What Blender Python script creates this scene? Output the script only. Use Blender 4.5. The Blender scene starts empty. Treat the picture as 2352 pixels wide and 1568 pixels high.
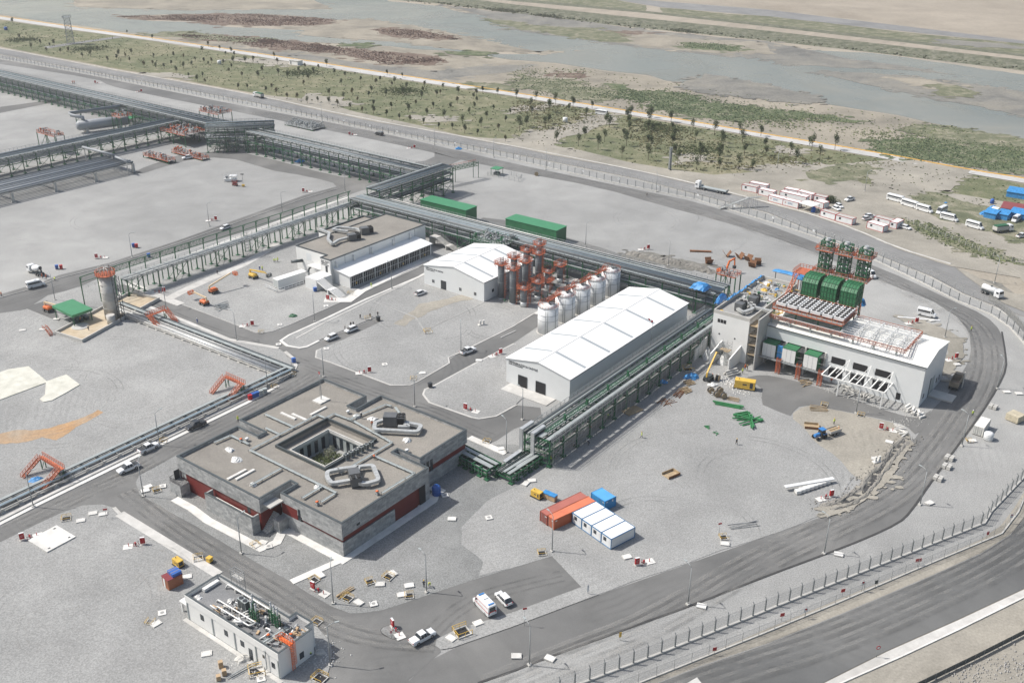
import bpy,bmesh,math,random
from mathutils import Vector,Matrix
from mathutils.geometry import tessellate_polygon
R=math.radians
PI=math.pi
random.seed(7)
sc=bpy.context.scene
COL=sc.collection
# ---------------------------------------------------------------- camera
CAMH=132.0
PITCH,ROLL,FPX=R(25.169),R(-0.530),2337.3          # focal length in pixels of a 2352 px wide picture
cam_d=bpy.data.cameras.new("camera")
cam=bpy.data.objects.new("camera",cam_d)
COL.objects.link(cam)
cam.location=(0,0,CAMH)
cam_d.sensor_width=36
cam_d.lens=36*FPX/2352
cam_d.clip_start=1
cam_d.clip_end=8000
_fw=Vector((0,math.cos(PITCH),-math.sin(PITCH)))
_rt0=Vector((1,0,0))
_dn0=_fw.cross(_rt0)
_rt=_rt0*math.cos(ROLL)+_dn0*math.sin(ROLL)
_dn=-_rt0*math.sin(ROLL)+_dn0*math.cos(ROLL)
_m=Matrix((_rt,-_dn,-_fw)).transposed()
cam.rotation_euler=_m.to_euler()
sc.camera=cam
# ---------------------------------------------------------------- light
SUN_EL,SUN_AZ=R(51),R(278.5)                           # azimuth clockwise from +y
world=bpy.data.worlds.new("World")
sc.world=world
world.use_nodes=True
wn=world.node_tree
sky=wn.nodes.new("ShaderNodeTexSky")
sky.sky_type='NISHITA'
sky.sun_disc=False
sky.sun_elevation=SUN_EL
sky.sun_rotation=SUN_AZ
sky.air_density=1.3
sky.dust_density=3.5
wn.nodes["Background"].inputs[1].default_value=0.10
wn.links.new(sky.outputs[0],wn.nodes["Background"].inputs[0])
sun_d=bpy.data.lights.new("sun",'SUN')
sun_d.energy=3.95
sun_d.angle=R(0.6)
sun_d.color=(1.0,0.965,0.915)
sun=bpy.data.objects.new("sun",sun_d)
COL.objects.link(sun)
sun.location=(-200,40,300)
sun.rotation_euler=Vector((math.sin(SUN_AZ)*math.cos(SUN_EL),math.cos(SUN_AZ)*math.cos(SUN_EL),math.sin(SUN_EL))).to_track_quat('Z','Y').to_euler()
sc.view_settings.view_transform='Standard'
sc.view_settings.look='None'
sc.view_settings.exposure=0.33
sc.view_settings.gamma=1
sc.render.engine='CYCLES'
# ---------------------------------------------------------------- helpers
def G(vx,vy,z=0.0):
    """the place on level z seen at point (vx, vy) of the survey picture"""
    d=_fw*FPX+_rt*(vx-1176)+_dn*(vy-784)
    t=(z-CAMH)/d.z
    return Vector((d.x*t,d.y*t,z))
def T(i,j,x,y,z=0.0):
    return G(588*i+x/4,392*j+y/4,z)
def TL(i,j,s,z=0.0):
    """'x,y x,y ...' -> places"""
    return [T(i,j,float(a.split(',')[0]),float(a.split(',')[1]),z) for a in s.split()]
def GL(s,z=0.0):
    return [G(float(a.split(',')[0]),float(a.split(',')[1]),z) for a in s.split()]
SITE=R(-36.757)                 # local x = 'down right' site axis, local y = 'up right' site axis
AX=Vector((math.cos(SITE),math.sin(SITE),0))
AY=Vector((-math.sin(SITE),math.cos(SITE),0))
def ang(a,b):
    return math.atan2(b[1]-a[1],b[0]-a[0])
class MB:
    """collects shapes, builds ONE mesh object"""
    def __init__(s):
        s.v=[];s.f=[];s.mi=[];s.mats=[];s.cur=0;s.M=None;s.smooth=False;s.sm=[]
    def m(s,mat):
        if mat not in s.mats:s.mats.append(mat)
        s.cur=s.mats.index(mat)
        return s
    def add(s,vs,fs,smooth=False):
        o=len(s.v)
        if s.M is not None:vs=[s.M @ Vector(p) for p in vs]
        s.v.extend([tuple(p) for p in vs])
        for f in fs:
            s.f.append([o+i for i in f]);s.mi.append(s.cur);s.sm.append(smooth)
        return s
    def box(s,x0,x1,y0,y1,z0,z1):
        vs=[(x0,y0,z0),(x1,y0,z0),(x1,y1,z0),(x0,y1,z0),(x0,y0,z1),(x1,y0,z1),(x1,y1,z1),(x0,y1,z1)]
        return s.add(vs,[(3,2,1,0),(4,5,6,7),(0,1,5,4),(1,2,6,5),(2,3,7,6),(3,0,4,7)])
    def cbox(s,cx,cy,cz,sx,sy,sz,rz=0):
        c,n=math.cos(rz),math.sin(rz)
        vs=[]
        for dz in (-.5,.5):
            for dx,dy in ((-.5,-.5),(.5,-.5),(.5,.5),(-.5,.5)):
                x,y=dx*sx,dy*sy
                vs.append((cx+x*c-y*n,cy+x*n+y*c,cz+dz*sz))
        return s.add(vs,[(3,2,1,0),(4,5,6,7),(0,1,5,4),(1,2,6,5),(2,3,7,6),(3,0,4,7)])
    def bar(s,p,q,w,h=None):
        """square bar from p to q"""
        h=h or w
        p=Vector(p);q=Vector(q);d=(q-p)
        if d.length<1e-6:return s
        d.normalize()
        up=Vector((0,0,1)) if abs(d.z)<.95 else Vector((0,1,0))
        a=d.cross(up).normalized();b=a.cross(d).normalized()
        vs=[]
        for e in (p,q):
            for i,j in ((-1,-1),(1,-1),(1,1),(-1,1)):
                vs.append(e+a*(i*w/2)+b*(j*h/2))
        return s.add(vs,[(3,2,1,0),(4,5,6,7),(0,1,5,4),(1,2,6,5),(2,3,7,6),(3,0,4,7)])
    def tube(s,pts,r,n=8,cap=True):
        """round pipe through the points, radius r or list of radii"""
        pts=[Vector(p) for p in pts]
        k=len(pts)
        rs=r if isinstance(r,(list,tuple)) else [r]*k
        vs=[]
        prev=None
        for i,p in enumerate(pts):
            d=(pts[min(i+1,k-1)]-pts[max(i-1,0)])
            if d.length<1e-9:d=Vector((0,0,1))
            d.normalize()
            if prev is None:
                up=Vector((0,0,1)) if abs(d.z)<.95 else Vector((0,1,0))
                a=d.cross(up).normalized()
            else:
                a=(prev-d*prev.dot(d))
                a=a.normalized() if a.length>1e-6 else d.cross(Vector((0,0,1))).normalized()
            prev=a
            b=a.cross(d)
            sc_=1.0
            if 0<i<k-1:
                d1=(pts[i]-pts[i-1]).normalized();d2=(pts[i+1]-pts[i]).normalized()
                cs=max(.5,math.sqrt(max(0,(1+d1.dot(d2))/2)))
                sc_=1/cs if cs<.98 else 1
            for t in range(n):
                an=2*PI*t/n
                vs.append(p+(a*math.cos(an)+b*math.sin(an))*rs[i]*(sc_ if len(pts)<5 else 1))
        fs=[]
        for i in range(k-1):
            for t in range(n):
                t2=(t+1)%n
                fs.append((i*n+t,i*n+t2,(i+1)*n+t2,(i+1)*n+t))
        s.add(vs,fs,True)
        if cap:
            o=len(s.v)-len(vs)
            s.f.append([o+t for t in range(n)][::-1]);s.mi.append(s.cur);s.sm.append(False)
            s.f.append([o+(k-1)*n+t for t in range(n)]);s.mi.append(s.cur);s.sm.append(False)
        return s
    def cyl(s,x,y,z0,z1,r,n=12,r2=None):
        return s.tube([(x,y,z0),(x,y,z1)],[r,r if r2 is None else r2],n)
    def prism(s,poly,z0,z1):
        """vertical prism over a possibly concave polygon; z1 may be a function of (x, y)"""
        n=len(poly)
        a=sum(poly[i][0]*poly[(i+1)%n][1]-poly[(i+1)%n][0]*poly[i][1] for i in range(n))
        if a<0:poly=poly[::-1]
        zt=z1 if callable(z1) else (lambda x,y:z1)
        vs=[(p[0],p[1],z0) for p in poly]+[(p[0],p[1],zt(p[0],p[1])) for p in poly]
        fs=[(i,(i+1)%n,n+(i+1)%n,n+i) for i in range(n)]
        tris=tessellate_polygon([[Vector((p[0],p[1],0)) for p in poly]])
        for t in tris:
            c=(vs[t[1]][0]-vs[t[0]][0])*(vs[t[2]][1]-vs[t[0]][1])-(vs[t[2]][0]-vs[t[0]][0])*(vs[t[1]][1]-vs[t[0]][1])
            t=t if c>0 else (t[0],t[2],t[1])
            fs.append(tuple(n+i for i in t));fs.append(tuple(reversed(t)))
        return s.add(vs,fs)
    def sheet(s,poly,z):
        poly=[(p[0],p[1]) for p in poly]
        tris=tessellate_polygon([[Vector((p[0],p[1],0)) for p in poly]])
        fs=[]
        for t in tris:
            a,b,c=(poly[i] for i in t)
            cr=(b[0]-a[0])*(c[1]-a[1])-(c[0]-a[0])*(b[1]-a[1])
            fs.append(t if cr>0 else (t[0],t[2],t[1]))
        return s.add([(p[0],p[1],z) for p in poly],fs)
    def ribbon(s,pts,w,z0,z1,closed=False):
        """kerb or wall of width w along a polyline, from z0 to z1"""
        pts=[Vector((p[0],p[1],0)) for p in pts]
        n=len(pts)
        L=[];Rr=[]
        for i in range(n):
            a=pts[(i-1)%n] if (closed or i>0) else None
            b=pts[(i+1)%n] if (closed or i<n-1) else None
            ds=[]
            if a is not None and (pts[i]-a).length>1e-6:ds.append((pts[i]-a).normalized())
            if b is not None and (b-pts[i]).length>1e-6:ds.append((b-pts[i]).normalized())
            d=sum(ds,Vector((0,0,0)))
            if d.length<1e-3:d=ds[0]
            d.normalize()
            k=1/max(.45,abs(d.dot(ds[0])))
            nn=Vector((-d.y,d.x,0))*(w/2*k)
            L.append(pts[i]+nn);Rr.append(pts[i]-nn)
        vs=[]
        for i in range(n):
            for p,z in ((L[i],z0),(Rr[i],z0),(Rr[i],z1),(L[i],z1)):
                vs.append((p.x,p.y,z))
        fs=[]
        m=n if closed else n-1
        for i in range(m):
            a=4*i;b=4*((i+1)%n)
            fs+=[(a+2,b+2,b+3,a+3),(a+1,b+1,b+2,a+2),(a+3,b+3,b,a)]
        if not closed:
            fs+=[(0,1,2,3),(4*(n-1)+3,4*(n-1)+2,4*(n-1)+1,4*(n-1))]
        return s.add(vs,fs)
    def mesh(s,name):
        me=bpy.data.meshes.new(name)
        me.from_pydata(s.v,[],s.f)
        for mt in s.mats:me.materials.append(mt)
        if len(s.mats)>1:me.polygons.foreach_set("material_index",s.mi)
        if any(s.sm):me.polygons.foreach_set("use_smooth",s.sm)
        me.update()
        return me
    def build(s,name,mat=None,parent=None,loc=None,rz=None):
        if mat is not None and not s.mats:s.mats=[mat];s.mi=[0]*len(s.f)
        return put(name,s.mesh(name),parent,loc,rz)
def put(name,me,parent=None,loc=None,rz=None):
    o=bpy.data.objects.new(name,me)
    COL.objects.link(o)
    if parent is not None:o.parent=parent
    if loc is not None:o.location=loc
    if rz is not None:o.rotation_euler=(0,0,rz)
    return o
def tag(o,label=None,cat=None,group=None,kind=None):
    if label:o["label"]=label
    if cat:o["category"]=cat
    if group:o["group"]=group
    if kind:o["kind"]=kind
    return o
def thing(name,label,cat,loc,rz=0,group=None):
    o=bpy.data.objects.new(name,None)
    COL.objects.link(o)
    o.empty_display_size=.5
    o.location=loc
    o.rotation_euler=(0,0,rz)
    return tag(o,label,cat,group)
CH={}
def copy_tree(o,parent=None):
    c=o.copy()
    COL.objects.link(c)
    if parent is not None:c.parent=parent
    CH.setdefault(o.name,[k for k in bpy.data.objects if k.parent==o])
    for k in CH[o.name]:copy_tree(k,c)
    return c
class Kind:
    """first placing moves the original, later ones copy it"""
    def __init__(s,maker,name,cat,group=None):
        s.maker=maker;s.name=name;s.cat=cat;s.group=group;s.o=None;s.used=False
    def at(s,loc,rz,label,scale=None,group=None):
        if s.o is None:
            s.o=thing(s.name,label,s.cat,(0,0,0),0,s.group)
            s.maker(s.o)
        if s.used:
            o=copy_tree(s.o)
        else:
            o=s.o
        s.used=True
        o.location=loc;o.rotation_euler=(0,0,rz)
        if s.scale_ok(scale):o.scale=scale if isinstance(scale,tuple) else (scale,)*3
        else:o.scale=(1,1,1)
        tag(o,label,s.cat,group or s.group)
        return o
    def scale_ok(s,k):return k is not None
def struct(name,mb,mat=None,kind="structure"):
    o=mb.build(name,mat)
    o["kind"]=kind
    return o
def chaikin(p,n=1,closed=True):
    for _ in range(n):
        q=[]
        k=len(p)
        for i in range(k if closed else k-1):
            a,b=p[i],p[(i+1)%k]
            q+=[a*.75+b*.25,a*.25+b*.75]
        if not closed:q=[p[0]]+q+[p[-1]]
        p=q
    return p
def rough(p,amp,step,closed=True,seed=1,lim=1e9):
    """natural shore or verge: the outline broken up at random"""
    rn=random.Random(seed)
    def sub(a,b,am):
        if (b-a).length<step:return [a]
        d=b-a
        n=Vector((-d.y,d.x,0)).normalized()
        m=(a+b)/2+n*rn.uniform(-1,1)*min(am*d.length,lim)
        return sub(a,m,am)+sub(m,b,am)
    out=[]
    k=len(p)
    for i in range(k if closed else k-1):
        out+=sub(p[i],p[(i+1)%k],amp)
    if not closed:out.append(p[-1])
    return out
# ---------------------------------------------------------------- materials
def nt(name):
    m=bpy.data.materials.new(name)
    m.use_nodes=True
    t=m.node_tree
    return m,t,t.nodes["Principled BSDF"]
def c4(c):return (c[0],c[1],c[2],1)
def noise(t,scale,detail=4,rough_=.55,dist=0,src=None):
    n=t.nodes.new("ShaderNodeTexNoise")
    n.inputs["Scale"].default_value=scale
    n.inputs["Detail"].default_value=detail
    n.inputs["Roughness"].default_value=rough_
    n.inputs["Distortion"].default_value=dist
    if src is None:
        src=t.nodes.get("POS") or t.nodes.new("ShaderNodeNewGeometry")
        src.name="POS"
        t.links.new(src.outputs["Position"],n.inputs["Vector"])
    else:
        t.links.new(src,n.inputs["Vector"])
    return n
def ramp(t,src,stops):
    r=t.nodes.new("ShaderNodeValToRGB")
    e=r.color_ramp.elements
    while len(e)<len(stops):e.new(.5)
    for k,(p,c) in zip(e,stops):
        k.position=p
        k.color=c4(c) if isinstance(c,(tuple,list)) else (c,c,c,1)
    t.links.new(src,r.inputs[0])
    return r
def mix(t,fac,a,b,mode='MIX'):
    n=t.nodes.new("ShaderNodeMix")
    n.data_type='RGBA'
    n.blend_type=mode
    if isinstance(fac,(int,float)):n.inputs[0].default_value=fac
    else:t.links.new(fac,n.inputs[0])
    for s_,i in ((a,6),(b,7)):
        if isinstance(s_,(tuple,list)):n.inputs[i].default_value=c4(s_)
        else:t.links.new(s_,n.inputs[i])
    return n.outputs[2]
def bump(t,bs,src,strength,dist=.05):
    b=t.nodes.new("ShaderNodeBump")
    b.inputs["Strength"].default_value=strength
    b.inputs["Distance"].default_value=dist
    t.links.new(src,b.inputs["Height"])
    t.links.new(b.outputs[0],bs.inputs["Normal"])
def local(t,sx=1,sy=1,sz=1):
    tc=t.nodes.new("ShaderNodeTexCoord")
    mp=t.nodes.new("ShaderNodeMapping")
    mp.inputs["Scale"].default_value=(sx,sy,sz)
    t.links.new(tc.outputs["Object"],mp.inputs["Vector"])
    return mp.outputs[0]
def paint(name,col,rough_=.5,metal=0.0,var=.18,scale=.8,dirt=None,spec=.5):
    """a painted or plain surface with worn, uneven colour"""
    m,t,bs=nt(name)
    src=local(t)
    n=noise(t,scale,5,.6,0,src)
    d=dirt or tuple(c*(1-var*2) for c in col)
    r=ramp(t,n.outputs[0],[(.3,d),(.62,col)])
    n2=noise(t,scale*9,3,.6,0,src)
    r2=ramp(t,n2.outputs[0],[(.35,1-var*.7),(.65,1.0)])
    t.links.new(mix(t,1.0,r.outputs[0],r2.outputs[0],'MULTIPLY'),bs.inputs["Base Color"])
    bs.inputs["Roughness"].default_value=rough_
    bs.inputs["Metallic"].default_value=metal
    bs.inputs["Specular IOR Level"].default_value=spec
    return m
def ribbed(name,col,pitch=.3,axis='X',depth=.5,rough_=.45,var=.1,metal=0.0):
    """profiled sheet cladding: real-width ribs as bump and a little dirt"""
    m,t,bs=nt(name)
    src=local(t)
    w=t.nodes.new("ShaderNodeTexWave")
    w.wave_type='BANDS';w.bands_direction=axis
    w.inputs["Scale"].default_value=.314/pitch
    t.links.new(src,w.inputs["Vector"])
    n=noise(t,.35,5,.6,0,src)
    r=ramp(t,n.outputs[0],[(.3,tuple(c*(1-var) for c in col)),(.65,col)])
    ln=ramp(t,w.outputs["Fac"],[(.0,1-var),(.25,1.0)])
    t.links.new(mix(t,1.0,r.outputs[0],ln.outputs[0],'MULTIPLY'),bs.inputs["Base Color"])
    bs.inputs["Roughness"].default_value=rough_
    bs.inputs["Metallic"].default_value=metal
    bump(t,bs,w.outputs["Fac"],depth,.04)
    return m
def ground(name,cols,scales=(.02,.15,2.5),bmp=.3,tracks=0.0,rough_=.95,grain=.22,tcol=None,tdir=None):
    """loose ground: patches at three sizes, stone-size grain, optional curved wheel marks"""
    m,t,bs=nt(name)
    big=noise(t,scales[0],5,.6,.6)
    r=ramp(t,big.outputs[0],[(.32,cols[0]),(.5,cols[1]),(.68,cols[2])])
    mid=noise(t,scales[1],5,.62,.3)
    rm=ramp(t,mid.outputs[0],[(.3,.86),(.7,1.08)])
    c=mix(t,1.0,r.outputs[0],rm.outputs[0],'MULTIPLY')
    fine=noise(t,scales[2],3,.75)
    rf=ramp(t,fine.outputs[0],[(.3,1-grain),(.7,1+grain*.6)])
    c=mix(t,1.0,c,rf.outputs[0],'MULTIPLY')
    if tracks:
        big2=noise(t,.012,2,.5,0)
        w=t.nodes.new("ShaderNodeTexWave")
        w.wave_type='RINGS' if tdir is None else 'BANDS'
        w.rings_direction='Z'
        w.inputs["Scale"].default_value=.16
        w.inputs["Distortion"].default_value=9
        w.inputs["Detail"].default_value=3
        w.inputs["Detail Scale"].default_value=.35
        w.inputs["Detail Roughness"].default_value=.55
        pos=t.nodes["POS"]
        mp=t.nodes.new("ShaderNodeMapping")
        mp.inputs["Location"].default_value=(37,-260,0)
        mp.inputs["Rotation"].default_value=(0,0,tdir or 0)
        t.links.new(pos.outputs["Position"],mp.inputs["Vector"])
        t.links.new(mp.outputs[0],w.inputs["Vector"])
        msk=noise(t,.035,3,.55,0)
        rk=ramp(t,msk.outputs[0],[(.5,0.0),(.68,tracks)])
        rw=ramp(t,w.outputs["Fac"],[(.12,tcol or .86),(.3,1.0),(.8,1.0),(.95,1.06)])
        c2=mix(t,1.0,c,rw.outputs[0],'MULTIPLY')
        c=mix(t,rk.outputs[0],c,c2)
    t.links.new(c,bs.inputs["Base Color"])
    bs.inputs["Roughness"].default_value=rough_
    bs.inputs["Specular IOR Level"].default_value=.2
    if bmp:bump(t,bs,fine.outputs[0],bmp,.08)
    return m
def glass(name,col=(.02,.025,.03)):
    m,t,bs=nt(name)
    n=noise(t,.7,3,.6,0,local(t))
    r=ramp(t,n.outputs[0],[(.35,col),(.7,tuple(c*2.2+.01 for c in col))])
    t.links.new(r.outputs[0],bs.inputs["Base Color"])
    bs.inputs["Roughness"].default_value=.12
    return m
# ================================================================ GROUND, WATER, ROADS
m_soil=ground("soil",[(.30,.265,.21),(.36,.32,.26),(.27,.25,.215)],(.008,.06,.9),.2,0,grain=.2)
m_sand=ground("dry_river_sand",[(.20,.185,.155),(.285,.258,.21),(.35,.315,.255)],(.02,.09,.7),.3,0,grain=.22)
m_desert=ground("dry_plain",[(.28,.243,.195),(.325,.285,.232),(.37,.325,.265)],(.006,.03,.25),.2,0,grain=.12)
m_mud=ground("wet_mud",[(.16,.155,.14),(.22,.21,.185),(.27,.25,.21)],(.03,.12,.6),.3,0,rough_=.6,grain=.3)
m_gravel=ground("gravel",[(.272,.274,.268),(.315,.316,.308),(.372,.372,.36)],(.010,.07,3.4),.5,.5,grain=.38)
m_gravel2=ground("fresh_gravel",[(.225,.23,.226),(.258,.262,.256),(.285,.287,.284)],(.03,.2,3.6),.6,0,grain=.45)
m_asphalt=ground("dusty_asphalt",[(.125,.126,.124),(.158,.158,.154),(.215,.213,.205)],(.022,.10,4),.15,.7,grain=.12,rough_=.85)
m_asphalt2=ground("public_road_asphalt",[(.105,.107,.107),(.130,.132,.130),(.165,.166,.162)],(.02,.10,4),.15,.45,grain=.1,rough_=.85,tdir=R(-60))
m_farroad=ground("worn_asphalt",[(.19,.19,.188),(.22,.22,.217),(.25,.248,.243)],(.02,.1,3),.1,.3,grain=.08)
m_conc=ground("concrete",[(.42,.41,.385),(.50,.49,.465),(.56,.55,.525)],(.08,.5,5),.1,0,grain=.08)
m_conc2=ground("white_concrete",[(.55,.54,.51),(.63,.62,.59),(.68,.67,.64)],(.08,.5,5),.05,0,grain=.06)
m_concd_=ground("old_kerb",[(.28,.28,.27),(.33,.33,.32),(.38,.38,.37)],(.08,.5,5),.05,0,grain=.1)
m_dirt=ground("tan_dirt",[(.25,.235,.20),(.31,.29,.25),(.36,.335,.285)],(.03,.15,1.8),.4,.8,grain=.2)
m_road_pale=ground("pale_river_road",[(.42,.415,.40),(.47,.465,.45),(.50,.495,.48)],(.02,.1,1),.05,0,grain=.05)
m_yellow=paint("yellow_road_line",(.72,.42,.09),.7,0,.12,.05)
m_dark_joint=paint("dark_joint",(.06,.06,.06),.9)
def field_mat():
    m,t,bs=nt("scrub_field")
    big=noise(t,.016,6,.62,.8)
    mid=noise(t,.11,6,.68,.4)
    fine=noise(t,1.1,4,.7)
    r=ramp(t,big.outputs[0],[(.28,(.30,.262,.185)),(.42,(.225,.21,.135)),(.53,(.155,.16,.095)),(.68,(.12,.135,.08))])
    r2=ramp(t,mid.outputs[0],[(.33,(.10,.12,.065)),(.5,(.155,.17,.098)),(.6,(.26,.245,.17)),(.7,(.37,.335,.25))])
    c=mix(t,.52,r.outputs[0],r2.outputs[0])
    rf=ramp(t,fine.outputs[0],[(.28,.62),(.7,1.22)])
    c=mix(t,1.0,c,rf.outputs[0],'MULTIPLY')
    t.links.new(c,bs.inputs["Base Color"])
    bs.inputs["Roughness"].default_value=.95
    bs.inputs["Specular IOR Level"].default_value=.1
    bump(t,bs,fine.outputs[0],.8,.3)
    return m
m_field=field_mat()
def patch_mat(name,a,b,c_,sc_=.25):
    m,t,bs=nt(name)
    mid=noise(t,sc_,6,.72,.5)
    r=ramp(t,mid.outputs[0],[(.34,a),(.5,b),(.66,c_)])
    fine=noise(t,1.3,4,.7)
    rf=ramp(t,fine.outputs[0],[(.28,.6),(.7,1.2)])
    t.links.new(mix(t,1.0,r.outputs[0],rf.outputs[0],'MULTIPLY'),bs.inputs["Base Color"])
    bs.inputs["Roughness"].default_value=.95
    bs.inputs["Specular IOR Level"].default_value=.1
    bump(t,bs,fine.outputs[0],.8,.3)
    return m
m_redmarsh=patch_mat("red_marsh_plants",(.13,.10,.085),(.17,.125,.10),(.27,.235,.19),.12)
m_greenmarsh=patch_mat("green_marsh_plants",(.105,.12,.075),(.175,.18,.118),(.31,.285,.22),.1)
m_reed=patch_mat("reed_bed",(.085,.11,.062),(.12,.145,.08),(.25,.235,.175),.12)
m_bankveg=patch_mat("bank_scrub",(.085,.095,.065),(.15,.155,.11),(.24,.23,.185),.18)
def water_mat():
    m,t,bs=nt("river_water")
    big=noise(t,.006,4,.6,1.0)
    r=ramp(t,big.outputs[0],[(.35,(.17,.175,.15)),(.55,(.215,.21,.175)),(.7,(.265,.25,.205))])
    t.links.new(r.outputs[0],bs.inputs["Base Color"])
    rr=noise(t,.02,3,.6,1.0)
    r2=ramp(t,rr.outputs[0],[(.4,.10),(.65,.28)])
    t.links.new(r2.outputs[0],bs.inputs["Roughness"])
    fine=noise(t,.8,3,.6)
    bump(t,bs,fine.outputs[0],.05,.1)
    return m
m_water=water_mat()
# base terrain: one sheet to the horizon
b=MB();b.sheet([(-3500,-600),(3500,-600),(3500,4500),(-3500,4500)],-.05)
struct("ground",b,m_soil)
LIFT=[0]
def sheet(name,pts,z,mat,kind="structure"):
    if name in ("dirt_patch","field_grass","dirt_verge","sand_bank","mud_flat","shallow_water"):LIFT[0]+=.0035;z+=LIFT[0]
    b=MB();b.sheet(pts,z)
    if name in ("dirt_patch","field_grass","sand_bank","marsh_plants","mud_flat","shallow_water"):
        rn=random.Random(len(pts)+int(abs(pts[0].x)))       # outlying blots round a natural patch
        L=sum((pts[i]-pts[i-1]).length for i in range(len(pts)))
        far=(sum(p.y for p in pts)/len(pts))/500
        for _ in range(int(min(120,L/(3.2*far)))):
            i=rn.randrange(len(pts));p=pts[i];r_=rn.uniform(.5,2.6)*far;c=p+Vector((rn.gauss(0,2.6),rn.gauss(0,2.6),0))*far
            b.sheet([(c.x+r_*rn.uniform(.4,1.3)*math.cos(a)*1.5,c.y+r_*rn.uniform(.4,1.2)*math.sin(a)) for a in (0,.9,1.8,2.7,3.6,4.5,5.4)],z+.001+.0004*(_ %5))
    return struct(name,b,mat,kind)
# ---- far side: dry plain, tracks, embankment
sheet("dry_plain",rough(GL("1200,-80 3300,-80 3300,260 2352,92 2014,52 1764,22 1488,0 1250,-18"),.04,12),.0,m_desert)
sheet("dirt_track",GL("1250,-16 1488,1 1764,23 2014,53 2352,94 2500,112 2500,123 2352,101 2014,66 1764,38 1516,17 1486,12 1413,0 1250,-12"),.03,m_farroad)
BH=2.2
def slope(a,za,bpts,zb,name,mat,nsub=6):
    """a bank face between two outlines, gently uneven"""
    n=160
    def res(pts):
        L=[0]
        for i in range(len(pts)-1):L.append(L[-1]+(pts[i+1]-pts[i]).length)
        out=[]
        for k in range(n+1):
            s_=L[-1]*k/n
            i=max(j for j in range(len(L)) if L[j]<=s_+1e-6);i=min(i,len(pts)-2)
            f=(s_-L[i])/max(1e-6,L[i+1]-L[i])
            out.append(pts[i].lerp(pts[i+1],f))
        return out
    A=res(a);B=res(bpts)
    rn=random.Random(5)
    vs=[];fs=[]
    for k in range(n+1):
        for j in range(nsub+1):
            f=j/nsub
            p=A[k].lerp(B[k],f)
            e=0 if j in (0,nsub) else 1
            vs.append((p.x+rn.uniform(-1,1)*e,p.y+rn.uniform(-1,1)*e,za+(zb-za)*f+rn.uniform(-.35,.45)*e))
    for k in range(n):
        for j in range(nsub):
            i=k*(nsub+1)+j
            fs.append((i,i+nsub+1,i+nsub+2,i+1))
    b=MB();b.add(vs,fs)
    return struct(name,b,mat)
lo=GL("820,-12 913,1 1013,9 1176,30 1426,60 1764,94 2014,122 2352,163 2520,185",0)
up=GL("820,-25 950,-12 1060,-4 1176,10 1426,37 1764,71 2014,100 2352,138 2520,160",BH)
slope(lo,0,up,BH,"embankment",m_bankveg)
up2=GL("820,-30 950,-18 1060,-9 1176,3 1486,31 1764,62 2014,91 2352,131 2520,153",BH)
slope(up,BH,up2,BH+.05,"dirt_road",m_desert,2)
up3=GL("820,-36 950,-24 1060,-16 1176,-4 1486,26 1764,55 2014,84 2352,125 2520,147",0)
slope(up2,BH+.05,up3,0,"embankment",m_bankveg,3)
sheet("scrub_strip",rough(GL("1100,-30 1413,0 1484,13 1484,30 1400,22 1176,-3"),.05,10),.06,m_greenmarsh)
sheet("scrub_strip",rough(GL("1516,18 1764,38 2014,67 2352,101 2500,122 2500,150 2352,128 2014,86 1764,56 1520,32"),.05,10),.06,m_greenmarsh)
# ---- river
W=.04
riv=GL("-500,-70 170,-70 170,4 176,17 250,19 425,24 588,22 763,22 735,10 713,-4 700,-70 870,-70 890,3 1013,15 1050,27 1115,37 1138,52 1176,67 1201,72 1326,87 1401,100 1501,112 1651,127 1764,135 1789,146 1964,155 2114,162 2226,175 2352,195 2600,240 2600,380 2352,322 2151,285 2114,277 2064,265 1964,250 1764,221 1676,207 1526,185 1488,172 1388,162 1276,145 1176,138 1100,125 1258,125 1176,107 1050,80 950,60 850,44 778,46 688,38 588,32 400,33 262,38 350,49 450,51 520,62 588,65 700,70 688,80 763,88 900,96 1000,109 1085,120 1050,119 950,113 900,107 788,101 700,97 588,87 500,80 375,77 350,80 275,73 150,56 0,34 -500,-30")
sheet("river_water",rough(riv,.035,9,seed=3),W,m_water)
sheet("river_water",rough(GL("1839,114 2001,122 2164,145 2352,172 2560,200 2560,240 2352,196 2226,176 2190,172 2089,155 1939,135"),.04,8,seed=4),W+.02,m_water)
sheet("shallow_water",rough(GL("588,114 760,133 880,152 1000,163 1100,152 1240,150 1190,163 1060,178 1000,184 838,158 700,136 588,120 480,105"),.07,8,seed=9),W,m_mud)
sheet("shallow_water",rough(GL("2140,90 2300,100 2360,112 2260,108 2190,104"),.08,6,seed=19),.10,m_mud)
sheet("sand_bank",rough(GL("1300,118 1258,125 1176,107 1050,80 950,60 850,44 778,46 770,56 720,61 640,62 700,71 690,80 763,87 900,95 1000,108 1085,119"),.04,8,seed=6),W+.03,m_sand)
sheet("sand_bank",rough(GL("170,-60 176,16 250,18 425,23 588,21 760,21 735,8 713,-4 700,-60"),.04,8,seed=16),W+.03,m_sand)
sheet("mud_flat",rough(GL("1176,30 1426,62 1764,95 1839,112 1939,134 2089,154 2195,173 2114,164 1964,157 1789,148 1764,136 1651,128 1501,113 1401,101 1326,88 1201,73 1150,60 1120,38 1060,22 1013,12"),.04,8,seed=26),W+.03,m_mud)
sheet("sand_bank",rough(GL("1480,78 1620,92 1764,100 1764,122 1650,124 1500,108 1420,96"),.08,8,seed=27),W+.06,m_sand)
sheet("mud_flat",rough(GL("1874,167 1989,167 2089,177 2200,190 2352,211 2580,250 2580,318 2352,268 2260,247 2139,227 1989,195 1920,179"),.05,8,seed=36),W+.05,m_mud)
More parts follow.
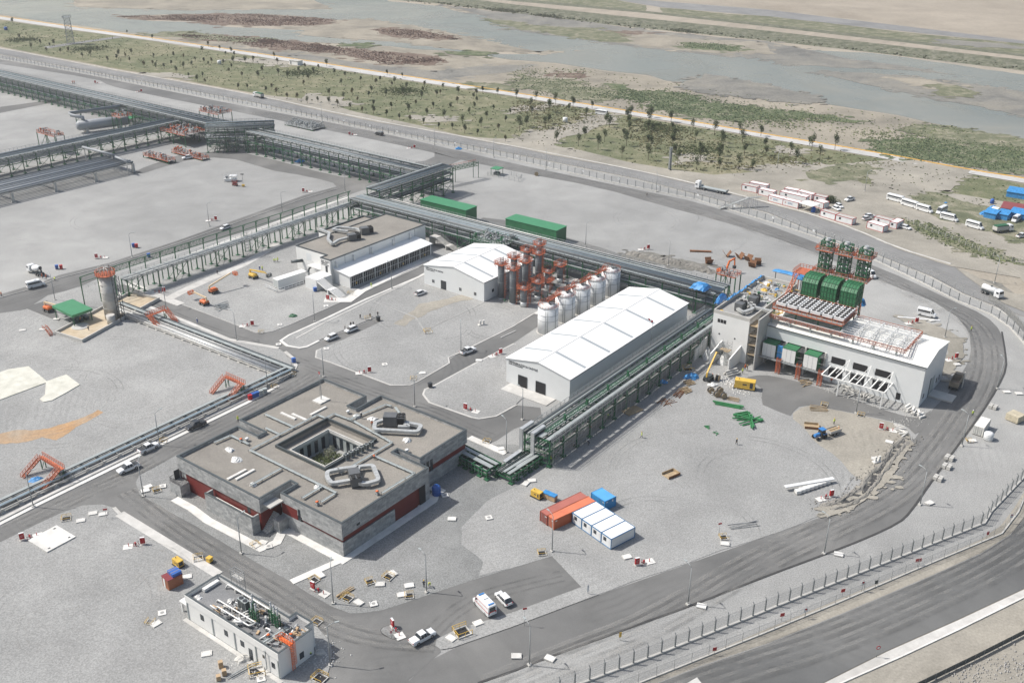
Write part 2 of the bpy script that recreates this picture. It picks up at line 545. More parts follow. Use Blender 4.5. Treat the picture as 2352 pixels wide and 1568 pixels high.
sheet("sand_bank",rough(GL("2030,178 2120,182 2200,196 2140,202 2080,192"),.08,6,seed=37),W+.08,m_sand)
sheet("near_bank",rough(GL("-200,20 0,36 150,58 275,75 375,79 500,83 588,89 700,98 788,102 900,108 950,114 1050,120 1100,127 1176,139 1276,147 1388,164 1488,174 1526,187 1676,209 1764,223 1964,252 2064,267 2114,279 2151,287 2352,324 2600,384 2600,470 2352,412 2014,352 1764,309 1538,270 1376,244 1176,212 838,160 588,122 350,87 150,58 0,36 -200,10"),.03,8,seed=46),.02,m_sand)
# marsh plants on the flats
for k,(s_,mt) in enumerate([
    ("262,38 400,34 588,33 688,39 775,46 765,55 720,59 640,59 588,60 500,59 450,50 350,47",m_redmarsh),
    ("375,78 500,81 588,88 700,98 770,108 850,116 950,123 1025,139 1000,148 900,149 850,139 800,130 760,122 690,114 640,117 588,107 500,95 420,89",m_redmarsh),
    ("855,68 900,64 960,70 1020,82 1060,90 1010,92 930,88 880,80",m_redmarsh),
    ("1360,72 1440,72 1510,76 1470,88 1420,96 1370,86",m_redmarsh),
    ("1270,168 1330,168 1348,178 1330,182 1280,176",m_redmarsh),
    ("1117,44 1180,50 1300,64 1370,66 1440,90 1460,96 1400,97 1300,84 1200,70 1140,54",m_greenmarsh),
    ("325,78 440,73 520,84 600,88 590,96 480,92 400,86",m_greenmarsh),
    ("1560,98 1640,100 1700,108 1690,118 1620,116 1570,110",m_reed),
    ("1385,192 1430,194 1450,206 1400,206",m_reed),
    ("1430,208 1560,214 1610,224 1580,240 1500,236 1420,226 1350,222 1340,214",m_reed),
    ("1500,232 1620,236 1760,250 1860,262 1990,280 1960,284 1800,272 1680,276 1560,262 1480,244",m_reed),
    ("1560,262 1680,252 1800,268 1810,276 1700,278 1600,272",m_reed),
    ("1180,172 1300,184 1420,214 1400,232 1300,232 1240,210 1170,200",m_greenmarsh),
    ("1990,326 2080,316 2160,324 2260,330 2352,340 2560,370 2560,440 2352,402 2240,384 2120,368 2010,350",m_reed),
    ("2060,300 2140,286 2240,302 2352,320 2560,350 2560,372 2352,340 2160,322",m_greenmarsh),
    ("1090,190 1176,198 1176,210 1100,206 1050,192",m_greenmarsh),
    ("1620,170 1790,200 1900,234 1850,240 1740,226 1600,214 1560,196",m_mud),
    ("2120,194 2200,198 2240,214 2230,226 2160,222",m_greenmarsh),
    ("1020,119 1130,121 1120,129 1040,126",m_reed),
    ("775,100 850,102 860,108 790,107",m_reed)]):
    sheet("marsh_plants",rough(GL(s_),.15,3,seed=60+k,lim=10),.08+.012*k,mt)
# ---- green field between the roads
fld=rough(GL("-200,30 0,46 150,68 350,95 588,131 838,171 1176,222 1351,251 1764,320 2014,363 2176,391 2189,393 2352,423 2600,480 2600,640 2352,600 2200,604 2064,566 1859,486 1764,462 1601,419 1461,387 1176,331 838,270 588,215 250,155 0,107 -200,70"),.01,9,seed=71)
sheet("scrub_field",fld,.04,m_field)
# bare dirt along and across the field
sheet("dirt_verge",rough(GL("588,216 700,228 838,262 960,288 1060,312 1176,322 1330,345 1440,372 1560,392 1640,402 1700,398 1900,380 2080,366 2130,372 1960,392 1880,410 1960,420 2080,430 2200,446 2352,470 2600,520 2600,690 2352,640 2184,612 2064,573 1964,529 1859,493 1764,468 1601,425 1461,393 1176,337 838,276 588,221"),.025,6,seed=72),.09,m_dirt)
sheet("dirt_patch",rough(GL("1176,330 1200,306 1260,296 1330,282 1370,264 1400,262 1420,276 1380,290 1350,306 1290,318 1270,332 1320,346 1300,350"),.08,5,seed=73),.10,m_dirt)
sheet("dirt_patch",rough(GL("1176,246 1230,244 1290,236 1280,242 1220,254 1176,262"),.08,5,seed=74),.10,m_dirt)
sheet("dirt_patch",rough(GL("2040,382 2160,372 2230,392 2180,440 2100,446 2000,420 1990,400"),.08,5,seed=75),.12,m_dirt)
sheet("dirt_patch",rough(GL("588,134 700,146 690,152 588,146 520,138"),.08,5,seed=76),.10,m_dirt)
for k,s_ in enumerate(["1130,322 1190,316 1240,330 1180,336","930,266 1010,268 1060,280 980,282","1700,388 1800,376 1890,376 1820,392 1750,402","700,218 760,222 820,240 760,246 690,232","330,168 420,172 430,182 350,178","1540,352 1620,356 1610,372 1560,372","1780,338 1850,346 1830,356 1790,352"]):
    sheet("dirt_patch",rough(GL(s_),.12,3,seed=80+k),.10,m_dirt)
sheet("field_track",GL("100,108 170,98 270,84 280,87 180,101 110,112"),.11,m_farroad)
sheet("field_grass",rough(GL("2092,452 2150,442 2230,470 2352,484 2600,540 2600,590 2352,560 2290,540 2250,520 2160,506 2120,480"),.05,5,seed=90),.13,m_greenmarsh)
sheet("field_grass",rough(GL("1850,396 1900,384 1990,376 2010,388 1980,410 1900,420 1860,412"),.06,5,seed=91),.13,m_greenmarsh)
sheet("field_grass",rough(GL("2070,500 2130,520 2230,556 2330,596 2330,606 2220,580 2130,540 2076,512"),.05,4,seed=92),.14,m_greenmarsh)
sheet("muddy_puddle",rough(GL("2240,638 2300,652 2340,680 2280,664"),.06,4,seed=93),.14,m_mud)
# ---- river road with its yellow line
rr_up=GL("-300,-4 0,38 150,60 350,88 588,123 838,161 1176,213 1376,245 1538,271 1764,310 2014,351 2239,393 2352,410 2700,470")
rr_lo=GL("-300,2 0,45 150,67 350,94 588,130 838,170 1176,221 1351,250 1538,279 1764,319 2014,362 2189,393 2352,421 2700,484")
sheet("river_road",rr_up+rr_lo[::-1],.16,m_road_pale)
b=MB();b.ribbon(chaikin(rr_up,1,False),.9,.1,.45)
struct("yellow_kerb",b,m_yellow)
# ---- the works platform: pale gravel everywhere inside the perimeter
plat=GL("-420,75 0,126 250,173 588,237 838,292 1176,353 1461,411 1601,447 1764,489 1871,533 2014,585 2139,635 2214,675 2291,705 2352,728 2560,862 2560,1000 2352,1120 2350,1190 2321,1228 2254,1271 2139,1323 1939,1408 1764,1478 1601,1545 1480,1600 1200,1700 -500,1700 -600,700")
sheet("gravel_yard",plat,.0,m_gravel)
b=MB()
# darker, freshly laid gravel plots
for k,s_ in enumerate([
    "0,680 0,560 60,575 300,540 560,470 700,415 640,380 500,365 330,400 200,430 0,490",
    ]):
    pass
AZ=[.012]
def az():
    AZ[0]+=.004
    return AZ[0]
def asphalt(s_,smooth=0,mat=None,name="asphalt_road"):
    p=GL(s_) if isinstance(s_,str) else s_
    if smooth:p=chaikin(p,smooth)
    return sheet(name,p,az(),mat or m_asphalt)
# public road north of the perimeter fence and its pale kerb
asphalt("-300,62 0,112 250,160 588,220 838,275 1176,336 1458,392 1601,424 1764,467 1859,492 1964,528 2064,572 2184,608 2219,624 2352,689 2560,800 2560,860 2352,727 2291,704 2214,674 2139,634 2014,584 1871,532 1764,488 1601,446 1461,410 1176,352 838,291 588,236 250,172 0,125 -300,75",0,m_farroad,"public_road")
b=MB();b.ribbon(chaikin(GL("-300,61 0,111 250,159 588,219 838,274 1176,335 1458,391 1601,423 1764,466 1859,491 1964,527 2064,571 2184,607"),1,False),.9,0,.25)
struct("road_kerb",b,m_conc)
sheet("dirt_road",chaikin(GL("2184,610 2219,625 2352,690 2352,640 2300,612 2352,600 2560,620 2560,560 2352,535 2250,530 2100,500 2030,470 1960,440 1900,420 1950,398 2060,375 2100,366 2120,372 1990,402 1960,412 2010,435 2100,470 2220,505 2352,520 2560,550 2560,760 2352,730"),1),.17,m_dirt)
# ring road inside the fence
ring_out=GL("-300,96 0,136 175,167 325,197 588,250 838,297 1050,346 1176,375 1351,412 1501,444 1601,464 1764,517 1871,556 1989,603 2090,644 2179,687 2264,724 2301,762 2309,809 2312,846 2291,891 2251,954 2201,1021 2139,1106 2091,1176 2064,1201 1989,1236 1894,1273 1764,1321 1586,1391 1426,1448 1221,1523 1176,1542 1098,1568 1000,1605")
ring_in=GL("900,1605 940,1560 1013,1497 1176,1439 1376,1365 1526,1313 1764,1230 1821,1211 1914,1176 1989,1134 2039,1079 2086,1021 2109,999 2135,946 2174,909 2214,851 2230,814 2229,785 2226,764 2201,729 2174,712 2139,689 2014,642 1871,579 1764,541 1650,506 1526,474 1376,430 1176,393 1058,367 958,342 800,309 588,266 325,214 250,197 225,182 0,147 -300,106")
asphalt(chaikin(ring_out,1,False)+chaikin(ring_in,1,False))
b=MB()
b.ribbon(chaikin(GL("2301,762 2309,809 2312,846 2291,891 2251,954 2201,1021 2139,1106 2091,1176 2064,1201 1989,1236 1894,1273 1764,1321 1586,1391 1426,1448 1221,1523 1176,1542 1098,1568"),1,False),.5,.0,.09)
struct("road_edge",b,m_dark_joint)
# public road in the bottom right corner with its kerb and verge
asphalt("1400,1620 1513,1568 1601,1533 1764,1478 1939,1408 2139,1323 2254,1271 2321,1228 2352,1190 2420,1100 2600,1100 2600,1250 2352,1351 2200,1422 2039,1493 1889,1568 1750,1630",0,m_asphalt2,"public_road")
sheet("concrete_strip",GL("1750,1633 1889,1570 2039,1495 2200,1424 2352,1353 2600,1250 2600,1272 2352,1371 2200,1446 2070,1507 1928,1571 1800,1633"),.03,m_conc)
b=MB();b.ribbon(GL("1800,1635 1930,1570 2070,1508 2200,1447 2352,1372 2600,1273"),.3,0,.25)
struct("concrete_kerb",b,m_conc2)
sheet("rough_ground",GL("1800,1637 1930,1572 2070,1510 2200,1449 2352,1374 2600,1275 2700,1700 1700,1750"),.02,m_dirt)
sheet("gravel_verge",GL("1330,1620 1400,1592 1541,1537 1770,1440 1950,1366 2139,1290 2254,1238 2300,1205 2330,1165 2352,1130 2420,1050 2420,1098 2352,1188 2321,1226 2254,1269 2139,1321 1939,1406 1764,1476 1601,1531 1513,1566 1400,1618"),.03,m_dirt)
sheet("concrete_slab",GL("1571,1572 1601,1555 1614,1572"),az()+.05,m_conc2)
# inner roads (asphalt laid in strips, gravel plots with kerbs on top)
asphalt("-60,1232 0,1203 80,1160 317,1044 565,924 650,875 683,852 660,812 640,800 525,784 425,742 325,702 275,677 262,655 292,652 370,683 415,698 588,765 640,757 700,729 775,696 963,614 1030,588 1060,600 963,633 838,686 738,734 690,765 660,795 733,784 868,729 880,738 788,782 748,798 900,880 940,884 1058,809 1176,752 1233,716 1250,740 1176,790 998,888 1085,959 1138,956 1185,930 1241,936 1245,960 1180,985 1140,1012 1110,1022 1060,1010 744,880 560,978 400,1048 318,1092 330,1141 390,1176 450,1208 537,1261 588,1291 668,1336 708,1362 763,1393 805,1408 1088,1331 1268,1277 1336,1348 1176,1407 1048,1446 1003,1470 1013,1497 940,1560 900,1640 700,1640 745,1568 763,1501 750,1463 728,1438 663,1408 588,1362 505,1316 282,1183 262,1165 235,1158 190,1160 142,1177 90,1201 0,1245 -60,1275")
# road under the bridge rack
asphalt("-120,700 0,676 90,650 135,632 250,604 410,552 588,488 700,448 773,429 765,420 735,412 688,402 628,392 588,380 540,366 490,362 430,368 370,385 330,398 300,400 330,385 400,360 430,352 540,346 640,370 720,392 790,408 850,400 960,372 978,369 998,360 998,350 958,342 1058,367 1040,376 1000,390 940,410 860,432 830,438 588,524 363,592 275,618 175,662 110,678 60,710 0,722 -120,745")
asphalt("55,706 108,690 140,730 135,738")
asphalt("-60,246 0,250 0,246 105,232 140,226 140,232 100,240 0,260 -60,262")
asphalt("1000,560 1110,500 1180,508 1300,545 1390,572 1500,610 1640,662 1700,690 1690,708 1640,684 1500,632 1380,592 1180,530 1110,515 1040,570",0,None)
# power hall service road
asphalt(chaikin(GL("1706,868 1750,860 1800,868 1860,884 1940,910 2020,938 2100,962 2125,950 2142,940 2110,1005 2078,975 2040,965 1960,948 1890,935 1840,930 1822,945 1815,957 1800,950 1765,938 1745,925 1752,905 1745,885"),1))
# darker gravel by the admin building and other plots
def plot(s_,sm=1,z=None,mat=None,kerb=None,kw=.35,kh=.16,name="gravel_plot",km=None):
    p=GL(s_) if isinstance(s_,str) else s_
    if sm:p=chaikin(p,sm)
    z=z or (.09+az())
    b=MB();b.sheet(p,z)
    struct(name,b,mat or m_gravel)
    if kerb:
        q=p if kerb is True else (chaikin(GL(kerb),sm,False))
        b=MB();b.ribbon(q,kw,0,kh,kerb is True)
        struct("kerb",b,km or m_conc)
plot("318,1095 312,1108 320,1135 330,1141 390,1176 450,1208 537,1261 588,1291 668,1336 708,1362 763,1393 805,1408 828,1408 873,1402 913,1390 1013,1356 1088,1331 1176,1305 1268,1277 1400,1200 1440,1080 1300,1050 1180,1020 1110,1022 1072,1003 900,935 740,885 560,978 400,1048",0,.06,m_gravel2)
# clean up: the pale yard east of it goes over the dark one with a ragged edge
sheet("gravel_yard",rough(GL("1268,1277 1176,1304 1100,1322 1110,1290 1060,1250 1060,1210 1120,1150 1200,1110 1250,1060 1330,1010 1491,890 1600,830 1700,866 1745,900 1752,930 1800,950 1880,980 1960,1095 1930,1150 1989,1132 1914,1175 1821,1210 1764,1229 1526,1312 1376,1364 1336,1347"),.03,2,seed=101),.072,m_gravel)
plot("1003,1468 1000,1483 1013,1492 1038,1488 1176,1440 1376,1365 1345,1345 1336,1348 1176,1407 1125,1423 1048,1446",0)
# island with the red cabinet
plot("875,1445 885,1438 905,1437 922,1452 915,1462 905,1468 890,1462 876,1453",1,None,m_gravel2,True,.25,.12,km=m_dark_joint)
# bottom-left plot
plot("-80,1285 0,1246 90,1202 142,1178 190,1161 235,1159 262,1166 275,1180 500,1322 588,1364 663,1410 728,1440 750,1465 760,1481 763,1501 758,1531 745,1570 700,1660 -80,1660",0,None,m_gravel)
# left big plot
plot("-80,1225 0,1192 80,1150 317,1034 565,914 640,872 672,850 668,830 640,800 525,778 425,735 325,695 262,665 180,660 115,680 140,740 60,712 0,720 -80,735",0,None,m_gravel)
# electrical building plot, middle plot, tank plot, hall plot
plot("292,652 370,683 415,698 588,763 600,765 625,761 663,747 738,714 838,669 963,614 1040,580 1010,500 960,470 830,440 700,490 588,528 363,600 300,625",0,None,m_gravel,"292,652 370,683 415,698 588,763 600,765 625,761 663,747 738,714 838,669 963,614")
plot("645,782 660,794 688,799 705,796 733,782 868,727 880,737 788,781 748,798 729,806 727,821 763,833 898,884 940,884 958,876 1030,834 1028,821 1058,808 1176,750 1233,715 1300,680 1320,560 1190,520 1100,560 1040,600 963,635 838,688 738,736 663,770",0,None,m_gravel,
     "748,798 729,806 727,821 763,833 898,884 940,884 958,876 1030,834 1028,821 1058,808 1176,750 1233,715",.9,.15)
b=MB();b.ribbon(GL("1010,607 963,636 838,689 738,737 663,771 645,783 660,795 688,800 705,797 733,783"),.8,0,.22);struct("kerb",b,m_conc2)
b=MB();b.ribbon(GL("1000,620 838,697 740,745 680,778"),.5,0,.24);struct("kerb",b,m_conc)
plot("1182,790 1080,842 998,887 978,895 974,906 988,924 1085,958 1100,961 1138,955 1185,929 1200,915 1250,880",0,None,m_gravel,"1182,790 1080,842 998,887 978,895 974,906 988,924 1085,958 1100,961 1138,955 1185,929",1.0,.15)
# kerbs and pavement strips
def strip(s_,w,h=.14,mat=None,name="pavement"):
    b=MB();b.ribbon(GL(s_),w,0,h)
    return struct(name,b,mat or m_conc)
strip("-30,1219 80,1163 317,1047 565,927 640,886",1.0,.18,m_conc2,"kerb")
strip("-30,1209 80,1153 317,1037 565,917 650,872 673,855 680,840 672,822 655,808",1.0,.19,m_conc,"kerb")
strip("275,1180 502,1320",2.2,.17,m_conc)
strip("640,800 525,780 425,738 325,698 270,672",1.4,.18,m_conc,"kerb")
strip("262,1166 275,1180",.8,.18,m_conc)
strip("385,688 440,660 560,608 640,560",3.6,.2,m_conc)
strip("295,651 372,684 416,700",3.0,.21,m_conc)
strip("300,640 480,570 700,488 800,452",2.4,.19,m_conc)
for s_,w in (("401,1146 441,1168 478,1196 600,1260 636,1246 652,1215 788,1287 995,1150 1000,1135",2.0),("670,1337 792,1283",1.7),("965,1165 1010,1128 990,1118",2.2),("1078,1005 1162,1042",2.0),("745,690 800,690 830,668 985,592 1000,600",3.5)):strip(s_,w,.15+az()-.05,m_conc2)
for s_ in ("960,640 920,660 880,680 860,694 955,730 975,760 1000,748 1115,694","1150,776 1185,760"):strip(s_,.5,.22,m_concd_,"kerb")
for s_ in ("-20,690 60,668 135,640 250,611 410,559 588,496 700,456 775,434","640,803 525,787 425,745 325,705 280,682"):strip(s_,.35,.2,m_concd_,"kerb")
b=MB();b.sheet(rough(GL("-40,1010 0,997 40,988 110,985 160,970 225,942 238,948 200,970 160,990 110,1000 60,1016 0,1020 -40,1022"),.1,1.2,seed=120),.18)
m_orange=ground("orange_sand",[(.42,.255,.13),(.42,.29,.18),(.36,.31,.25)],(.05,.25,3),.3,.9,grain=.25)
struct("orange_sand",b,m_orange)
b=MB();b.sheet(rough(GL("98,1005 140,985 175,980 150,1000 130,1012"),.12,1.2,seed=121),.185)
struct("orange_sand",b,m_orange)
# pale slabs on the left plot
m_slab=paint("white_slab",(.62,.61,.54),.8,0,.14,.3,(.47,.465,.40))
for s_ in ("-40,935 0,920 0,857 20,850 66,843 110,879 0,920 -40,935","106,878 140,866 153,862 184,885 150,905 120,921 100,925 92,918 104,908"):
    b=MB();b.prism(GL(s_)[::1],.1,.24+az());struct("concrete_slab",b,m_slab)
# dug soil, trench and spoil on the right
plot("1812,955 1850,930 1890,936 1960,950 2040,968 2080,980 2095,1010 2070,1040 2030,1090 2000,1110 1960,1095 1925,1050 1870,1015 1850,985",1,.085,m_dirt,name="dirt_patch")
sheet("dirt_patch",rough(GL("1880,1165 1960,1155 2010,1110 2050,1050 2090,1010 2100,1020 2060,1080 2010,1130 1960,1170 1900,1190"),.05,1.5,seed=130),.16,m_dirt)
sheet("dirt_patch",rough(GL("1405,600 1440,578 1500,580 1560,596 1620,608 1640,625 1560,618 1470,602"),.1,2,seed=131),.06,m_mud)
sheet("pale_track",rough(GL("1560,590 1640,560 1660,530 1690,520 1720,540 1700,570 1640,600"),.1,2,seed=132),.05,m_gravel)
sheet("dirt_patch",rough(GL("2050,725 2110,735 2180,760 2215,780 2215,820 2190,850 2180,870 2160,850 2175,800 2120,760"),.06,2,seed=133),.07,m_dirt)
sheet("brown_stain",rough(GL("905,745 960,700 1050,680 1110,672 1080,690 990,715 930,750"),.12,1.5,seed=134),.2,m_dirt)
# crushed stone heap ridges beside the trench
def heap_line(pts,w,h,mat,name,seed):
    rn=random.Random(seed)
    pts=rough(pts,.03,1.2,False,seed)
    b=MB();n=len(pts);vs=[];fs=[];K=6
    for i,p in enumerate(pts):
        d=(pts[min(i+1,n-1)]-pts[max(0,i-1)]).normalized();nn=Vector((-d.y,d.x,0))
        ww=w*rn.uniform(.7,1.3);e=min(1,i/2,(n-1-i)/2)
        for k in range(K+1):
            f=k/K*2-1
            hh=h*(1-f*f)*e*rn.uniform(.6,1.3) if abs(f)<1 else 0
            q=p+nn*f*ww/2+Vector((rn.uniform(-.15,.15),rn.uniform(-.15,.15),0))
            vs.append((q.x,q.y,.1+hh))
    for i in range(n-1):
        for k in range(K):
            a=i*(K+1)+k
            fs.append((a,a+K+1,a+K+2,a+1))
    b.add(vs,fs)
    return struct(name,b,mat)
m_spoil=ground("spoil",[(.17,.165,.15),(.23,.22,.20),(.28,.265,.24)],(.2,1.0,3),.8,0,grain=.35)
heap_line(GL("1885,1163 1930,1150 1975,1125 2000,1090 2030,1060 2050,1030 2080,1005"),1.5,.45,m_spoil,"spoil_heap",3)
heap_line(GL("1900,1172 1940,1165 1985,1142 2015,1108 2045,1068 2068,1035 2090,1012"),1.2,.35,m_spoil,"spoil_heap",4)
heap_line(GL("1440,582 1480,590 1530,600 1590,612 1640,628"),4,1.1,m_spoil,"spoil_heap",5)
heap_line(GL("1680,715 1720,722 1745,735"),5,1.2,m_spoil,"spoil_heap",6)
b=MB();b.ribbon(rough(GL("1893,1168 1935,1158 1980,1134 2007,1100 2037,1064 2060,1032 2085,1008"),.08,1.5,False),1.5,.1,.2)
struct("trench",b,m_dark_joint)
# ---- wheel marks: faint worn strips on roads and yards
def track_mat(name,col,a):
    m,t,bs=nt(name)
    bs.inputs["Base Color"].default_value=c4(col);bs.inputs["Roughness"].default_value=.9
    n=noise(t,.18,5,.7,.4);r=ramp(t,n.outputs[0],[(.38,0.0),(.66,a)])
    tr=t.nodes.new("ShaderNodeBsdfTransparent");mx=t.nodes.new("ShaderNodeMixShader")
    t.links.new(r.outputs[0],mx.inputs[0]);t.links.new(tr.outputs[0],mx.inputs[1]);t.links.new(bs.outputs[0],mx.inputs[2]);t.links.new(mx.outputs[0],t.nodes["Material Output"].inputs[0])
    return m
m_trk=track_mat("dark_wheel_marks",(.09,.09,.088),.30)
m_dst=track_mat("dust_streaks",(.36,.352,.33),.30)
def tracks(s_,offs,w,mat,z=.2):
    pts=chaikin(GL(s_),2,False);b=MB();n=len(pts)
    for k,o in enumerate(offs):
        vs=[]
        for i in range(n):
            d=(pts[min(i+1,n-1)]-pts[max(i-1,0)]).normalized();nn=Vector((-d.y,d.x,0))
            for e in (-w/2,w/2):q=pts[i]+nn*(o+e);vs.append((q.x,q.y,z+k*.002))
        b.add(vs,[(2*i,2*i+1,2*i+3,2*i+2) for i in range(n-1)])
    return struct("wheel_marks",b,mat)
RING="1130,1590 1300,1515 1500,1440 1764,1280 1990,1180 2100,1110 2190,990 2262,880 2268,800 2240,740 2150,700 2000,625 1830,560 1600,480 1400,428 1176,383 1040,358 838,303 588,258"
tracks(RING,(-3.2,-1.6,1.2,3.0),.7,m_trk);tracks(RING,(-2.4,.2,2.1,3.9),1.0,m_dst,.21)
PUB="1500,1600 1700,1530 1900,1470 2100,1385 2300,1290 2420,1200"
tracks(PUB,(-4,-2.2,0,1.8,3.6),.9,m_trk,.2);tracks(PUB,(-3,-.9,1,2.8),.8,m_dst,.21)
WR="0,1225 160,1150 300,1090 420,1020 560,950 680,885 720,860"
tracks(WR,(-2,-.4,1.4),.6,m_trk,.15);tracks(WR,(-1.1,.6,2.2),.8,m_dst,.16)
DR="290,1130 400,1215 520,1290 640,1360 740,1430 850,1470 1000,1480"
tracks(DR,(-2,-.4,1.4),.6,m_trk,.15);tracks(DR,(-1.1,.6,2.2),.9,m_dst,.16)
tracks("0,700 130,665 300,595 450,545 600,490 760,435 840,415",(-1.8,-.2,1.4),.6,m_trk,.15)
tracks("700,840 800,880 900,915 1000,945 1090,990 1130,1005",(-1.6,0,1.6),.6,m_trk,.15)
tracks("280,670 400,725 500,765 600,795 700,835",(-1.6,0,1.6),.6,m_trk,.15)
tracks("0,130 250,172 588,232 838,286 1176,346 1458,404 1764,480 2014,575 2214,650 2352,705",(-3,-1,1,3),.8,m_dst,.12)
tracks("960,1480 1060,1380 1200,1340 1290,1320",(-2,-.4,1.2),.5,m_trk,.15)
rn=random.Random(31)
for k in range(46):       # turning marks on the yards
    cx,cy=rn.choice(((1500,1120),(1650,1080),(1750,1130),(1600,1200),(150,850),(300,900),(420,880),(150,950),(500,420),(300,480),(150,520),(1500,520),(1650,560),(1300,470),(2000,700),(200,1400),(100,1300),(1060,740),(900,820)))
    cx+=rn.uniform(-90,90);cy+=rn.uniform(-28,28);c=G(cx,cy);r_=rn.uniform(6,22);a0=rn.uniform(0,6.3);a1=a0+rn.uniform(.6,1.9)
    b=MB();vs=[]
    for o in (0,1.7):
        o0=len(vs)
        for i in range(15):
            a=a0+(a1-a0)*i/14
            for e in (-.16,.16):vs.append((c.x+(r_+o+e)*math.cos(a),c.y+(r_+o+e)*math.sin(a),.22+k*.0015))
    b.add(vs,[(p+2*i,p+2*i+1,p+2*i+3,p+2*i+2) for p in (0,30) for i in range(14)])
    struct("wheel_marks",b,m_trk if k %2 else m_dst)
# ================================================================ MATERIALS OF THE WORKS
m_white=ribbed("white_cladding",(.70,.715,.71),.35,'X',.25,.5,.04)
m_whitey=ribbed("white_cladding_side",(.66,.68,.685),.35,'Y',.25,.5,.04)
m_roofw=ribbed("white_roof_sheet",(.80,.80,.78),.5,'Y',.18,.45,.05)
m_rend=paint("white_render",(.74,.74,.72),.85,0,.035,.25)
m_green3=paint("bright_green_steel",(.045,.24,.085),.5,0,.15,.6)
m_green=paint("green_steel",(.030,.135,.062),.5,0,.2,.6)
m_green2=ribbed("green_sheet",(.028,.165,.068),.6,'X',.6,.55,.25)
m_greenroof=ribbed("green_roof_sheet",(.055,.235,.11),.6,'X',.3,.45,.1)
m_galv=paint("galvanised_steel",(.33,.35,.355),.5,.15,.12,.8)
m_tray=paint("tray_lid",(.40,.435,.43),.5,.1,.08,.4)
m_alu=paint("bright_insulation_jacket",(.55,.565,.565),.4,.35,.1,.5)
m_dark=paint("dark_steel",(.05,.055,.06),.5,.1,.15,.8)
m_char=paint("charcoal_metal",(.075,.09,.095),.5,.1,.1,.5)
m_orange2=paint("orange_handrail",(.52,.145,.07),.55,0,.15,.7)
m_orange3=paint("bright_orange",(.80,.17,.04),.5,0,.1,.7)
m_red=paint("signal_red",(.45,.012,.018),.5,0,.12,.8)
m_yel=paint("yellow_paint",(.70,.45,.07),.5,0,.12,.8)
m_blue=paint("blue_paint",(.03,.12,.42),.5,0,.12,.8)
m_bluetarp=paint("blue_tarpaulin",(.05,.28,.62),.55,0,.2,1.2)
m_silod=paint("dark_grey_silo_shell",(.175,.19,.205),.5,.1,.1,.4)
m_silo=ribbed("grey_tank_shell",(.27,.29,.31),1.2,'Z',.2,.5,.1)
m_tankw=paint("white_tank_shell",(.70,.71,.71),.5,0,.06,.35)
m_glass=glass("dark_glass")
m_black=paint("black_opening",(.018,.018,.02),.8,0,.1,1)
m_rubber=paint("rubber",(.02,.02,.02),.9,0,.1,2)
m_concb=paint("cast_concrete",(.50,.49,.46),.9,0,.08,.4)
m_concd=paint("grey_concrete",(.33,.33,.32),.9,0,.1,.4)
m_timber=paint("timber_boards",(.42,.32,.20),.85,0,.15,1.2)
m_ply=paint("ply_crate",(.50,.36,.22),.8,0,.12,1.0)
m_rust=paint("rusty_steel",(.26,.12,.055),.8,.1,.25,.9)
m_vessel=paint("weathered_vessel",(.54,.53,.50),.6,.05,.12,.5,(.36,.34,.31))
m_scaf=paint("scaffold_tube",(.38,.39,.39),.5,.3,.1,1)
m_deck=paint("grating",(.33,.345,.34),.7,.2,.12,1.5)
def roof_mat(name,a,b,c_):
    m,t,bs=nt(name)
    big=noise(t,.09,5,.6,.5)
    r=ramp(t,big.outputs[0],[(.32,a),(.5,b),(.68,c_)])
    fine=noise(t,4.0,3,.8)
    rf=ramp(t,fine.outputs[0],[(.3,.72),(.7,1.2)])
    t.links.new(mix(t,1.0,r.outputs[0],rf.outputs[0],'MULTIPLY'),bs.inputs["Base Color"])
    bs.inputs["Roughness"].default_value=.95
    bump(t,bs,fine.outputs[0],.5,.05)
    return m
m_roofg=roof_mat("brown_roof_gravel",(.20,.185,.165),(.235,.22,.195),(.27,.25,.22))
m_roofg2=roof_mat("grey_roof_gravel",(.17,.175,.18),(.21,.212,.215),(.25,.25,.25))
def stone_mat():
    """rectangular stone tiles of uneven grey; joints follow the walls"""
    m,t,bs=nt("stone_tiles")
    tc=t.nodes.new("ShaderNodeTexCoord")
    sx=t.nodes.new("ShaderNodeSeparateXYZ");t.links.new(tc.outputs["Object"],sx.inputs[0])
    ad=t.nodes.new("ShaderNodeMath");ad.operation='ADD'
    t.links.new(sx.outputs[0],ad.inputs[0]);t.links.new(sx.outputs[1],ad.inputs[1])
    cb=t.nodes.new("ShaderNodeCombineXYZ");t.links.new(ad.outputs[0],cb.inputs[0]);t.links.new(sx.outputs[2],cb.inputs[1])
    br=t.nodes.new("ShaderNodeTexBrick")
    t.links.new(cb.outputs[0],br.inputs["Vector"])
    br.inputs["Scale"].default_value=1
    br.inputs["Brick Width"].default_value=1.2
    br.inputs["Row Height"].default_value=.6
    br.inputs["Mortar Size"].default_value=.012
    br.inputs["Bias"].default_value=0
    br.inputs["Color1"].default_value=c4((.27,.28,.28));br.inputs["Color2"].default_value=c4((.42,.425,.42));br.inputs["Mortar"].default_value=c4((.19,.19,.19))
    n=noise(t,.9,5,.65,.5,cb.outputs[0])
    r=ramp(t,n.outputs[0],[(.3,.72),(.7,1.12)])
    t.links.new(mix(t,1.0,br.outputs["Color"],r.outputs[0],'MULTIPLY'),bs.inputs["Base Color"])
    bs.inputs["Roughness"].default_value=.85
    bump(t,bs,br.outputs["Fac"],-.3,.02)
    return m
m_stone=stone_mat()
m_redwall=ribbed("dark_red_cladding",(.17,.024,.02),.3,'X',.4,.5,.1)
def P(x,y,z=0):
    """the works' own grid: origin at the corner of the electrical building"""
    return Vector((-76.83,340.0,z))+AX*x+AY*y
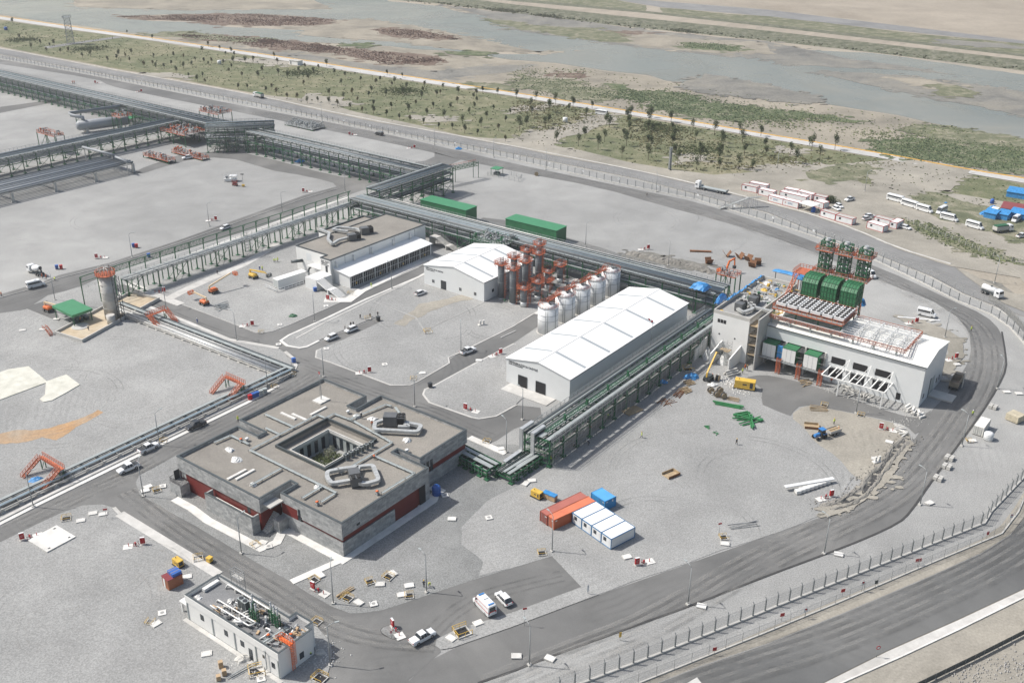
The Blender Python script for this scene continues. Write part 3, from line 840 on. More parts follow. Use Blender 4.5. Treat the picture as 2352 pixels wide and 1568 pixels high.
FONT={}
def lettering(parent,text,x,y,z,size,rot,mat,name="lettering"):
    """raised letters on a wall; the local frame is the parent's"""
    cu=bpy.data.curves.new("t",'FONT');cu.body=text;cu.size=size;cu.extrude=.03
    o=bpy.data.objects.new("t",cu);COL.objects.link(o)
    dg=bpy.context.evaluated_depsgraph_get()
    me=bpy.data.meshes.new_from_object(o.evaluated_get(dg))
    bpy.data.objects.remove(o);bpy.data.curves.remove(cu)
    me.materials.clear();me.materials.append(mat)
    q=bpy.data.objects.new(name,me);COL.objects.link(q);q.parent=parent
    q.location=(x,y,z);q.rotation_euler=rot
    return q
def rail(b,pts,h=1.1,r=.03,step=1.6,mid=True):
    """handrail along points on a deck"""
    pts=[Vector(p) for p in pts]
    for i in range(len(pts)-1):
        p,q=pts[i],pts[i+1]
        u=Vector((0,0,h))
        b.bar(p+u,q+u,r*2)
        if mid:b.bar(p+u*.5,q+u*.5,r*1.6)
        n=max(1,round((q-p).length/step))
        for k in range(n+1):
            s_=p.lerp(q,k/n)
            b.bar(s_,s_+u,r*2)
# ================================================================ ADMIN BUILDING
adm=thing("admin_building","flat-roofed grey stone and dark red building around a planted square courtyard","building",(-34.82,173.68,0),SITE)
OUT=[(0,0),(0,27.3),(-11,27.3),(-11,28.8),(-4,28.8),(-4,45.7),(-32.4,45.7),(-32.4,36.8),(-35,36.8),(-35,43.2),(-50.9,43.2),(-50.9,15.3),(-41.5,15.3),(-41.5,13.2),(-48.9,13.2),(-48.9,-4.4),(-20.4,-4.4),(-20.4,4.5),(-18.7,4.5),(-18.7,0)]
CY=[(-34.5,13.0),(-34.5,29.0),(-18.4,29.0),(-18.4,13.0)]
CI=[(-32.3,15.1),(-32.3,27.1),(-20.8,27.1),(-20.8,15.1)]
def inset(poly,d):
    n=len(poly);out=[]
    a=sum(poly[i][0]*poly[(i+1)%n][1]-poly[(i+1)%n][0]*poly[i][1] for i in range(n))
    s=1 if a>0 else -1
    for i in range(n):
        p0,p1,p2=poly[i-1],poly[i],poly[(i+1)%n]
        d1=Vector((p1[0]-p0[0],p1[1]-p0[1])).normalized();d2=Vector((p2[0]-p1[0],p2[1]-p1[1])).normalized()
        n1=Vector((-d1.y,d1.x))*s;n2=Vector((-d2.y,d2.x))*s
        out.append((p1[0]+(n1.x+n2.x)*d,p1[1]+(n1.y+n2.y)*d))
    return out
def ring(b,outer,inner,z0,z1):
    """closed wall ring between two outlines with the same corner count"""
    n=len(outer)
    vs=[(p[0],p[1],z) for z in (z0,z1) for p in outer]+[(p[0],p[1],z) for z in (z0,z1) for p in inner]
    fs=[]
    for i in range(n):
        j=(i+1)%n
        fs+=[(i,j,n+j,n+i),(2*n+j,2*n+i,3*n+i,3*n+j),(n+i,n+j,3*n+j,3*n+i),(j,i,2*n+i,2*n+j)]
    b.add(vs,fs)
OUTr=OUT[::-1]
def holed(b,outer,hole,z):
    t=tessellate_polygon([[Vector((p[0],p[1],0)) for p in outer],[Vector((p[0],p[1],0)) for p in hole]])
    pts=list(outer)+list(hole);fs=[]
    for f in t:
        a,c,d=(pts[i] for i in f)
        cr=(c[0]-a[0])*(d[1]-a[1])-(d[0]-a[0])*(c[1]-a[1])
        fs.append(f if cr>0 else (f[0],f[2],f[1]))
    b.add([(p[0],p[1],z) for p in pts],fs)
b=MB();holed(b,inset(OUT,.3),CY,7.85);b.build("roof",m_roofg,adm)
b=MB();ring(b,OUT,inset(OUT,.38),4.9,8.5);b.build("upper_wall",m_stone,adm)
b=MB();ring(b,[(p[0],p[1]) for p in inset(OUT,-.04)],inset(OUT,.45),8.5,8.62);b.build("parapet_cap",m_char,adm)
b=MB();ring(b,inset(OUT,.3),inset(OUT,.6),0,4.9);b.build("red_wall",m_redwall,adm)
# lower stone plinths
for q in ((-18.7,0,.0,.3,0,3.6),(-.3,0,.3,15.8,0,3.6),(-4.3,-4.0,28.8,45.7,0,3.4),(-1.2,0,25.9,27.3,0,4.9),(-11,-4,28.75,29.05,3.4,4.9),(-50.9,-50.6,15.3,43.2,0,4.9),(-48.9,-48.6,-4.4,13.2,0,4.9)):
    MB().box(*q).build("plinth_wall",m_stone,adm)
b=MB();b.box(-13.4,-12.6,-.02,.28,3.7,6.6);b.build("narrow_window",m_glass,adm)
for x0,x1 in ((-12.3,-.02),):
    b=MB();b.box(x0,x1,-.012,.3,4.3,4.9+.002);b.build("stone_band",m_stone,adm)
b=MB();b.box(-18.5,-13.6,-.015,.3,3.62,6.2);b.build("red_panel",m_redwall,adm)
b=MB();b.box(-.02,.015,4.2,5.2,5.6,6.2);b.build("wall_vent",m_dark,adm)
for z0,y0,y1 in ((0.2,23.9,25.8),):
    b=MB()
    for k in range(8):b.box(-.06,.06,y0+k*.26,y0+k*.26+.12,z0,4.8)
    b.build("louvre",m_dark,adm)
for k in range(3):
    b=MB();b.box(-4.03,-3.97,29.6+k*1.3,30.5+k*1.3,3.6,6.6);b.build("window",m_glass,adm)
# terrace wall on the left front and stair box
b=MB();b.box(-36.8,-21.0,-6.5,-6.15,0,4.5);b.box(-21.35,-21.0,-6.15,-4.4,0,4.5);b.box(-36.8,-36.45,-6.15,-4.4,0,4.5);b.build("terrace_wall",m_stone,adm)
b=MB();b.box(-36.86,-20.94,-6.56,-6.09,4.5,4.6);b.build("terrace_cap",m_char,adm)
b=MB();b.box(-36.4,-21.4,-6.1,-4.45,2.9,3.0);b.build("terrace_floor",m_conc2,adm)
b=MB();b.box(-25.2,-24.2,-4.13,-4.05,3.0,5.0);b.build("door",m_dark,adm)
b=MB();b.box(-49.3,-45.3,-6.9,-4.42,0,3.0);b.build("landing",m_stone,adm)
b=MB();rail(b,[(-49.2,-4.5,3.0),(-49.2,-6.8,3.0),(-45.4,-6.8,3.0),(-45.4,-4.6,3.0)],1.1,.025,.35,False);b.build("landing_rail",m_dark,adm)
b=MB();b.box(-48.6,-48.5,-5.9,-4.5,3.02,5.4);b.build("open_door",m_dark,adm)
b=MB();b.box(-48.3,-46.6,-4.12,-4.04,3.0,5.4);b.build("doorway",m_concb,adm)
# steps in the notch between the wings
b=MB()
for k in range(12):b.box(-20.7,-18.9,-4.2+k*.3,-3.9+k*.3,0,.3+k*.28)
b.box(-18.9,-16.6,-4.0,-.05,0,2.0) if False else None
b.build("steps",m_concb,adm)
b=MB();b.box(-18.7,-16.9,-2.6,-.02,0,3.1);b.build("step_wall",m_stone,adm)
b=MB();b.box(-20.35,-17.9,-3.6,0.0,6.6,6.9);b.build("entrance_canopy",m_concb,adm)
# courtyard
b=MB();ring(b,CY,inset(CY,-.0001),7.8,7.85);ring(b,inset(CY,-.35),CY,7.8,8.6);b.build("courtyard_parapet",m_char,adm)
b=MB();holed(b,CY,CI,6.9);ring(b,CY,inset(CY,-.05),6.9,7.9);b.build("courtyard_lower_roof",m_roofg,adm)
b=MB();ring(b,inset(CI,-.2),CI,6.2,7.1);b.build("courtyard_fascia",m_conc2,adm)
b=MB();ring(b,inset(CI,-.6),inset(CI,-.3),.3,6.25);b.build("courtyard_wall",m_tray,adm)
b=MB();b.box(-32.8,-20.3,14.6,27.6,2.2,2.35);b.build("courtyard_paving",m_concd,adm)
for k in range(5):
    b=MB();b.box(-31.2+k*2.3,-30.1+k*2.3,27.34,27.44,2.4,5.6);b.build("courtyard_window",m_glass,adm)
for k in range(5):
    b=MB();b.box(-32.66,-32.55,15.7+k*2.3,16.8+k*2.3,2.4,5.6);b.build("courtyard_window",m_glass,adm)
m_leaf=[None]*4
def leaf_mat(name,a,b_,c_):
    m,t,bs=nt(name)
    n=noise(t,1.6,3,.7)
    r=ramp(t,n.outputs[0],[(.3,a),(.5,b_),(.7,c_)])
    oi=t.nodes.new("ShaderNodeObjectInfo")
    rr=ramp(t,oi.outputs["Random"],[(0,(.75,.8,.8)),(1,(1.25,1.15,1.1))])
    t.links.new(mix(t,1.0,r.outputs[0],rr.outputs[0],'MULTIPLY'),bs.inputs["Base Color"])
    bs.inputs["Roughness"].default_value=.7
    bs.inputs["Specular IOR Level"].default_value=.2
    return m
m_leaf1=leaf_mat("dark_leaves",(.045,.065,.032),(.07,.095,.042),(.11,.13,.06))
m_leaf2=leaf_mat("dry_leaves",(.09,.085,.045),(.13,.125,.06),(.17,.15,.08))
m_leaf3=leaf_mat("olive_leaves",(.13,.15,.11),(.19,.21,.16),(.25,.26,.21))
m_bush=leaf_mat("bush_leaves",(.06,.085,.035),(.09,.12,.05),(.13,.155,.07))
m_bark=paint("bark",(.17,.13,.095),.9,0,.2,2)
def leaves(b,rn,c,rad,n,size,flat=1.0):
    for _ in range(n):
        while True:
            v=Vector((rn.uniform(-1,1),rn.uniform(-1,1),rn.uniform(-1,1)))
            if .15<v.length<1:break
        v=v*(v.length **-.35)
        p=Vector(c)+Vector((v.x*rad,v.y*rad,v.z*rad*flat))
        a=Vector((rn.uniform(-1,1),rn.uniform(-1,1),rn.uniform(-.6,.6))).normalized()*size*rn.uniform(.6,1.3)
        d=Vector((rn.uniform(-1,1),rn.uniform(-1,1),rn.uniform(-.2,1))).normalized()*size*rn.uniform(.5,1.1)
        b.add([p-a,p+d*.6,p+a,p-d*.6],[(0,1,2,3)])
rn=random.Random(5)
t_=thing("olive_tree","small silvery olive tree growing in the middle of the courtyard garden","tree",adm.matrix_basis @ Vector((-26.4,22.0,2.35)) if False else Vector((-34.82,173.68,2.35))+AX*-27.6+AY*22.2)
b=MB();b.tube([(0,0,0),(.1,.05,1.2),(-.1,.1,2.2)],[.16,.12,.07],6)
for k in range(5):b.tube([(0,.05,1.3),(rn.uniform(-1,1),rn.uniform(-1,1),2.6)],[.07,.03],5)
b.build("trunk",m_bark,t_)
b=MB()
for k in range(9):leaves(b,rn,(rn.uniform(-1,1),rn.uniform(-1,1),2.6+rn.uniform(-.5,.8)),.75,90,.13)
b.build("crown",m_leaf3,t_)
b=MB();rn=random.Random(6)
o0=Vector((-34.82,173.68,0))
for k in range(260):
    x=rn.uniform(-31.2,-21.6);y=rn.uniform(15.8,25.5)
    p=o0+AX*x+AY*y
    leaves(b,rn,(p.x,p.y,2.6+rn.uniform(0,.4)),rn.uniform(.4,.8),26,.2,.7)
o=b.build("courtyard_plants",m_bush);tag(o,kind="stuff")
def on_adm(x,y,z=7.86):
    return o0+AX*x+AY*y+Vector((0,0,z))
# ---- roof plant
def duct(b,pts,w,h):
    pts=[Vector(p) for p in pts]
    # rounded corners
    q=[pts[0]]
    for i in range(1,len(pts)-1):
        a=(pts[i-1]-pts[i]);c=(pts[i+1]-pts[i])
        e=min(a.length,c.length,1.6)*.5
        a=a.normalized()*e;c=c.normalized()*e
        for k in range(5):
            t=k/4
            q.append(pts[i]+a*(1-t)** 2+c*t ** 2)
    q.append(pts[-1])
    n=len(q);vs=[];fs=[]
    for i,p in enumerate(q):
        d=(q[min(i+1,n-1)]-q[max(0,i-1)]).normalized();s=Vector((-d.y,d.x,0)).normalized()*w/2;u=Vector((0,0,h/2))
        if abs(d.z)>.7:s=Vector((w/2,0,0));u=Vector((0,h/2,0))
        vs+=[p-s-u,p+s-u,p+s+u,p-s+u]
    for i in range(n-1):
        for k in range(4):
            a=4*i+k;c=4*i+(k+1)%4
            fs.append((a,c,c+4,a+4))
    fs+=[(3,2,1,0),(4*n-4,4*n-3,4*n-2,4*n-1)]
    b.add(vs,fs)
    # seams and feet
    for i in range(0,len(pts)-1):
        L=(pts[i+1]-pts[i]).length;m=int(L/1.2)
        for k in range(1,m):
            p=pts[i].lerp(pts[i+1],k/m);d=(pts[i+1]-pts[i]).normalized();s=Vector((-d.y,d.x,0))
            b.bar(p-s*(w/2+.04)+Vector((0,0,h/2+.01)),p+s*(w/2+.04)+Vector((0,0,h/2+.01)),.06,.05)
    return b
m_duct=paint("duct_foil",(.52,.53,.52),.4,.25,.12,.9)
m_ahu=paint("air_unit_panels",(.13,.135,.14),.5,.1,.1,.6)
def ahu(label,x,y,L,Wd,H,ducts,z=7.86,frame=on_adm,rz=0,group="rooftop air handling units",nf=2):
    t=thing("air_handling_unit",label,"air unit",frame(x,y,z),SITE+rz,group)
    b=MB();b.box(-L/2,L*.12,-Wd/2,Wd/2,.35,H);b.box(L*.14,L/2,-Wd/2+.05,Wd/2-.05,.35,H*.92)
    for k in range(3):b.box(-L/2+k*L/3.2,-L/2+k*L/3.2+.04,-Wd/2-.02,-Wd/2,.5,H-.1)
    b.box(-L/2,L/2,-Wd/2+.1,-Wd/2+.25,0,.35);b.box(-L/2,L/2,Wd/2-.25,Wd/2-.1,0,.35)
    b.build("casing",m_ahu,t)
    b=MB();b.box(L*.16,L*.48,-Wd/2+.02,-Wd/2+.05-.01,.6,H*.85);b.build("coil",m_black,t)
    for i in range(nf):
        for j in range(2):
            b=MB();cx=L*.14+(i+.5)*L*.36/nf;cy=(-.25+.5*j)*Wd
            b.cyl(cx,cy,H*.92,H*.92+.25,min(.42,Wd*.2),14);b.build("fan",m_rubber,t)
    for d in ducts:
        b=MB();duct(b,[(p[0]-x,p[1]-y,1.05) for p in d],.95,.7);b.build("duct",m_duct,t)
        b=MB()
        for k in range(len(d)-1):
            for f in (.2,.8):
                px=d[k][0]+(d[k+1][0]-d[k][0])*f-x;py=d[k][1]+(d[k+1][1]-d[k][1])*f-y
                for e in (-.45,.45):b.box(px+e-.04,px+e+.04,py+e-.04,py+e+.04,0,.74)
        b.build("duct_legs",m_galv,t)
    return t
ahu("dark grey air unit with twin fans at the back of the stone building's roof",-20.0,37.5,5.2,2.6,2.9,[[(-22.6,38.0),(-24.6,36.5),(-24.3,33.2),(-13.8,32.6),(-13.2,35.6),(-17.3,37.0)],[(-17.3,36.2),(-16,34.9),(-18.8,34.8)]],rz=R(35))
ahu("dark grey air unit inside a silver duct loop, nearest the stone roof's front corner",-9.4,13.4,4.4,2.4,2.7,[[(-11.2,14.0),(-14.0,15.0),(-13.6,18.2),(-7.2,18.3),(-6.6,15.2),(-7.6,14.0)],[(-9.0,12.3),(-9.0,8.2),(-11.5,7.6),(-14.0,8.0),(-14.2,10.6)],[(-14.0,15.0),(-14.3,10.4)]],rz=R(-35))
def cable_ladder(label,pts,w=.5,z=.55,name="cable_tray",frame=on_adm,zb=7.86,step=2.2):
    t=thing(name,label,"cable tray",frame(pts[0][0],pts[0][1],zb),SITE,"cable trays on the stone building roof")
    q=[Vector((p[0]-pts[0][0],p[1]-pts[0][1],z)) for p in pts]
    b=MB()
    for i in range(len(q)-1):
        d=(q[i+1]-q[i]).normalized();s=Vector((-d.y,d.x,0))*w/2
        b.bar(q[i]-s,q[i+1]-s,.09,.14);b.bar(q[i]+s,q[i+1]+s,.09,.14)
        b.bar(q[i]-Vector((0,0,.02)),q[i+1]-Vector((0,0,.02)),w*.6,.04)
    b.build("tray",m_tray,t)
    b=MB()
    for i in range(len(q)-1):
        L=(q[i+1]-q[i]).length;n=max(1,int(L/step));d=(q[i+1]-q[i]).normalized();s=Vector((-d.y,d.x,0))*(w/2+.1)
        for k in range(n+1):
            p=q[i].lerp(q[i+1],k/n)
            b.bar(p-s+Vector((0,0,.25)),p-s-Vector((0,0,z-.02)),.06);b.bar(p+s+Vector((0,0,.25)),p+s-Vector((0,0,z-.02)),.06);b.bar(p-s-Vector((0,0,.1)),p+s-Vector((0,0,.1)),.06)
    b.build("supports",m_galv,t)
    return t
for lb,pts in [
    ("long cable tray running beside the courtyard to the front corner of the stone roof",[(-38.0,7.8),(-9.4,7.6)]),
    ("cable tray along the left side of the courtyard",[(-37.9,8.3),(-37.9,28.9),(-35.1,29.0),(-35.1,31.8),(-28.4,32.2)]),
    ("short cable tray branching off towards the road side, by two pale skylights",[(-38.2,21.2),(-48.2,21.2)]),
    ("shorter cable tray beside a white roof hatch",[(-38.2,16.8),(-43.0,16.8)]),
    ("cable tray behind the courtyard leading to the air unit",[(-30.0,32.4),(-28.2,43.0),(-26.6,43.4)]),
    ("cable tray from the courtyard rear corner to the condenser units",[(-30.8,32.4),(-14.3,30.4),(-14.3,13.7)]),
    ("cable tray from the condenser units to the right roof edge",[(-13.8,23.6),(-1.2,23.7),(-1.2,21.0)]),
    ("cable tray beside the red-capped vent near the left front",[(-40.3,9.4),(-46.8,9.4),(-47.2,5.0)]),
    ("twin cable tray crossing the front left roof",[(-26.2,6.9),(-26.2,-1.6)]),
    ("cable tray below the silver duct loop",[(-13.6,7.3),(-13.6,1.8)]),
    ("short cable tray near the front parapet",[(-9.4,7.2),(-9.3,3.2)]),
    ("cable tray along the right parapet with a hook end",[(-1.3,20.6),(-1.4,13.6)]),
    ("cable tray along the back parapet by a white box",[(-25.5,43.6),(-19.0,40.0)])]:
    cable_ladder(lb,pts)
def rooftop(name,label,cat,x,y,mk,frame=on_adm,z=7.86,rz=0,group=None):
    t=thing(name,label,cat,frame(x,y,z),SITE+rz,group);mk(t);return t
def cond(t):
    b=MB();b.box(-.45,.45,-.4,.4,.15,1.6);b.box(-.4,.4,-.35,.35,0,.15);b.build("casing",m_tray,t)
    b=MB();b.cyl(0,0,1.6,1.68,.33,14);b.build("fan",m_dark,t)
    b=MB();b.box(.45,.47,-.33,.33,.3,1.5);b.box(-.38,.38,-.42,-.4,.3,1.5);b.build("coil",m_char,t)
KC=Kind(cond,"condenser_unit","condenser","row of condenser units on the stone building roof")
for k in range(6):
    KC.at(on_adm(-17.9+k*.15,19.0+k*1.5),SITE,["condenser unit nearest the front in the row beside the courtyard","second condenser unit from the front in the courtyard row","third condenser unit in the row beside the courtyard","fourth condenser unit in the row beside the courtyard","fifth condenser unit, next to last in the courtyard row","last condenser unit of the courtyard row, beside the tray junction"][k])
def mast(t):
    b=MB();b.box(-1.5,1.5,-1.7,1.7,0,.35);b.build("pad",m_conc2,t)
    b=MB()
    for a in range(3):
        an=a*2*PI/3;x,y=.22*math.cos(an),.22*math.sin(an)
        b.bar((x,y,.35),(x,y,5.6),.05)
        for k in range(10):
            an2=an+2*PI/3
            b.bar((x,y,.4+k*.52),(.22*math.cos(an2),.22*math.sin(an2),.92+k*.52),.03)
    b.build("lattice",m_galv,t)
    b=MB();b.tube([(0,0,5.6),(0,0,8.2)],.05,6);b.build("pole",m_tankw,t)
    b=MB();b.tube([(0,-.06,7.9),(0,.06,7.9)],.32,14);b.build("round_sign",m_red,t)
    b=MB();b.box(-.2,.2,-.065,-.06,7.86,7.94);b.build("sign_bar",m_tankw,t)
rooftop("antenna_mast","lattice mast with a red and white disc standing on a white pad on the roof","mast",-43.2,35.2,mast)
def vent(t):
    b=MB();b.box(-.35,.35,-.35,.35,0,.5);b.build("box",m_galv,t)
    b=MB();b.cyl(0,0,.5,.95,.22,10);b.build("stem",m_alu,t)
    b=MB();b.cyl(0,0,.95,1.12,.42,12,.2);b.build("cap",m_orange3,t)
KV=Kind(vent,"roof_vent","vent","orange-capped roof vents")
for x,y,lb in ((-9.6,2.3,"orange-capped roof vent near the front parapet of the stone building"),(-2.3,13.0,"orange-capped roof vent beside the right parapet"),(-43.0,9.4,"orange-capped roof vent at the left front of the stone roof")):
    KV.at(on_adm(x,y),SITE,lb)
def wvent(t):
    b=MB();b.cyl(0,0,0,.7,.25,10);b.build("stem",m_alu,t)
    b=MB();b.cyl(0,0,.7,.95,.55,14,.3);b.build("cap",m_tankw,t)
KW=Kind(wvent,"mushroom_vent","vent","white mushroom vents")
for x,y,lb in ((-9.0,29.9,"white mushroom vent at the rear right notch of the stone roof"),(-42.3,10.6,"dark stubby vent beside the orange-capped one at the left front"),(-33.0,34.6,"metal vent beside the rear slot of the stone roof")):
    KW.at(on_adm(x,y),SITE,lb)
def slab(t):
    b=MB();b.box(-.35,.35,-2.6,2.6,0,.35);b.build("trunking",m_conc2,t)
KS=Kind(slab,"roof_trunking","skylight","long pale roof trunkings")
for x,y,rz,lb in ((-32.5,-.5,0,"long pale trunking on the front left roof, nearer the parapet"),(-31.0,.6,0,"long pale trunking on the front left roof, nearer the courtyard"),(-43.6,24.5,PI/2,"long pale trunking on the rear left roof, nearer the road"),(-41.0,25.8,PI/2,"long pale trunking on the rear left roof, nearer the courtyard"),(-39.6,30.8,0,"wide pale frame lying behind the two rear trunkings")):
    KS.at(on_adm(x,y),SITE+rz,lb)
def heap(col,r,h,seed,n=14):
    def mk(t):
        rn=random.Random(seed);b=MB();vs=[];K=5
        for j in range(K):
            f=j/(K-1);rr=r*(1-f*.85)
            for i in range(n):
                a=2*PI*i/n
                q=rr*rn.uniform(.7,1.25)
                vs.append((q*math.cos(a),q*math.sin(a)*.75,h*f ** .7*rn.uniform(.75,1.15) if j else 0))
        fs=[(j*n+i,j*n+(i+1)%n,(j+1)*n+(i+1)%n,(j+1)*n+i) for j in range(K-1) for i in range(n)]
        fs.append([(K-1)*n+i for i in range(n)])
        b.add(vs,fs);b.build("sheet",col,t)
    return mk
m_plastic=paint("white_plastic_sheet",(.72,.72,.70),.4,0,.12,2)
for x,y,r_,lb in ((-42.3,5.4,1.3,"crumpled white plastic sheet at the left front of the roof"),(-37.6,3.6,1.5,"loose plastic sheeting over grey boards on the roof"),(-14.5,7.0,1.0,"clear plastic wrap at the bend of the front duct loop"),(-12.6,33.9,1.3,"clear plastic wrap at the bend of the rear duct loop"),(-30.2,34.8,1.2,"foil-wrapped fittings behind the courtyard"),(-26.0,36.2,1.5,"silver ducts and wrap beside the rear slot"),(-26.5,-.9,1.0,"flattened packaging beside the front left slot")):
    rooftop("plastic_sheet",lb,"plastic sheet",x,y,heap(m_plastic,r_,.8,int(r_*100+x)))
# blue tank by the right wall
def btank(t):
    b=MB();b.tube([(0,0,0),(0,0,2.3),(0,0,2.65),(0,0,2.8)],[1.05,1.05,.75,.3],20)
    for k in range(4):b.tube([(0,0,.4+k*.5),(0,0,.48+k*.5)],1.1,20)
    b.build("shell",m_blue,t)
    b=MB();b.cyl(0,0,2.8,2.95,.3,12);b.build("lid",m_blue,t)
KB=Kind(btank,"water_tank","water tank")
KB.at(o0+AX*.0+AY*29.6,SITE,"round blue plastic water tank by the stone building's right notch",.95)
# ================================================================ ELECTRICAL BUILDING
mcc=thing("electrical_building","long white windowless building with brown gravel roof and a row of glazed bays","building",(-76.83,340.0,0),SITE)
L_,Wm,Hm=46.0,20.3,9.1
b=MB();b.box(0,20.3,-3,46,0,8.8) if False else b.prism([(0,0),(15.5,0),(15.5,-3),(20.3,-3),(20.3,46),(0,46)],0,8.7);b.build("wall",m_rend,mcc)
b=MB();b.prism([(.35,.35),(15.85,.35),(15.85,-2.65),(19.95,-2.65),(19.95,45.65),(.35,45.65)],8.7,8.78);b.build("roof",m_roofg,mcc)
MO=[(0,0),(15.5,0),(15.5,-3),(20.3,-3),(20.3,46),(0,46)]
b=MB();ring(b,inset(MO,-.03),inset(MO,.35),8.69,9.05);b.build("parapet",m_char,mcc)
b=MB();b.prism([(-8,18.3),(-.02,18.3),(-.02,42),(-8,42)],0,7.2);b.build("rear_annexe",m_rend,mcc)
b=MB();b.prism([(-7.6,18.7),(-.02,18.7),(-.02,41.6),(-7.6,41.6)],7.2,7.26);b.build("annexe_roof",m_roofg,mcc)
b=MB();ring(b,[(-8.03,18.27),(-.02,18.27),(-.02,42.03),(-8.03,42.03)],[(-7.6,18.7),(-.4,18.7),(-.4,41.6),(-7.6,41.6)],7.2,7.75);b.build("annexe_parapet",m_char,mcc)
b=MB();b.box(3.5,3.9,25,26,9,9.6) if False else None
# lean-to with glazed bays
def leanroof(x,y):return 5.6-(x-20.3)*.13
b=MB();b.add([(20.31,-2,5.75),(28.6,-2,4.65),(28.6,40.5,4.65),(20.31,40.5,5.75),(20.31,-2,5.55),(28.6,-2,4.45),(28.6,40.5,4.45),(20.31,40.5,5.55)],[(0,1,2,3),(7,6,5,4),(0,4,5,1),(1,5,6,2),(2,6,7,3),(3,7,4,0)]);b.build("lean_to_roof",m_roofw,mcc)
b=MB();b.add([(20.32,-1.6,0),(28.0,-1.6,0),(28.0,-1.6,4.5),(20.32,-1.6,5.5),(20.32,-1.3,0),(28.0,-1.3,0),(28.0,-1.3,4.5),(20.32,-1.3,5.5)],[(0,1,2,3),(7,6,5,4),(0,4,5,1),(1,5,6,2),(2,6,7,3)])
b.box(20.32,28.0,40.0,40.3,0,4.4);b.build("lean_to_wall",m_rend,mcc)
b=MB();b.box(27.55,27.6,-1.2,40,.1,4.35);b.build("dark_screen",m_black,mcc)
for k in range(7):
    y0=-1.1+k*5.87
    b=MB()
    b.bar((28.1,y0+.1,.12),(28.1,y0+5.6,.12),.12);b.bar((28.1,y0+.1,4.3),(28.1,y0+5.6,4.3),.14);b.bar((28.1,y0+.1,2.2),(28.1,y0+5.6,2.2),.09)
    for j in range(7):b.bar((28.1,y0+.1+j*.917,.05),(28.1,y0+.1+j*.917,4.4),.13 if j %6==0 else .09)
    b.build("glazed_bay",m_rend,mcc)
    if k %2==0:
        b=MB();b.box(28.16,28.18,y0+2.2,y0+2.7,1.0,1.6);b.build("notice",m_yel,mcc)
for y in (-.4,8,17,28,37):
    b=MB();b.tube([(20.36,y,7.6),(20.75,y,7.6),(20.9,y,7.3),(20.9,y,5.6)],.28,8);b.build("vent_duct",m_rend,mcc)
for y in (-2.2,4,16,29,40):
    b=MB();b.bar((20.33,y,0 if y<0 else 5.7),(20.33,y,8.6),.1);b.build("downpipe",m_galv,mcc)
b=MB();b.box(17.9,18.9,-3.06,-3.0,4.2,6.4);b.build("door",m_dark,mcc)
b=MB();b.box(5.2,7.6,-.03,.0,4.9,7.4);b.build("door",m_whitey,mcc)
# balcony, stair block
b=MB();b.box(8.0,15.4,-2.6,-.02,3.9,4.15);b.build("balcony",m_rend,mcc)
b=MB();rail(b,[(8.1,-.1,4.15),(8.1,-2.5,4.15),(15.4,-2.5,4.15)],1.1,.03,1);b.build("balcony_rail",m_tankw,mcc)
b=MB();b.box(15.3,20.9,-10.3,-3.02,0,3.95);b.build("stair_block",m_rend,mcc)
b=MB();rail(b,[(15.4,-3.2,3.95),(15.4,-10.2,3.95),(20.6,-10.2,3.95)],1.1,.03,.9);b.build("landing_rail",m_tankw,mcc)
b=MB();b.box(18.4,19.6,-10.34,-10.3,.1,2.2);b.build("stair_door",m_whitey,mcc)
def stair(b,x0,y0,y1,z1,n,run,dirx=1):
    for k in range(n):
        b.box(x0+run*k,x0+run*(k+1)+.02,y0,y1,z1-(k+1)*z1/n-.12,z1-(k+1)*z1/n+.04)
b=MB()
for k in range(12):b.box(20.92+k*.38,21.27+k*.38,-10.1,-6.9,3.7-k*.165,3.8-k*.165)
b.box(25.5,27.2,-10.1,-6.9,1.7,1.85)
for k in range(10):b.box(27.25+k*.38,27.6+k*.38,-10.1,-6.9,1.55-k*.16,1.65-k*.16)
b.box(25.6,26.0,-10.1,-6.9,0,1.7)
b.build("steps",m_rend,mcc)
b=MB()
for y in (-10.15,-6.85):b.bar((20.9,y,3.6),(25.5,y,1.6),.12,.3);b.bar((27.2,y,1.6),(31.1,y,0),.12,.3)
b.build("stringers",m_rend,mcc)
b=MB();rail(b,[(20.9,-6.9,3.9),(25.5,-6.9,1.85),(27.2,-6.9,1.85),(31.2,-6.9,.05)],1.1,.025,.35);b.build("stair_rail",m_galv,mcc)
lettering(mcc,"ANA TRAFO",15.9,-3.02,7.75,.75,(PI/2,0,0),m_black)
lettering(mcc,"MERKEZ\u0130",15.9,-3.02,7.05,.75,(PI/2,0,0),m_black)
lettering(mcc,"SUBSTATION BUILDING",15.9,-3.02,6.55,.36,(PI/2,0,0),m_black)
onm=lambda x,y,z=8.78:P(x,y,z)
ahu("dark air unit with silver duct elbow at the middle of the white building's brown roof",11.6,17.3,4.6,2.4,2.4,[[(9.3,17.6),(5.4,16.6),(2.2,13.6),(2.4,19),(5.2,25.5),(3.4,31)],[(10.5,19.4),(11.4,21.4)]],8.78,onm,R(65),"air units on the electrical building")
ahu("dark air unit with ribbed fans behind the first one on the white building's brown roof",10.3,25.0,4.6,2.6,2.6,[[(8.1,25.0),(8.0,28.2),(2.6,33.6),(-.4,32.0),(4.0,27.3)]],8.78,onm,R(65),"air units on the electrical building")
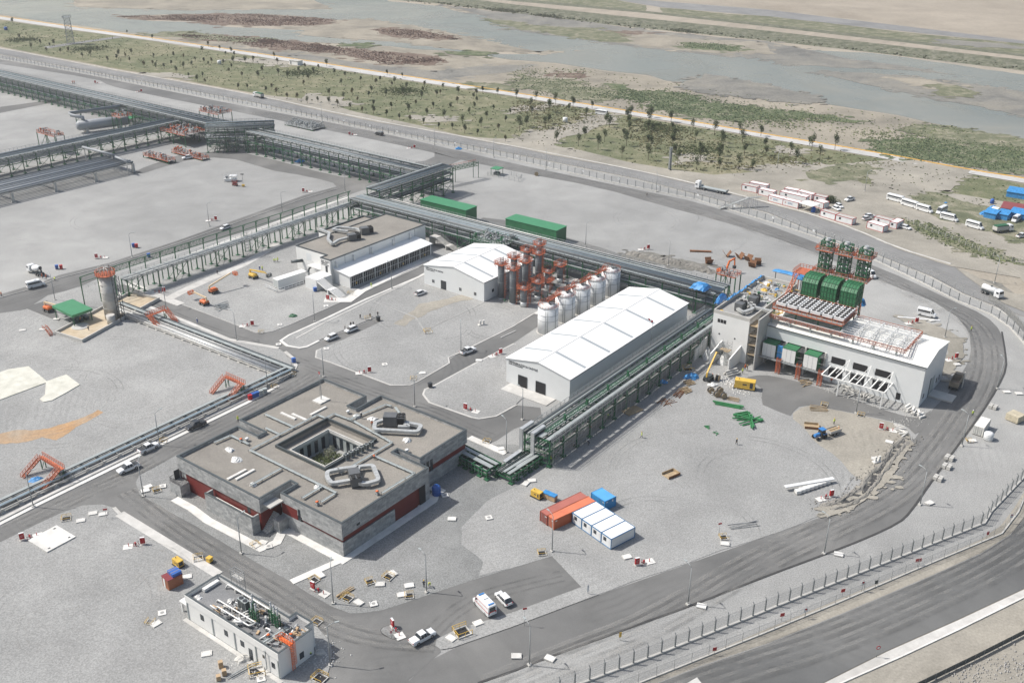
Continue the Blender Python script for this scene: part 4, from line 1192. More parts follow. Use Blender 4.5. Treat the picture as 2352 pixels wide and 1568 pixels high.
# rear stair
t=thing("concrete_stair","pale concrete stair with grey handrail behind the long white electrical building","stairs",P(20.8,47.5),SITE)
b=MB();b.box(0,3.5,0,3,3.6,3.9);b.box(0,.4,0,3,0,3.6);b.box(7.9,8.3,0,3,0,1.7);b.box(7.9,9.4,0,3,1.7,1.9);b.build("landing",m_concb,t)
b=MB()
for k in range(12):b.box(3.5+k*.37,3.86+k*.37,0,3,3.6-k*.165,3.7-k*.165)
for k in range(10):b.box(9.45+k*.37,9.8+k*.37,0,3,1.7-k*.17,1.8-k*.17)
b.build("steps",m_concb,t)
b=MB();rail(b,[(0,3,3.9),(3.5,3,3.9),(7.9,3,1.9),(9.4,3,1.9),(13.2,3,.1)],1.1,.03,.5);b.build("handrail",m_galv,t)
# ================================================================ TWO WHITE HALLS
def hall(name,label,org,W_,L_,eave,ridge,bays,sign,bx=0):
    t=thing(name,label,"hall",org,SITE)
    h=W_/2
    b=MB()
    b.add([(0,0,0),(W_,0,0),(W_,0,eave),(h,0,ridge),(0,0,eave)],[(0,1,2,3,4)])
    b.build("front_wall",m_white,t)
    b=MB();b.add([(0,L_,0),(W_,L_,0),(W_,L_,eave),(h,L_,ridge),(0,L_,eave)],[(4,3,2,1,0)]);b.build("rear_wall",m_white,t)
    b=MB();b.box(W_-.2,W_,.01,L_-.01,0,eave-.02);b.build("side_wall",m_whitey,t)
    b=MB();b.box(0,.2,.01,L_-.01,0,eave-.02);b.build("side_wall",m_whitey,t)
    for s in (0,1):
        xe=-.3 if s==0 else W_+.3
        ze=eave-.3*(ridge-eave)/h
        b=MB();b.add([(xe,-.25,ze),(xe,L_+.25,ze),(h,L_+.25,ridge+.02),(h,-.25,ridge+.02),(xe,-.25,ze+.16),(xe,L_+.25,ze+.16),(h,L_+.25,ridge+.18),(h,-.25,ridge+.18)],
                        [(4,7,6,5),(0,1,2,3),(0,4,5,1),(1,5,6,2),(3,7,4,0),(2,6,7,3)] if s==0 else [(7,4,5,6),(3,2,1,0),(0,1,5,4),(2,1,5,6),(3,0,4,7),(3,2,6,7)])
        b.build("roof_slope",m_roofw,t)
        for k in range(1,bays+1):
            y=L_*(k-.35)/(bays+.3)
            sg=1 if s==0 else -1
            xa=xe+sg*.15 if s==0 else xe-.15
            def zr(x):return eave+(ridge-eave)*(1-abs(x-h)/h)
            if s==0:x1,x2=.4,h-.7
            else:x1,x2=W_-.4,h+.5
            b=MB();b.add([(x1,y-.5,zr(x1)+.2),(x1,y+.5,zr(x1)+.2),(x2,y+.5,zr(x2)+.2),(x2,y-.5,zr(x2)+.2)],[(0,3,2,1) if s==0 else (0,1,2,3)])
            b.build("skylight",m_sky,t)
        b=MB();b.bar((xe,-.25,ze+.05),(xe,L_+.25,ze+.05),.22,.2);b.build("gutter",m_char,t)
    b=MB();b.bar((h,-.27,ridge+.2),(h,L_+.27,ridge+.2),.5,.06);b.build("ridge_cap",m_roofw,t)
    return t
m_sky=paint("rooflight",(.36,.39,.41),.35,0,.04,.3)
h2=hall("white_hall","largest white pitched-roof hall with two open doorways and black lettering",(-1.49,254.1,0),21.3,66,7.5,9.5,5,None)
for x0,x1 in ((4.2,7.2),(10.2,13.4)):
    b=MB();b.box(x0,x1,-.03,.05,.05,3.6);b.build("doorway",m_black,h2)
    b=MB();b.bar((x0,-.06,.05),(x0,-.06,3.65),.12);b.bar((x1,-.06,.05),(x1,-.06,3.65),.12);b.bar((x0,-.06,3.65),(x1,-.06,3.65),.14);b.build("door_frame",m_char,h2)
lettering(h2,"DEM\u0130NERAL\u0130ZE SU \u00dcN\u0130TES\u0130",.8,-.03,6.55,.78,(PI/2,0,0),m_black)
lettering(h2,"DEMIN WATER BUILDING",.8,-.03,6.05,.42,(PI/2,0,0),m_black)
b=MB();b.box(1.5,17,-4.6,-.1,.02,.22);struct_=b.build("doorstep_slab",m_conc,h2)
h1=hall("white_hall","shorter white pitched-roof hall with one dark doorway beside the grey silos",(-30.46,327.0,0),26.3,27.5,7.0,9.4,3,None)
b=MB();b.box(7.5,9.9,-.03,.05,.05,3.3);b.build("doorway",m_dark,h1)
for x in (3.6,15.6,22.0):
    b=MB();b.box(x,x+1.0,-.04,.02,1.5,2.6);b.build("window",m_glass,h1)
    b=MB();b.box(x-.08,x+1.08,-.05,-.01,1.42,1.5);b.box(x+.46,x+.54,-.06,-.02,1.5,2.6);b.build("window_frame",m_rend,h1)
b=MB();b.box(26.28,26.34,4.2,5.3,2.2,3.3);b.build("window",m_glass,h1)
lettering(h1,"K\u0130MYASAL VE SU ARITMA",.9,-.03,6.1,.68,(PI/2,0,0),m_black)
lettering(h1,"CHEMICAL BUILDING",.9,-.03,5.6,.4,(PI/2,0,0),m_black)
# ================================================================ SMALL PLANT BUILDING, bottom left
def SB(x,y,z=0):return Vector((-40.61,138.45,z))+AX*x+AY*y
sb=thing("pump_building","low white flat-roofed building whose roof is crowded with pipes and green stacks","building",SB(0,0),SITE)
SO=[(0,0),(0,8),(-1.3,8),(-1.3,9.5),(-5.9,9.5),(-5.9,7.8),(-26.3,7.8),(-26.3,0)]
b=MB();b.prism(SO,0,5.0);b.build("wall",m_rend,sb)
b=MB();b.prism(inset(SO,.3),5.0,5.06);b.build("roof",m_roofg2,sb)
b=MB();ring(b,SO,inset(SO,.3),5.0,5.85);b.build("parapet",m_rend,sb)
b=MB();ring(b,inset(SO,-.04),inset(SO,.34),5.85,5.93);b.build("parapet_cap",m_char,sb)
b=MB();b.box(-26.3,0,-.12,0,4.3,5.84);b.build("fascia",m_rend,sb)
for x in (-26.0,-18.6,-12.2,-6.3,-.3):
    b=MB();b.box(x-.12,x+.12,-.14,0,0,4.3);b.build("pilaster",m_tray,sb)
for x,z0,w,h in ((-22.2,2.1,1.0,1.3),(-15.2,2.1,1.0,1.3),(-10.6,2.1,1.0,1.3),(-4.5,2.6,.5,.7),(-2.2,1.7,.9,1.2)):
    b=MB();b.box(x,x+w,-.05,.02,z0,z0+h);b.build("window",m_glass,sb)
b=MB();b.box(-8.4,-7.4,-.05,.02,.1,2.7);b.build("door",m_glass,sb)
b=MB();b.box(-.02,.04,4.6,5.6,1.2,2.6);b.build("window",m_glass,sb)
b=MB();b.box(-29.2,-26.32,.4,4.2,2.5,2.75);b.box(-29.0,-28.7,.5,.9,0,2.5);b.build("porch",m_rend,sb)
b=MB();b.box(-26.8,.8,-1.0,-.16,.0,.18);b.build("apron",m_conc,sb)
b=MB();b.tube([(-3.6,-.2,4.6),(-3.6,-.25,4.8),(-3.3,-.3,4.8),(-3.3,-.3,1.0),(-3.5,-.8,.5)],.1,6);b.build("drainpipe",m_galv,sb)
t=thing("roof_ladder","bright orange caged ladder and step-over on the end of the low white building","ladder",SB(0,2.6),SITE)
b=MB()
for y in (0,.6):b.bar((.25,y,.3),(.25,y,7.0),.08)
for k in range(22):b.bar((.25,0,.4+k*.3),(.25,.6,.4+k*.3),.05)
b.build("ladder",m_orange3,t)
b=MB()
for k in range(9):
    z=2+k*.6
    b.tube([(.25,-.05,z),(.75,-.1,z),(.95,.3,z),(.75,.7,z),(.25,.65,z)],.03,4)
for y in (-.1,.3,.7):b.bar((.75 if y != .3 else .95,y,2),(.75 if y != .3 else .95,y,6.8),.05)
b.build("cage",m_orange3,t)
b=MB();b.box(-2.6,.3,-.1,.7,5.95,6.05);b.box(-3.3,-2.6,-.1,.7,5.5,5.6);rail(b,[(.3,-.1,6.05),(-2.6,-.1,6.05),(-3.6,-.1,5.2)],1.1,.03,.7);rail(b,[(.3,.7,6.05),(-2.6,.7,6.05),(-3.6,.7,5.2)],1.1,.03,.7);b.build("step_over",m_orange3,t)
onsb=lambda x,y,z=5.06:SB(x,y,z)
def stack6(t):
    b=MB()
    for x,y in ((-.3,-.3),(.3,-.3),(.3,.3),(-.3,.3)):b.bar((x,y,0),(x,y,2.9),.14)
    for z in (.7,1.5,2.3,2.85):b.bar((-.3,-.3,z),(.3,-.3,z),.08);b.bar((-.3,.3,z),(.3,.3,z),.08);b.bar((-.3,-.3,z),(-.3,.3,z),.08);b.bar((.3,-.3,z),(.3,.3,z),.08)
    b.build("green_frame",m_green,t)
    b=MB();b.tube([(0,0,.3),(0,0,4.4)],.16,10);b.build("flue",m_alu,t)
    b=MB();b.cyl(0,0,4.4,4.6,.24,10,.1);b.build("cowl",m_alu,t)
K6=Kind(stack6,"flue_stack","flue","silver flues in green frames on the low white building")
for k,(x,y) in enumerate([(-12.4,4.9),(-11.1,3.6),(-9.9,3.6),(-8.1,5.6),(-6.9,5.3),(-5.9,5.2)]):
    K6.at(onsb(x,y),SITE,["rearmost silver flue in a green frame, beside two roof air units","tall silver flue in a green frame just ahead of the rearmost","third silver flue in a green frame from the back","fourth silver flue in a green frame, first of the front trio","fifth silver flue in a green frame, middle of the front trio","sixth silver flue in a green frame, closest to the orange ladder"][k])
for x,y,lb in ((-15.4,4.7,"tall grey box air unit on the low building's roof, left of its twin"),(-14.2,4.6,"tall grey box air unit right beside the green-framed flues")):
    KC.at(onsb(x,y),SITE,lb,(1.3,1.3,1.5),"tall box units on the low white building")
def pipe_thing(label,pts,r,mat,frame,zb,group=None,n=8,feet=True,name="pipe_run",cat="pipe"):
    t=thing(name,label,cat,frame(pts[0][0],pts[0][1],zb),SITE,group)
    q=[]
    P_=[Vector((p[0]-pts[0][0],p[1]-pts[0][1],p[2])) for p in pts]
    q=[P_[0]]
    for i in range(1,len(P_)-1):
        a=P_[i-1]-P_[i];c=P_[i+1]-P_[i];e=min(a.length*.45,c.length*.45,3.2*r)
        a=a.normalized()*e;c=c.normalized()*e
        for k in range(5):q.append(P_[i]+a*(1-k/4)** 2+c*(k/4)** 2)
    q.append(P_[-1])
    b=MB();b.tube(q,r,n);b.build("pipe",mat,t)
    if feet:
        b=MB();got=False
        for i in range(len(P_)-1):
            L=(P_[i+1]-P_[i]).length
            if P_[i].z<.25 or P_[i+1].z<.25:continue
            for k in range(1,int(L/2.2)+1):
                p=P_[i].lerp(P_[i+1],k/(int(L/2.2)+1))
                b.box(p.x-.2,p.x+.2,p.y-.2,p.y+.2,0,max(.1,p.z-r));got=True
        if got:b.build("saddles",m_concb,t)
    return t
m_wpipe=paint("white_lagged_pipe",(.62,.62,.60),.45,.2,.1,1)
for lb,pts,r_ in [
    ("long white lagged pipe along the back parapet of the low building's roof",[(-22.4,6.4,.1),(-22.2,6.9,.9),(-9.0,6.9,.9),(-8.6,6.2,.7)],.2),
    ("white lagged pipe along the middle of the low building's roof",[(-20.6,2.9,.1),(-20.2,2.9,.8),(-9.7,3.0,.8),(-9.2,3.4,.3)],.16),
    ("white lagged pipe nearest the front parapet of the low building's roof",[(-19.4,1.1,.1),(-18.8,1.6,.8),(-9.6,1.7,.8),(-9.4,3.1,.8)],.16),
    ("U-shaped white pipe on the roof near the orange-capped vent",[(-7.0,3.2,.1),(-7.0,3.2,.8),(-5.6,3.4,.8),(-5.4,1.7,.8),(-6.2,1.1,.1)],.18),
    ("thick silver pipe elbow beside the rear flues",[(-13.6,1.2,.2),(-12.6,1.0,.8),(-11.4,1.6,.8),(-11.6,2.6,.2)],.26),
    ("short white pipe crossing below the flues",[(-13.4,3.0,.8),(-13.2,4.6,.8),(-10.4,4.4,.8)],.12),
    ("second short white pipe crossing below the flues",[(-12.6,2.2,.9),(-10.6,5.0,.9)],.12),
    ("thick white pipe stub among the front flues",[(-9.6,5.4,.6),(-8.4,4.4,.6),(-8.0,3.9,.2)],.24),
    ("loose silver pipe lying near the right end of the roof",[(-3.6,7.6,.3),(-2.6,5.4,.3)],.28)]:
    pipe_thing(lb,pts,r_,m_wpipe,onsb,5.06,"pipes on the low white building's roof")
cable_ladder("cable tray crossing the right end of the low building's roof",[(-4.9,.5),(-4.6,6.0)],.5,.4,frame=onsb,zb=5.06)
cable_ladder("second cable tray crossing the low building's roof",[(-4.2,.5),(-3.9,5.8)],.3,.4,frame=onsb,zb=5.06)
KV.at(onsb(-5.2,2.2),SITE,"orange-capped vent on the low white building's roof by the U-shaped pipe",.9)
KV.at(onsb(-2.2,4.9),SITE,"orange-capped vent amid debris at the right end of the low roof",.8)
for x,y,lb in ((-18.8,4.6,"crumpled sheet and offcuts left on the low building's roof"),(-1.9,6.1,"white plastic wrap by the right parapet of the low roof"),(-24.5,1.6,"white bag near the left parapet of the low roof"),(-11.8,6.1,"tan packing heap beside the rear flues")):
    rooftop("plastic_sheet",lb,"plastic sheet",x,y,heap(m_plastic if y != 6.1 else m_ply,.8,.5,int(x*7)),onsb,5.06)
def long_wrap(t):
    b=MB();duct(b,[(0,0,.4),(0,3.6,.4)],.8,.6);b.build("duct",m_plastic,t)
def clutter(w,d,n,seed,mats,zm=.9):
    def mk(t):
        rn=random.Random(seed)
        for k in range(n):
            x,y=rn.uniform(0,w),rn.uniform(0,d);b=MB();q=rn.random()
            if q<.45:b.cbox(x,y,.2,rn.uniform(.3,1.1),rn.uniform(.3,.8),rn.uniform(.15,zm),rn.uniform(0,3));nm="box"
            elif q<.8:b.tube([(x,y,.1),(x,y,zm*rn.uniform(.4,1)),(x+rn.uniform(-2,2),y+rn.uniform(-.4,.4),zm*.6)],rn.uniform(.05,.13),6);nm="pipe"
            else:b.bar((x,y,.1),(x+rn.uniform(-1.6,1.6),y+rn.uniform(-1,1),.15),.12);nm="offcut"
            b.build(nm,rn.choice(mats),t)
    return mk
rooftop("roof_fittings","jumble of small pipes, boxes and offcuts covering the middle of the low roof","fittings",-18.5,.8,clutter(11,5.6,70,5,[m_concd,m_galv,m_dark,m_ply,m_tankw,m_concb]),onsb,5.08)
rooftop("roof_fittings","loose fittings and offcuts around the orange ladder on the low roof","fittings",-6,.8,clutter(5.4,6.4,34,6,[m_concd,m_galv,m_dark,m_ply,m_tankw]),onsb,5.08)
rooftop("wrapped_duct","long wrapped duct lying by the left parapet of the low roof","duct",-25.0,3.2,long_wrap,onsb,5.06)
t=thing("roof_scaffold","small scaffold tower with rails beside the low white building's rear corner","scaffold",SB(-24.0,9.0),SITE)
b=MB()
for x in (0,2.6):
    for y in (0,1.2):b.bar((x,y,0),(x,y,7.4),.07)
for z in (2,4,6,6.6,7.3):
    b.bar((0,0,z),(2.6,0,z),.06);b.bar((0,1.2,z),(2.6,1.2,z),.06);b.bar((0,0,z),(0,1.2,z),.06);b.bar((2.6,0,z),(2.6,1.2,z),.06)
b.build("tubes",m_scaf,t)
b=MB();b.box(0,2.6,.1,1.1,5.6,5.68);b.build("boards",m_concb,t)
# ================================================================ POWER HALL
def PW(x,y,z=0):return Vector((109.75,241.31,z))+AX*x+AY*y
ph=thing("power_hall","long white engine hall with open steel framework on its roof and boxes in front","building",PW(0,0),SITE)
def extr(b,prof,x0,x1):
    n=len(prof)
    b.add([(x0,p[0],p[1]) for p in prof]+[(x1,p[0],p[1]) for p in prof],[tuple(range(n)),tuple(range(2*n-1,n-1,-1))]+[(i,n+i,n+(i+1)%n,(i+1)%n) for i in range(n)])
PR=[(0,0),(0,12),(9,13.7),(20.6,12),(20.6,0)]
b=MB();b.add([(0,p[0],p[1]) for p in PR],[(4,3,2,1,0)]);b.build("gable_wall",m_whitey,ph)
b=MB();b.add([(-45,p[0],p[1]) for p in PR],[(0,1,2,3,4)]);b.build("rear_gable_wall",m_concb,ph)
b=MB();b.box(-45,0,20.4,20.6,0,12);b.build("back_wall",m_white,ph)
b=MB()
b.box(-27,0,0,.25,0,12);b.box(-45,-27,0,.25,8.4,12);b.build("front_wall",m_white,ph)
b=MB();b.box(-45,-27,2.8,3.0,0,8.4);b.build("inner_wall",m_concd,ph)
for x0 in (-45,-38.8,-33,-27.2):
    b=MB();b.box(x0,x0+.5,-.3,2.8,0,8.4);b.build("pier",m_concb,ph)
for nm,y0,z0,y1,z1 in (("front_roof",-.25,12.0,9,13.75),("back_roof",9,13.75,20.85,12.0)):
    b=MB();b.add([(-45,y0,z0),(.3,y0,z0),(.3,y1,z1),(-45,y1,z1),(-45,y0,z0+.15),(.3,y0,z0+.15),(.3,y1,z1+.15),(-45,y1,z1+.15)],[(4,5,6,7),(3,2,1,0),(0,1,5,4),(1,2,6,5),(3,0,4,7),(2,3,7,6)]);b.build(nm,ribbed("white_roof_rib",(.74,.74,.70),.5,'X',.18,.45,.05) if nm[0]=='f' else bpy.data.materials["white_roof_rib"],ph)
b=MB();b.bar((-45,-.33,12.05),(.3,-.33,12.05),.2);b.build("gutter",m_char,ph)
for k,(x0,x1) in enumerate(((-25.2,-21.2),(-19.0,-15.0),(-12.8,-8.6))):
    for z0,z1 in ((5.9,7.9),(1.6,4.4)):
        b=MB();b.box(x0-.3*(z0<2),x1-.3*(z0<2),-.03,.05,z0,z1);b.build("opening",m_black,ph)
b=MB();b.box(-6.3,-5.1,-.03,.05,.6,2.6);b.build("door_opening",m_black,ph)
b=MB();b.box(-.02,.05,8.2,12.2,0,5.2);b.build("gate",m_tray,ph)
b=MB();b.box(-.02,.08,7.7,8.4,0,5.6);b.build("gate_frame",m_char,ph)
for y in (2.6,14.5,17):
    b=MB();b.box(-.02,.04,y,y+1,1.6,3);b.build("window",m_glass,ph)
b=MB();b.box(.1,6.5,8,12.5,.05,.5);b.box(6.0,6.3,19,19.3,0,5);b.build("ramp",m_concb,ph)
# three boxes with green roofs and sides
for k,x0 in enumerate((-44.2,-38.2,-31.8)):
    b=MB();b.box(x0,x0+3.9,-3.6,-3.4,4.0,8.0);b.build("box_front",m_rend,ph)
    b=MB();b.box(x0,x0+3.9,-3.39,0,4.0,7.95);b.box(x0-.05,x0+3.95,-3.65,0,8.0,8.15);b.build("box_body",m_green2,ph)
    b=MB()
    for e in (1.3,2.6):b.box(x0+e-.02,x0+e+.02,-3.63,-3.6,4.05,7.95)
    b.build("panel_joints",m_galv,ph)
    b=MB()
    for j in range(5):b.bar((x0+4,-3+j*.7,7.9),(x0+5.9,-2.6+j*.7,7.8),.08)
    b.bar((x0+4,-3.4,6.2),(x0+5.9,-3.4,6.3),.08);b.build("brackets",m_scaf,ph)
    b=MB()
    for dx in (0,1.1):
        for dy in (0,.8):b.bar((x0+5+dx,-4.6+dy,0),(x0+5+dx,-4.6+dy,4.9),.12)
    for j in range(14):
        z=.3+j*.33
        b.bar((x0+5,-4.6,z),(x0+6.1,-4.6,z+.3),.07);b.bar((x0+5,-4.6,z),(x0+5,-3.8,z),.06);b.bar((x0+6.1,-4.6,z),(x0+6.1,-3.8,z+.2),.06)
    b.build("orange_trestle",m_orange2,ph)
b=MB();b.bar((-45.5,-4.2,3.85),(-25.5,-4.2,3.85),.35,.4);b.bar((-45.5,-.4,3.85),(-25.5,-.4,3.85),.3,.4);b.build("bearer",m_galv,ph)
b=MB();b.prism([(-39.9,-3.2),(-38.4,-3.2),(-38.4,-2.9),(-39.9,-2.9)],4.4,8.2);b.build("blue_cover",m_bluetarp,ph)
# canopy frame in front
b=MB()
for x in (-20.0,-14.0,-8.0):b.bar((x,-7,0),(x,-7,4.9),.28)
b.bar((-25,-7,5),(-7.6,-7,5),.26);b.bar((-25,-.2,5),(-7.6,-.2,5),.2)
for k in range(10):b.bar((-25+k*1.93,-7,5.05),(-25+k*1.93,-.2,5.05),.32,.2)
for x in (-20,-14,-8):b.bar((x,-.3,8.4),(x+.2,-4.2,5.2),.1);b.bar((x,-.3,8.4),(x-2.0,-4.2,5.2),.1)
b.build("canopy_frame",m_rend,ph)
# roof frame of lattice girders
m_wsteel=paint("white_steel",(.62,.63,.63),.5,0,.08,.8)
def lattice(b,p,q,h,w=.14,n=None):
    p=Vector(p);q=Vector(q);n=n or max(2,round((q-p).length/1.3));u=Vector((0,0,h))
    b.bar(p,q,w);b.bar(p+u,q+u,w)
    for k in range(n):
        a=p.lerp(q,k/n);c=p.lerp(q,(k+1)/n)
        if k %2:b.bar(a,c+u,w*.6)
        else:b.bar(a+u,c,w*.6)
        b.bar(a,a+u,w*.5)
for k,x in enumerate((-24.4,-20.6,-16.6,-12.6,-8.8,-6.6)):
    b=MB();lattice(b,(x,1.2,14.0),(x,15.2,14.0),1.1,.17);b.build("roof_girder",m_wsteel,ph)
for y in (1.2,5.8,10.4,15.2):
    b=MB();lattice(b,(-44.8 if y<2 else -24.4,y,14.05),(-6.6,y,14.05),1.05,.15);b.build("roof_girder",m_wsteel,ph)
b=MB()
for k in range(8):b.bar((-24.4,2.6+k*1.6,15.2),(-6.6,2.6+k*1.6,15.2),.12)
b.build("purlins",m_wsteel,ph)
for x in (-44.6,-39,-32.9,-26.8,-20.6,-14.8,-8.6):
    b=MB();b.bar((x,1.6,12),(x,1.6,14.2),.5,.4);b.build("roof_post",m_tray,ph)
b=MB();rail(b,[(-44.8,.5,14.2),(-6.2,.5,14.2),(-6.2,15.6,14.2),(-24.4,15.6,14.2)],1.1,.045,1.6)
lattice(b,(-44.8,.6,14.2),(-6.2,.6,14.2),.9,.07);lattice(b,(-6.1,.6,14.2),(-6.1,15.6,14.2),.9,.07);b.build("orange_rail",m_orange2,ph)
b=MB();b.box(-45,-23.5,.8,1.9,14.9,15.0);b.build("walkway",m_deck,ph)
# radiators on their deck
t=thing("radiator_deck","green and orange steel deck over the hall roof carrying six banks of fan coolers","platform",PW(-35,8.6,0),SITE)
b=MB();b.box(-10.2,10.4,-5.9,5.6,16.35,16.55);b.build("deck",m_deck,t)
b=MB()
for x in (-9.8,-3.2,3.4,10):
    for y in (-5.2,5):b.bar((x,y,12.6),(x,y,16.3),.3)
for y in (-5.2,0,5):b.bar((-10,y,16.15),(10.3,y,16.15),.25,.35)
for x in (-9.8,-3.2,3.4):b.bar((x,-5.2,13),(x+6.6,-5.2,16),.14)
b.build("steelwork",m_green,t)
b=MB();rail(b,[(-10.2,-5.9,16.55),(10.4,-5.9,16.55),(10.4,5.6,16.55),(-10.2,5.6,16.55),(-10.2,-5.9,16.55)],1.1,.05,1.5);b.box(-10.3,10.5,-6.0,-5.85,16.2,16.5);b.box(10.4,10.55,-6,5.6,16.2,16.5);b.build("handrail",m_orange2,t)
b=MB()
for k in range(12):b.box(-10.3+k*.32,-10+k*.32,-7.4,-6.4,13.9+k*.2,14.0+k*.2)
rail(b,[(-10.3,-7.4,14),(-6.5,-7.4,16.3)],1,.04,1);b.build("steps",m_yel,t)
def cooler(t):
    b=MB();b.box(-1.45,1.45,-4.6,4.6,.6,1.5);b.build("casing",m_tankw,t)
    b=MB();b.box(-1.47,1.47,-4.5,4.5,.3,.62);b.build("coil",m_char,t)
    b=MB()
    for x in (-1.3,1.3):
        for k in range(5):b.box(x-.06,x+.06,-4.4+k*2.2-.06,-4.4+k*2.2+.06,0,.3)
        b.bar((x,-4.5,.15),(x,4.5,.15),.1)
    b.build("legs",m_yel,t)
    for i in range(2):
        for j in range(6):
            b=MB();x=-.68+i*1.36;y=-3.8+j*1.52;b.tube([(x,y,1.5),(x,y,1.64)],[.6,.56],14,False);b.tube([(x,y,1.52),(x,y,1.535)],.54,14);b.m(m_rubber);b.m(m_tankw)
            b.build("fan_ring",m_tankw,t)
            b=MB();b.cyl(x,y,1.535,1.56,.5,12);b.build("fan",m_rubber,t)
KR=Kind(cooler,"fan_cooler","cooler","banks of fan coolers on the deck")
for k in range(6):
    KR.at(PW(-43.3+k*3.38+(k // 2)*.12,8.5,16.56),SITE,("leftmost fan cooler bank of the six on the orange-railed deck","second fan cooler bank from the left on the deck","third fan cooler bank from the left on the deck","fourth fan cooler bank from the left on the deck","fifth fan cooler bank from the left on the deck","rightmost fan cooler bank, beside the white roof girders")[k])
# boilers
def boiler(t):
    pr=[(0,0),(0,4.6),(.9,5.7),(2.4,6.4),(6.2,6.2),(6.8,0)]
    b=MB();extr(b,pr,-2.3,2.3);b.build("casing",m_green2,t)
    b=MB()
    for x in (-2.35,-1.4,-.47,.47,1.4,2.35):
        for i in range(4):b.bar((x,pr[i][0]-.05,pr[i][1]),(x,pr[i+1][0]-.05,pr[i+1][1]+.05),.12)
    for p in ((-.05,1.5),(-.05,3.1),(-.05,4.6),(.85,5.75),(2.4,6.45),(4.3,6.35)):b.bar((-2.4,p[0],p[1]),(2.4,p[0],p[1]),.12)
    for s in (-2.38,2.38):
        for z in (1.5,3.1,4.6):b.bar((s,0,z),(s,6.4,z),.12)
        for y in (1.6,3.2,4.8):b.bar((s,y,0),(s,y,6.2),.12)
    b.build("ribs",m_green,t)
    b=MB()
    for x in (-2,2):
        for y in (.5,6):b.bar((x,y,-14),(x,y,0),.3)
    b.bar((-2,.5,-6),(2,.5,0),.15);b.build("legs",m_green,t)
    b=MB();b.box(-2.9,2.9,-.9,-.1,-.1,0);b.build("walkway",m_orange2,t)
KBO=Kind(boiler,"boiler","boiler","ribbed green boilers behind the cooler deck")
for k in range(3):KBO.at(PW(-41.7+k*5.9,20.9,14.6),SITE,("left ribbed green boiler casing behind the cooler deck","middle ribbed green boiler casing behind the cooler deck","right ribbed green boiler casing behind the cooler deck")[k])
# stacks
def stack(t):
    def frame(b,z0,z1,w0,n,ww=.16):
        h=w0/2;C4=[(-h,-h),(h,-h),(h,h),(-h,h)]
        for x,y in C4:b.bar((x,y,z0),(x,y,z1),ww)
        for k in range(n):
            za=z0+(z1-z0)*k/n;zb=z0+(z1-z0)*(k+1)/n
            for i in range(4):
                a,c=C4[i],C4[(i+1)%4]
                b.bar((a[0],a[1],zb),(c[0],c[1],zb),ww*.75)
                if k %2:b.bar((a[0],a[1],za),(c[0],c[1],zb),ww*.6)
                else:b.bar((c[0],c[1],za),(a[0],a[1],zb),ww*.6)
                b.bar((a[0],a[1],(za+zb)/2),((a[0]+c[0])/2,(a[1]+c[1])/2,zb),ww*.45)
    b=MB();frame(b,20,29.8,3.1,7,.26);b.build("upper_lattice",m_green,t)
    b=MB();frame(b,9,20,1.6,7,.2);b.bar((-1.6,-1.6,19.8),(0,0,17),.18);b.bar((1.6,-1.6,19.8),(.4,0,17),.18);b.bar((-3,0,17.2),(-1,0,19.8),.25);b.build("lower_lattice",m_orange2,t)
    b=MB()
    for x in (-.8,.8):
        for y in (-.8,.8):b.bar((x,y,0),(x,y,9),.28)
    for z in (2,5,8):b.bar((-.8,-.8,z),(.8,-.8,z+2 if z<7 else z),.15);b.bar((.8,-.8,z),(.8,.8,z),.15)
    b.build("base_legs",m_green,t)
    b=MB();b.tube([(0,0,20),(0,0,30.0)],.5,14);b.build("flue",m_silo,t)
    b=MB();b.tube([(0,0,29.8),(0,0,30.1),(0,0,30.5),(0,0,30.6)],[.95,.95,.6,.65],16);b.build("cowl",m_alu,t)
    for z in (20.2,27.2):
        b=MB();b.bar((-2.6,-2.5,z-.1),(2.6,-2.5,z-.1),.25);b.bar((-2.6,2.4,z-.1),(2.6,2.4,z-.1),.25);MB().box(-2.5,2.5,-2.4,2.3,z-.16,z-.04).build("platform_floor",m_deck,t);rail(b,[(-2.6,-2.5,z),(2.6,-2.5,z),(2.6,2.4,z),(-2.6,2.4,z),(-2.6,-2.5,z)],1.2,.05,1.1);b.box(-3.5,-2.6,-1.2,.6,z-.1,z);b.build("platform",m_orange2,t)
KST=Kind(stack,"exhaust_stack","chimney","green lattice exhaust stacks")
for k in range(3):KST.at(PW(-41.5+k*5.85,31.2,0),SITE,("leftmost green lattice exhaust stack with orange platforms","middle green lattice exhaust stack with orange platforms","rightmost green lattice exhaust stack, beside the white vans")[k])
t=thing("stair_tower","orange zigzag access stair left of the green boilers","stairs",PW(-47.3,18,0),SITE)
b=MB()
for k in range(16):b.box(-.5,.5,k*.42,.4+k*.42,14+k*.36,14.08+k*.36)
rail(b,[(-.5,0,14),(-.5,6.7,19.8)],1.1,.05,.8);rail(b,[(.5,0,14),(.5,6.7,19.8)],1.1,.05,.8)
b.box(-1.5,3.2,6.8,12.6,19.7,19.8);rail(b,[(-1.5,6.8,19.8),(-1.5,12.6,19.8),(3.2,12.6,19.8)],1.1,.05,.9)
b.build("stair",m_orange2,t)
b=MB()
for x in (-1.4,3):
    for y in (7,12.4):b.bar((x,y,0),(x,y,19.7),.22)
b.build("legs",m_orange2,t)
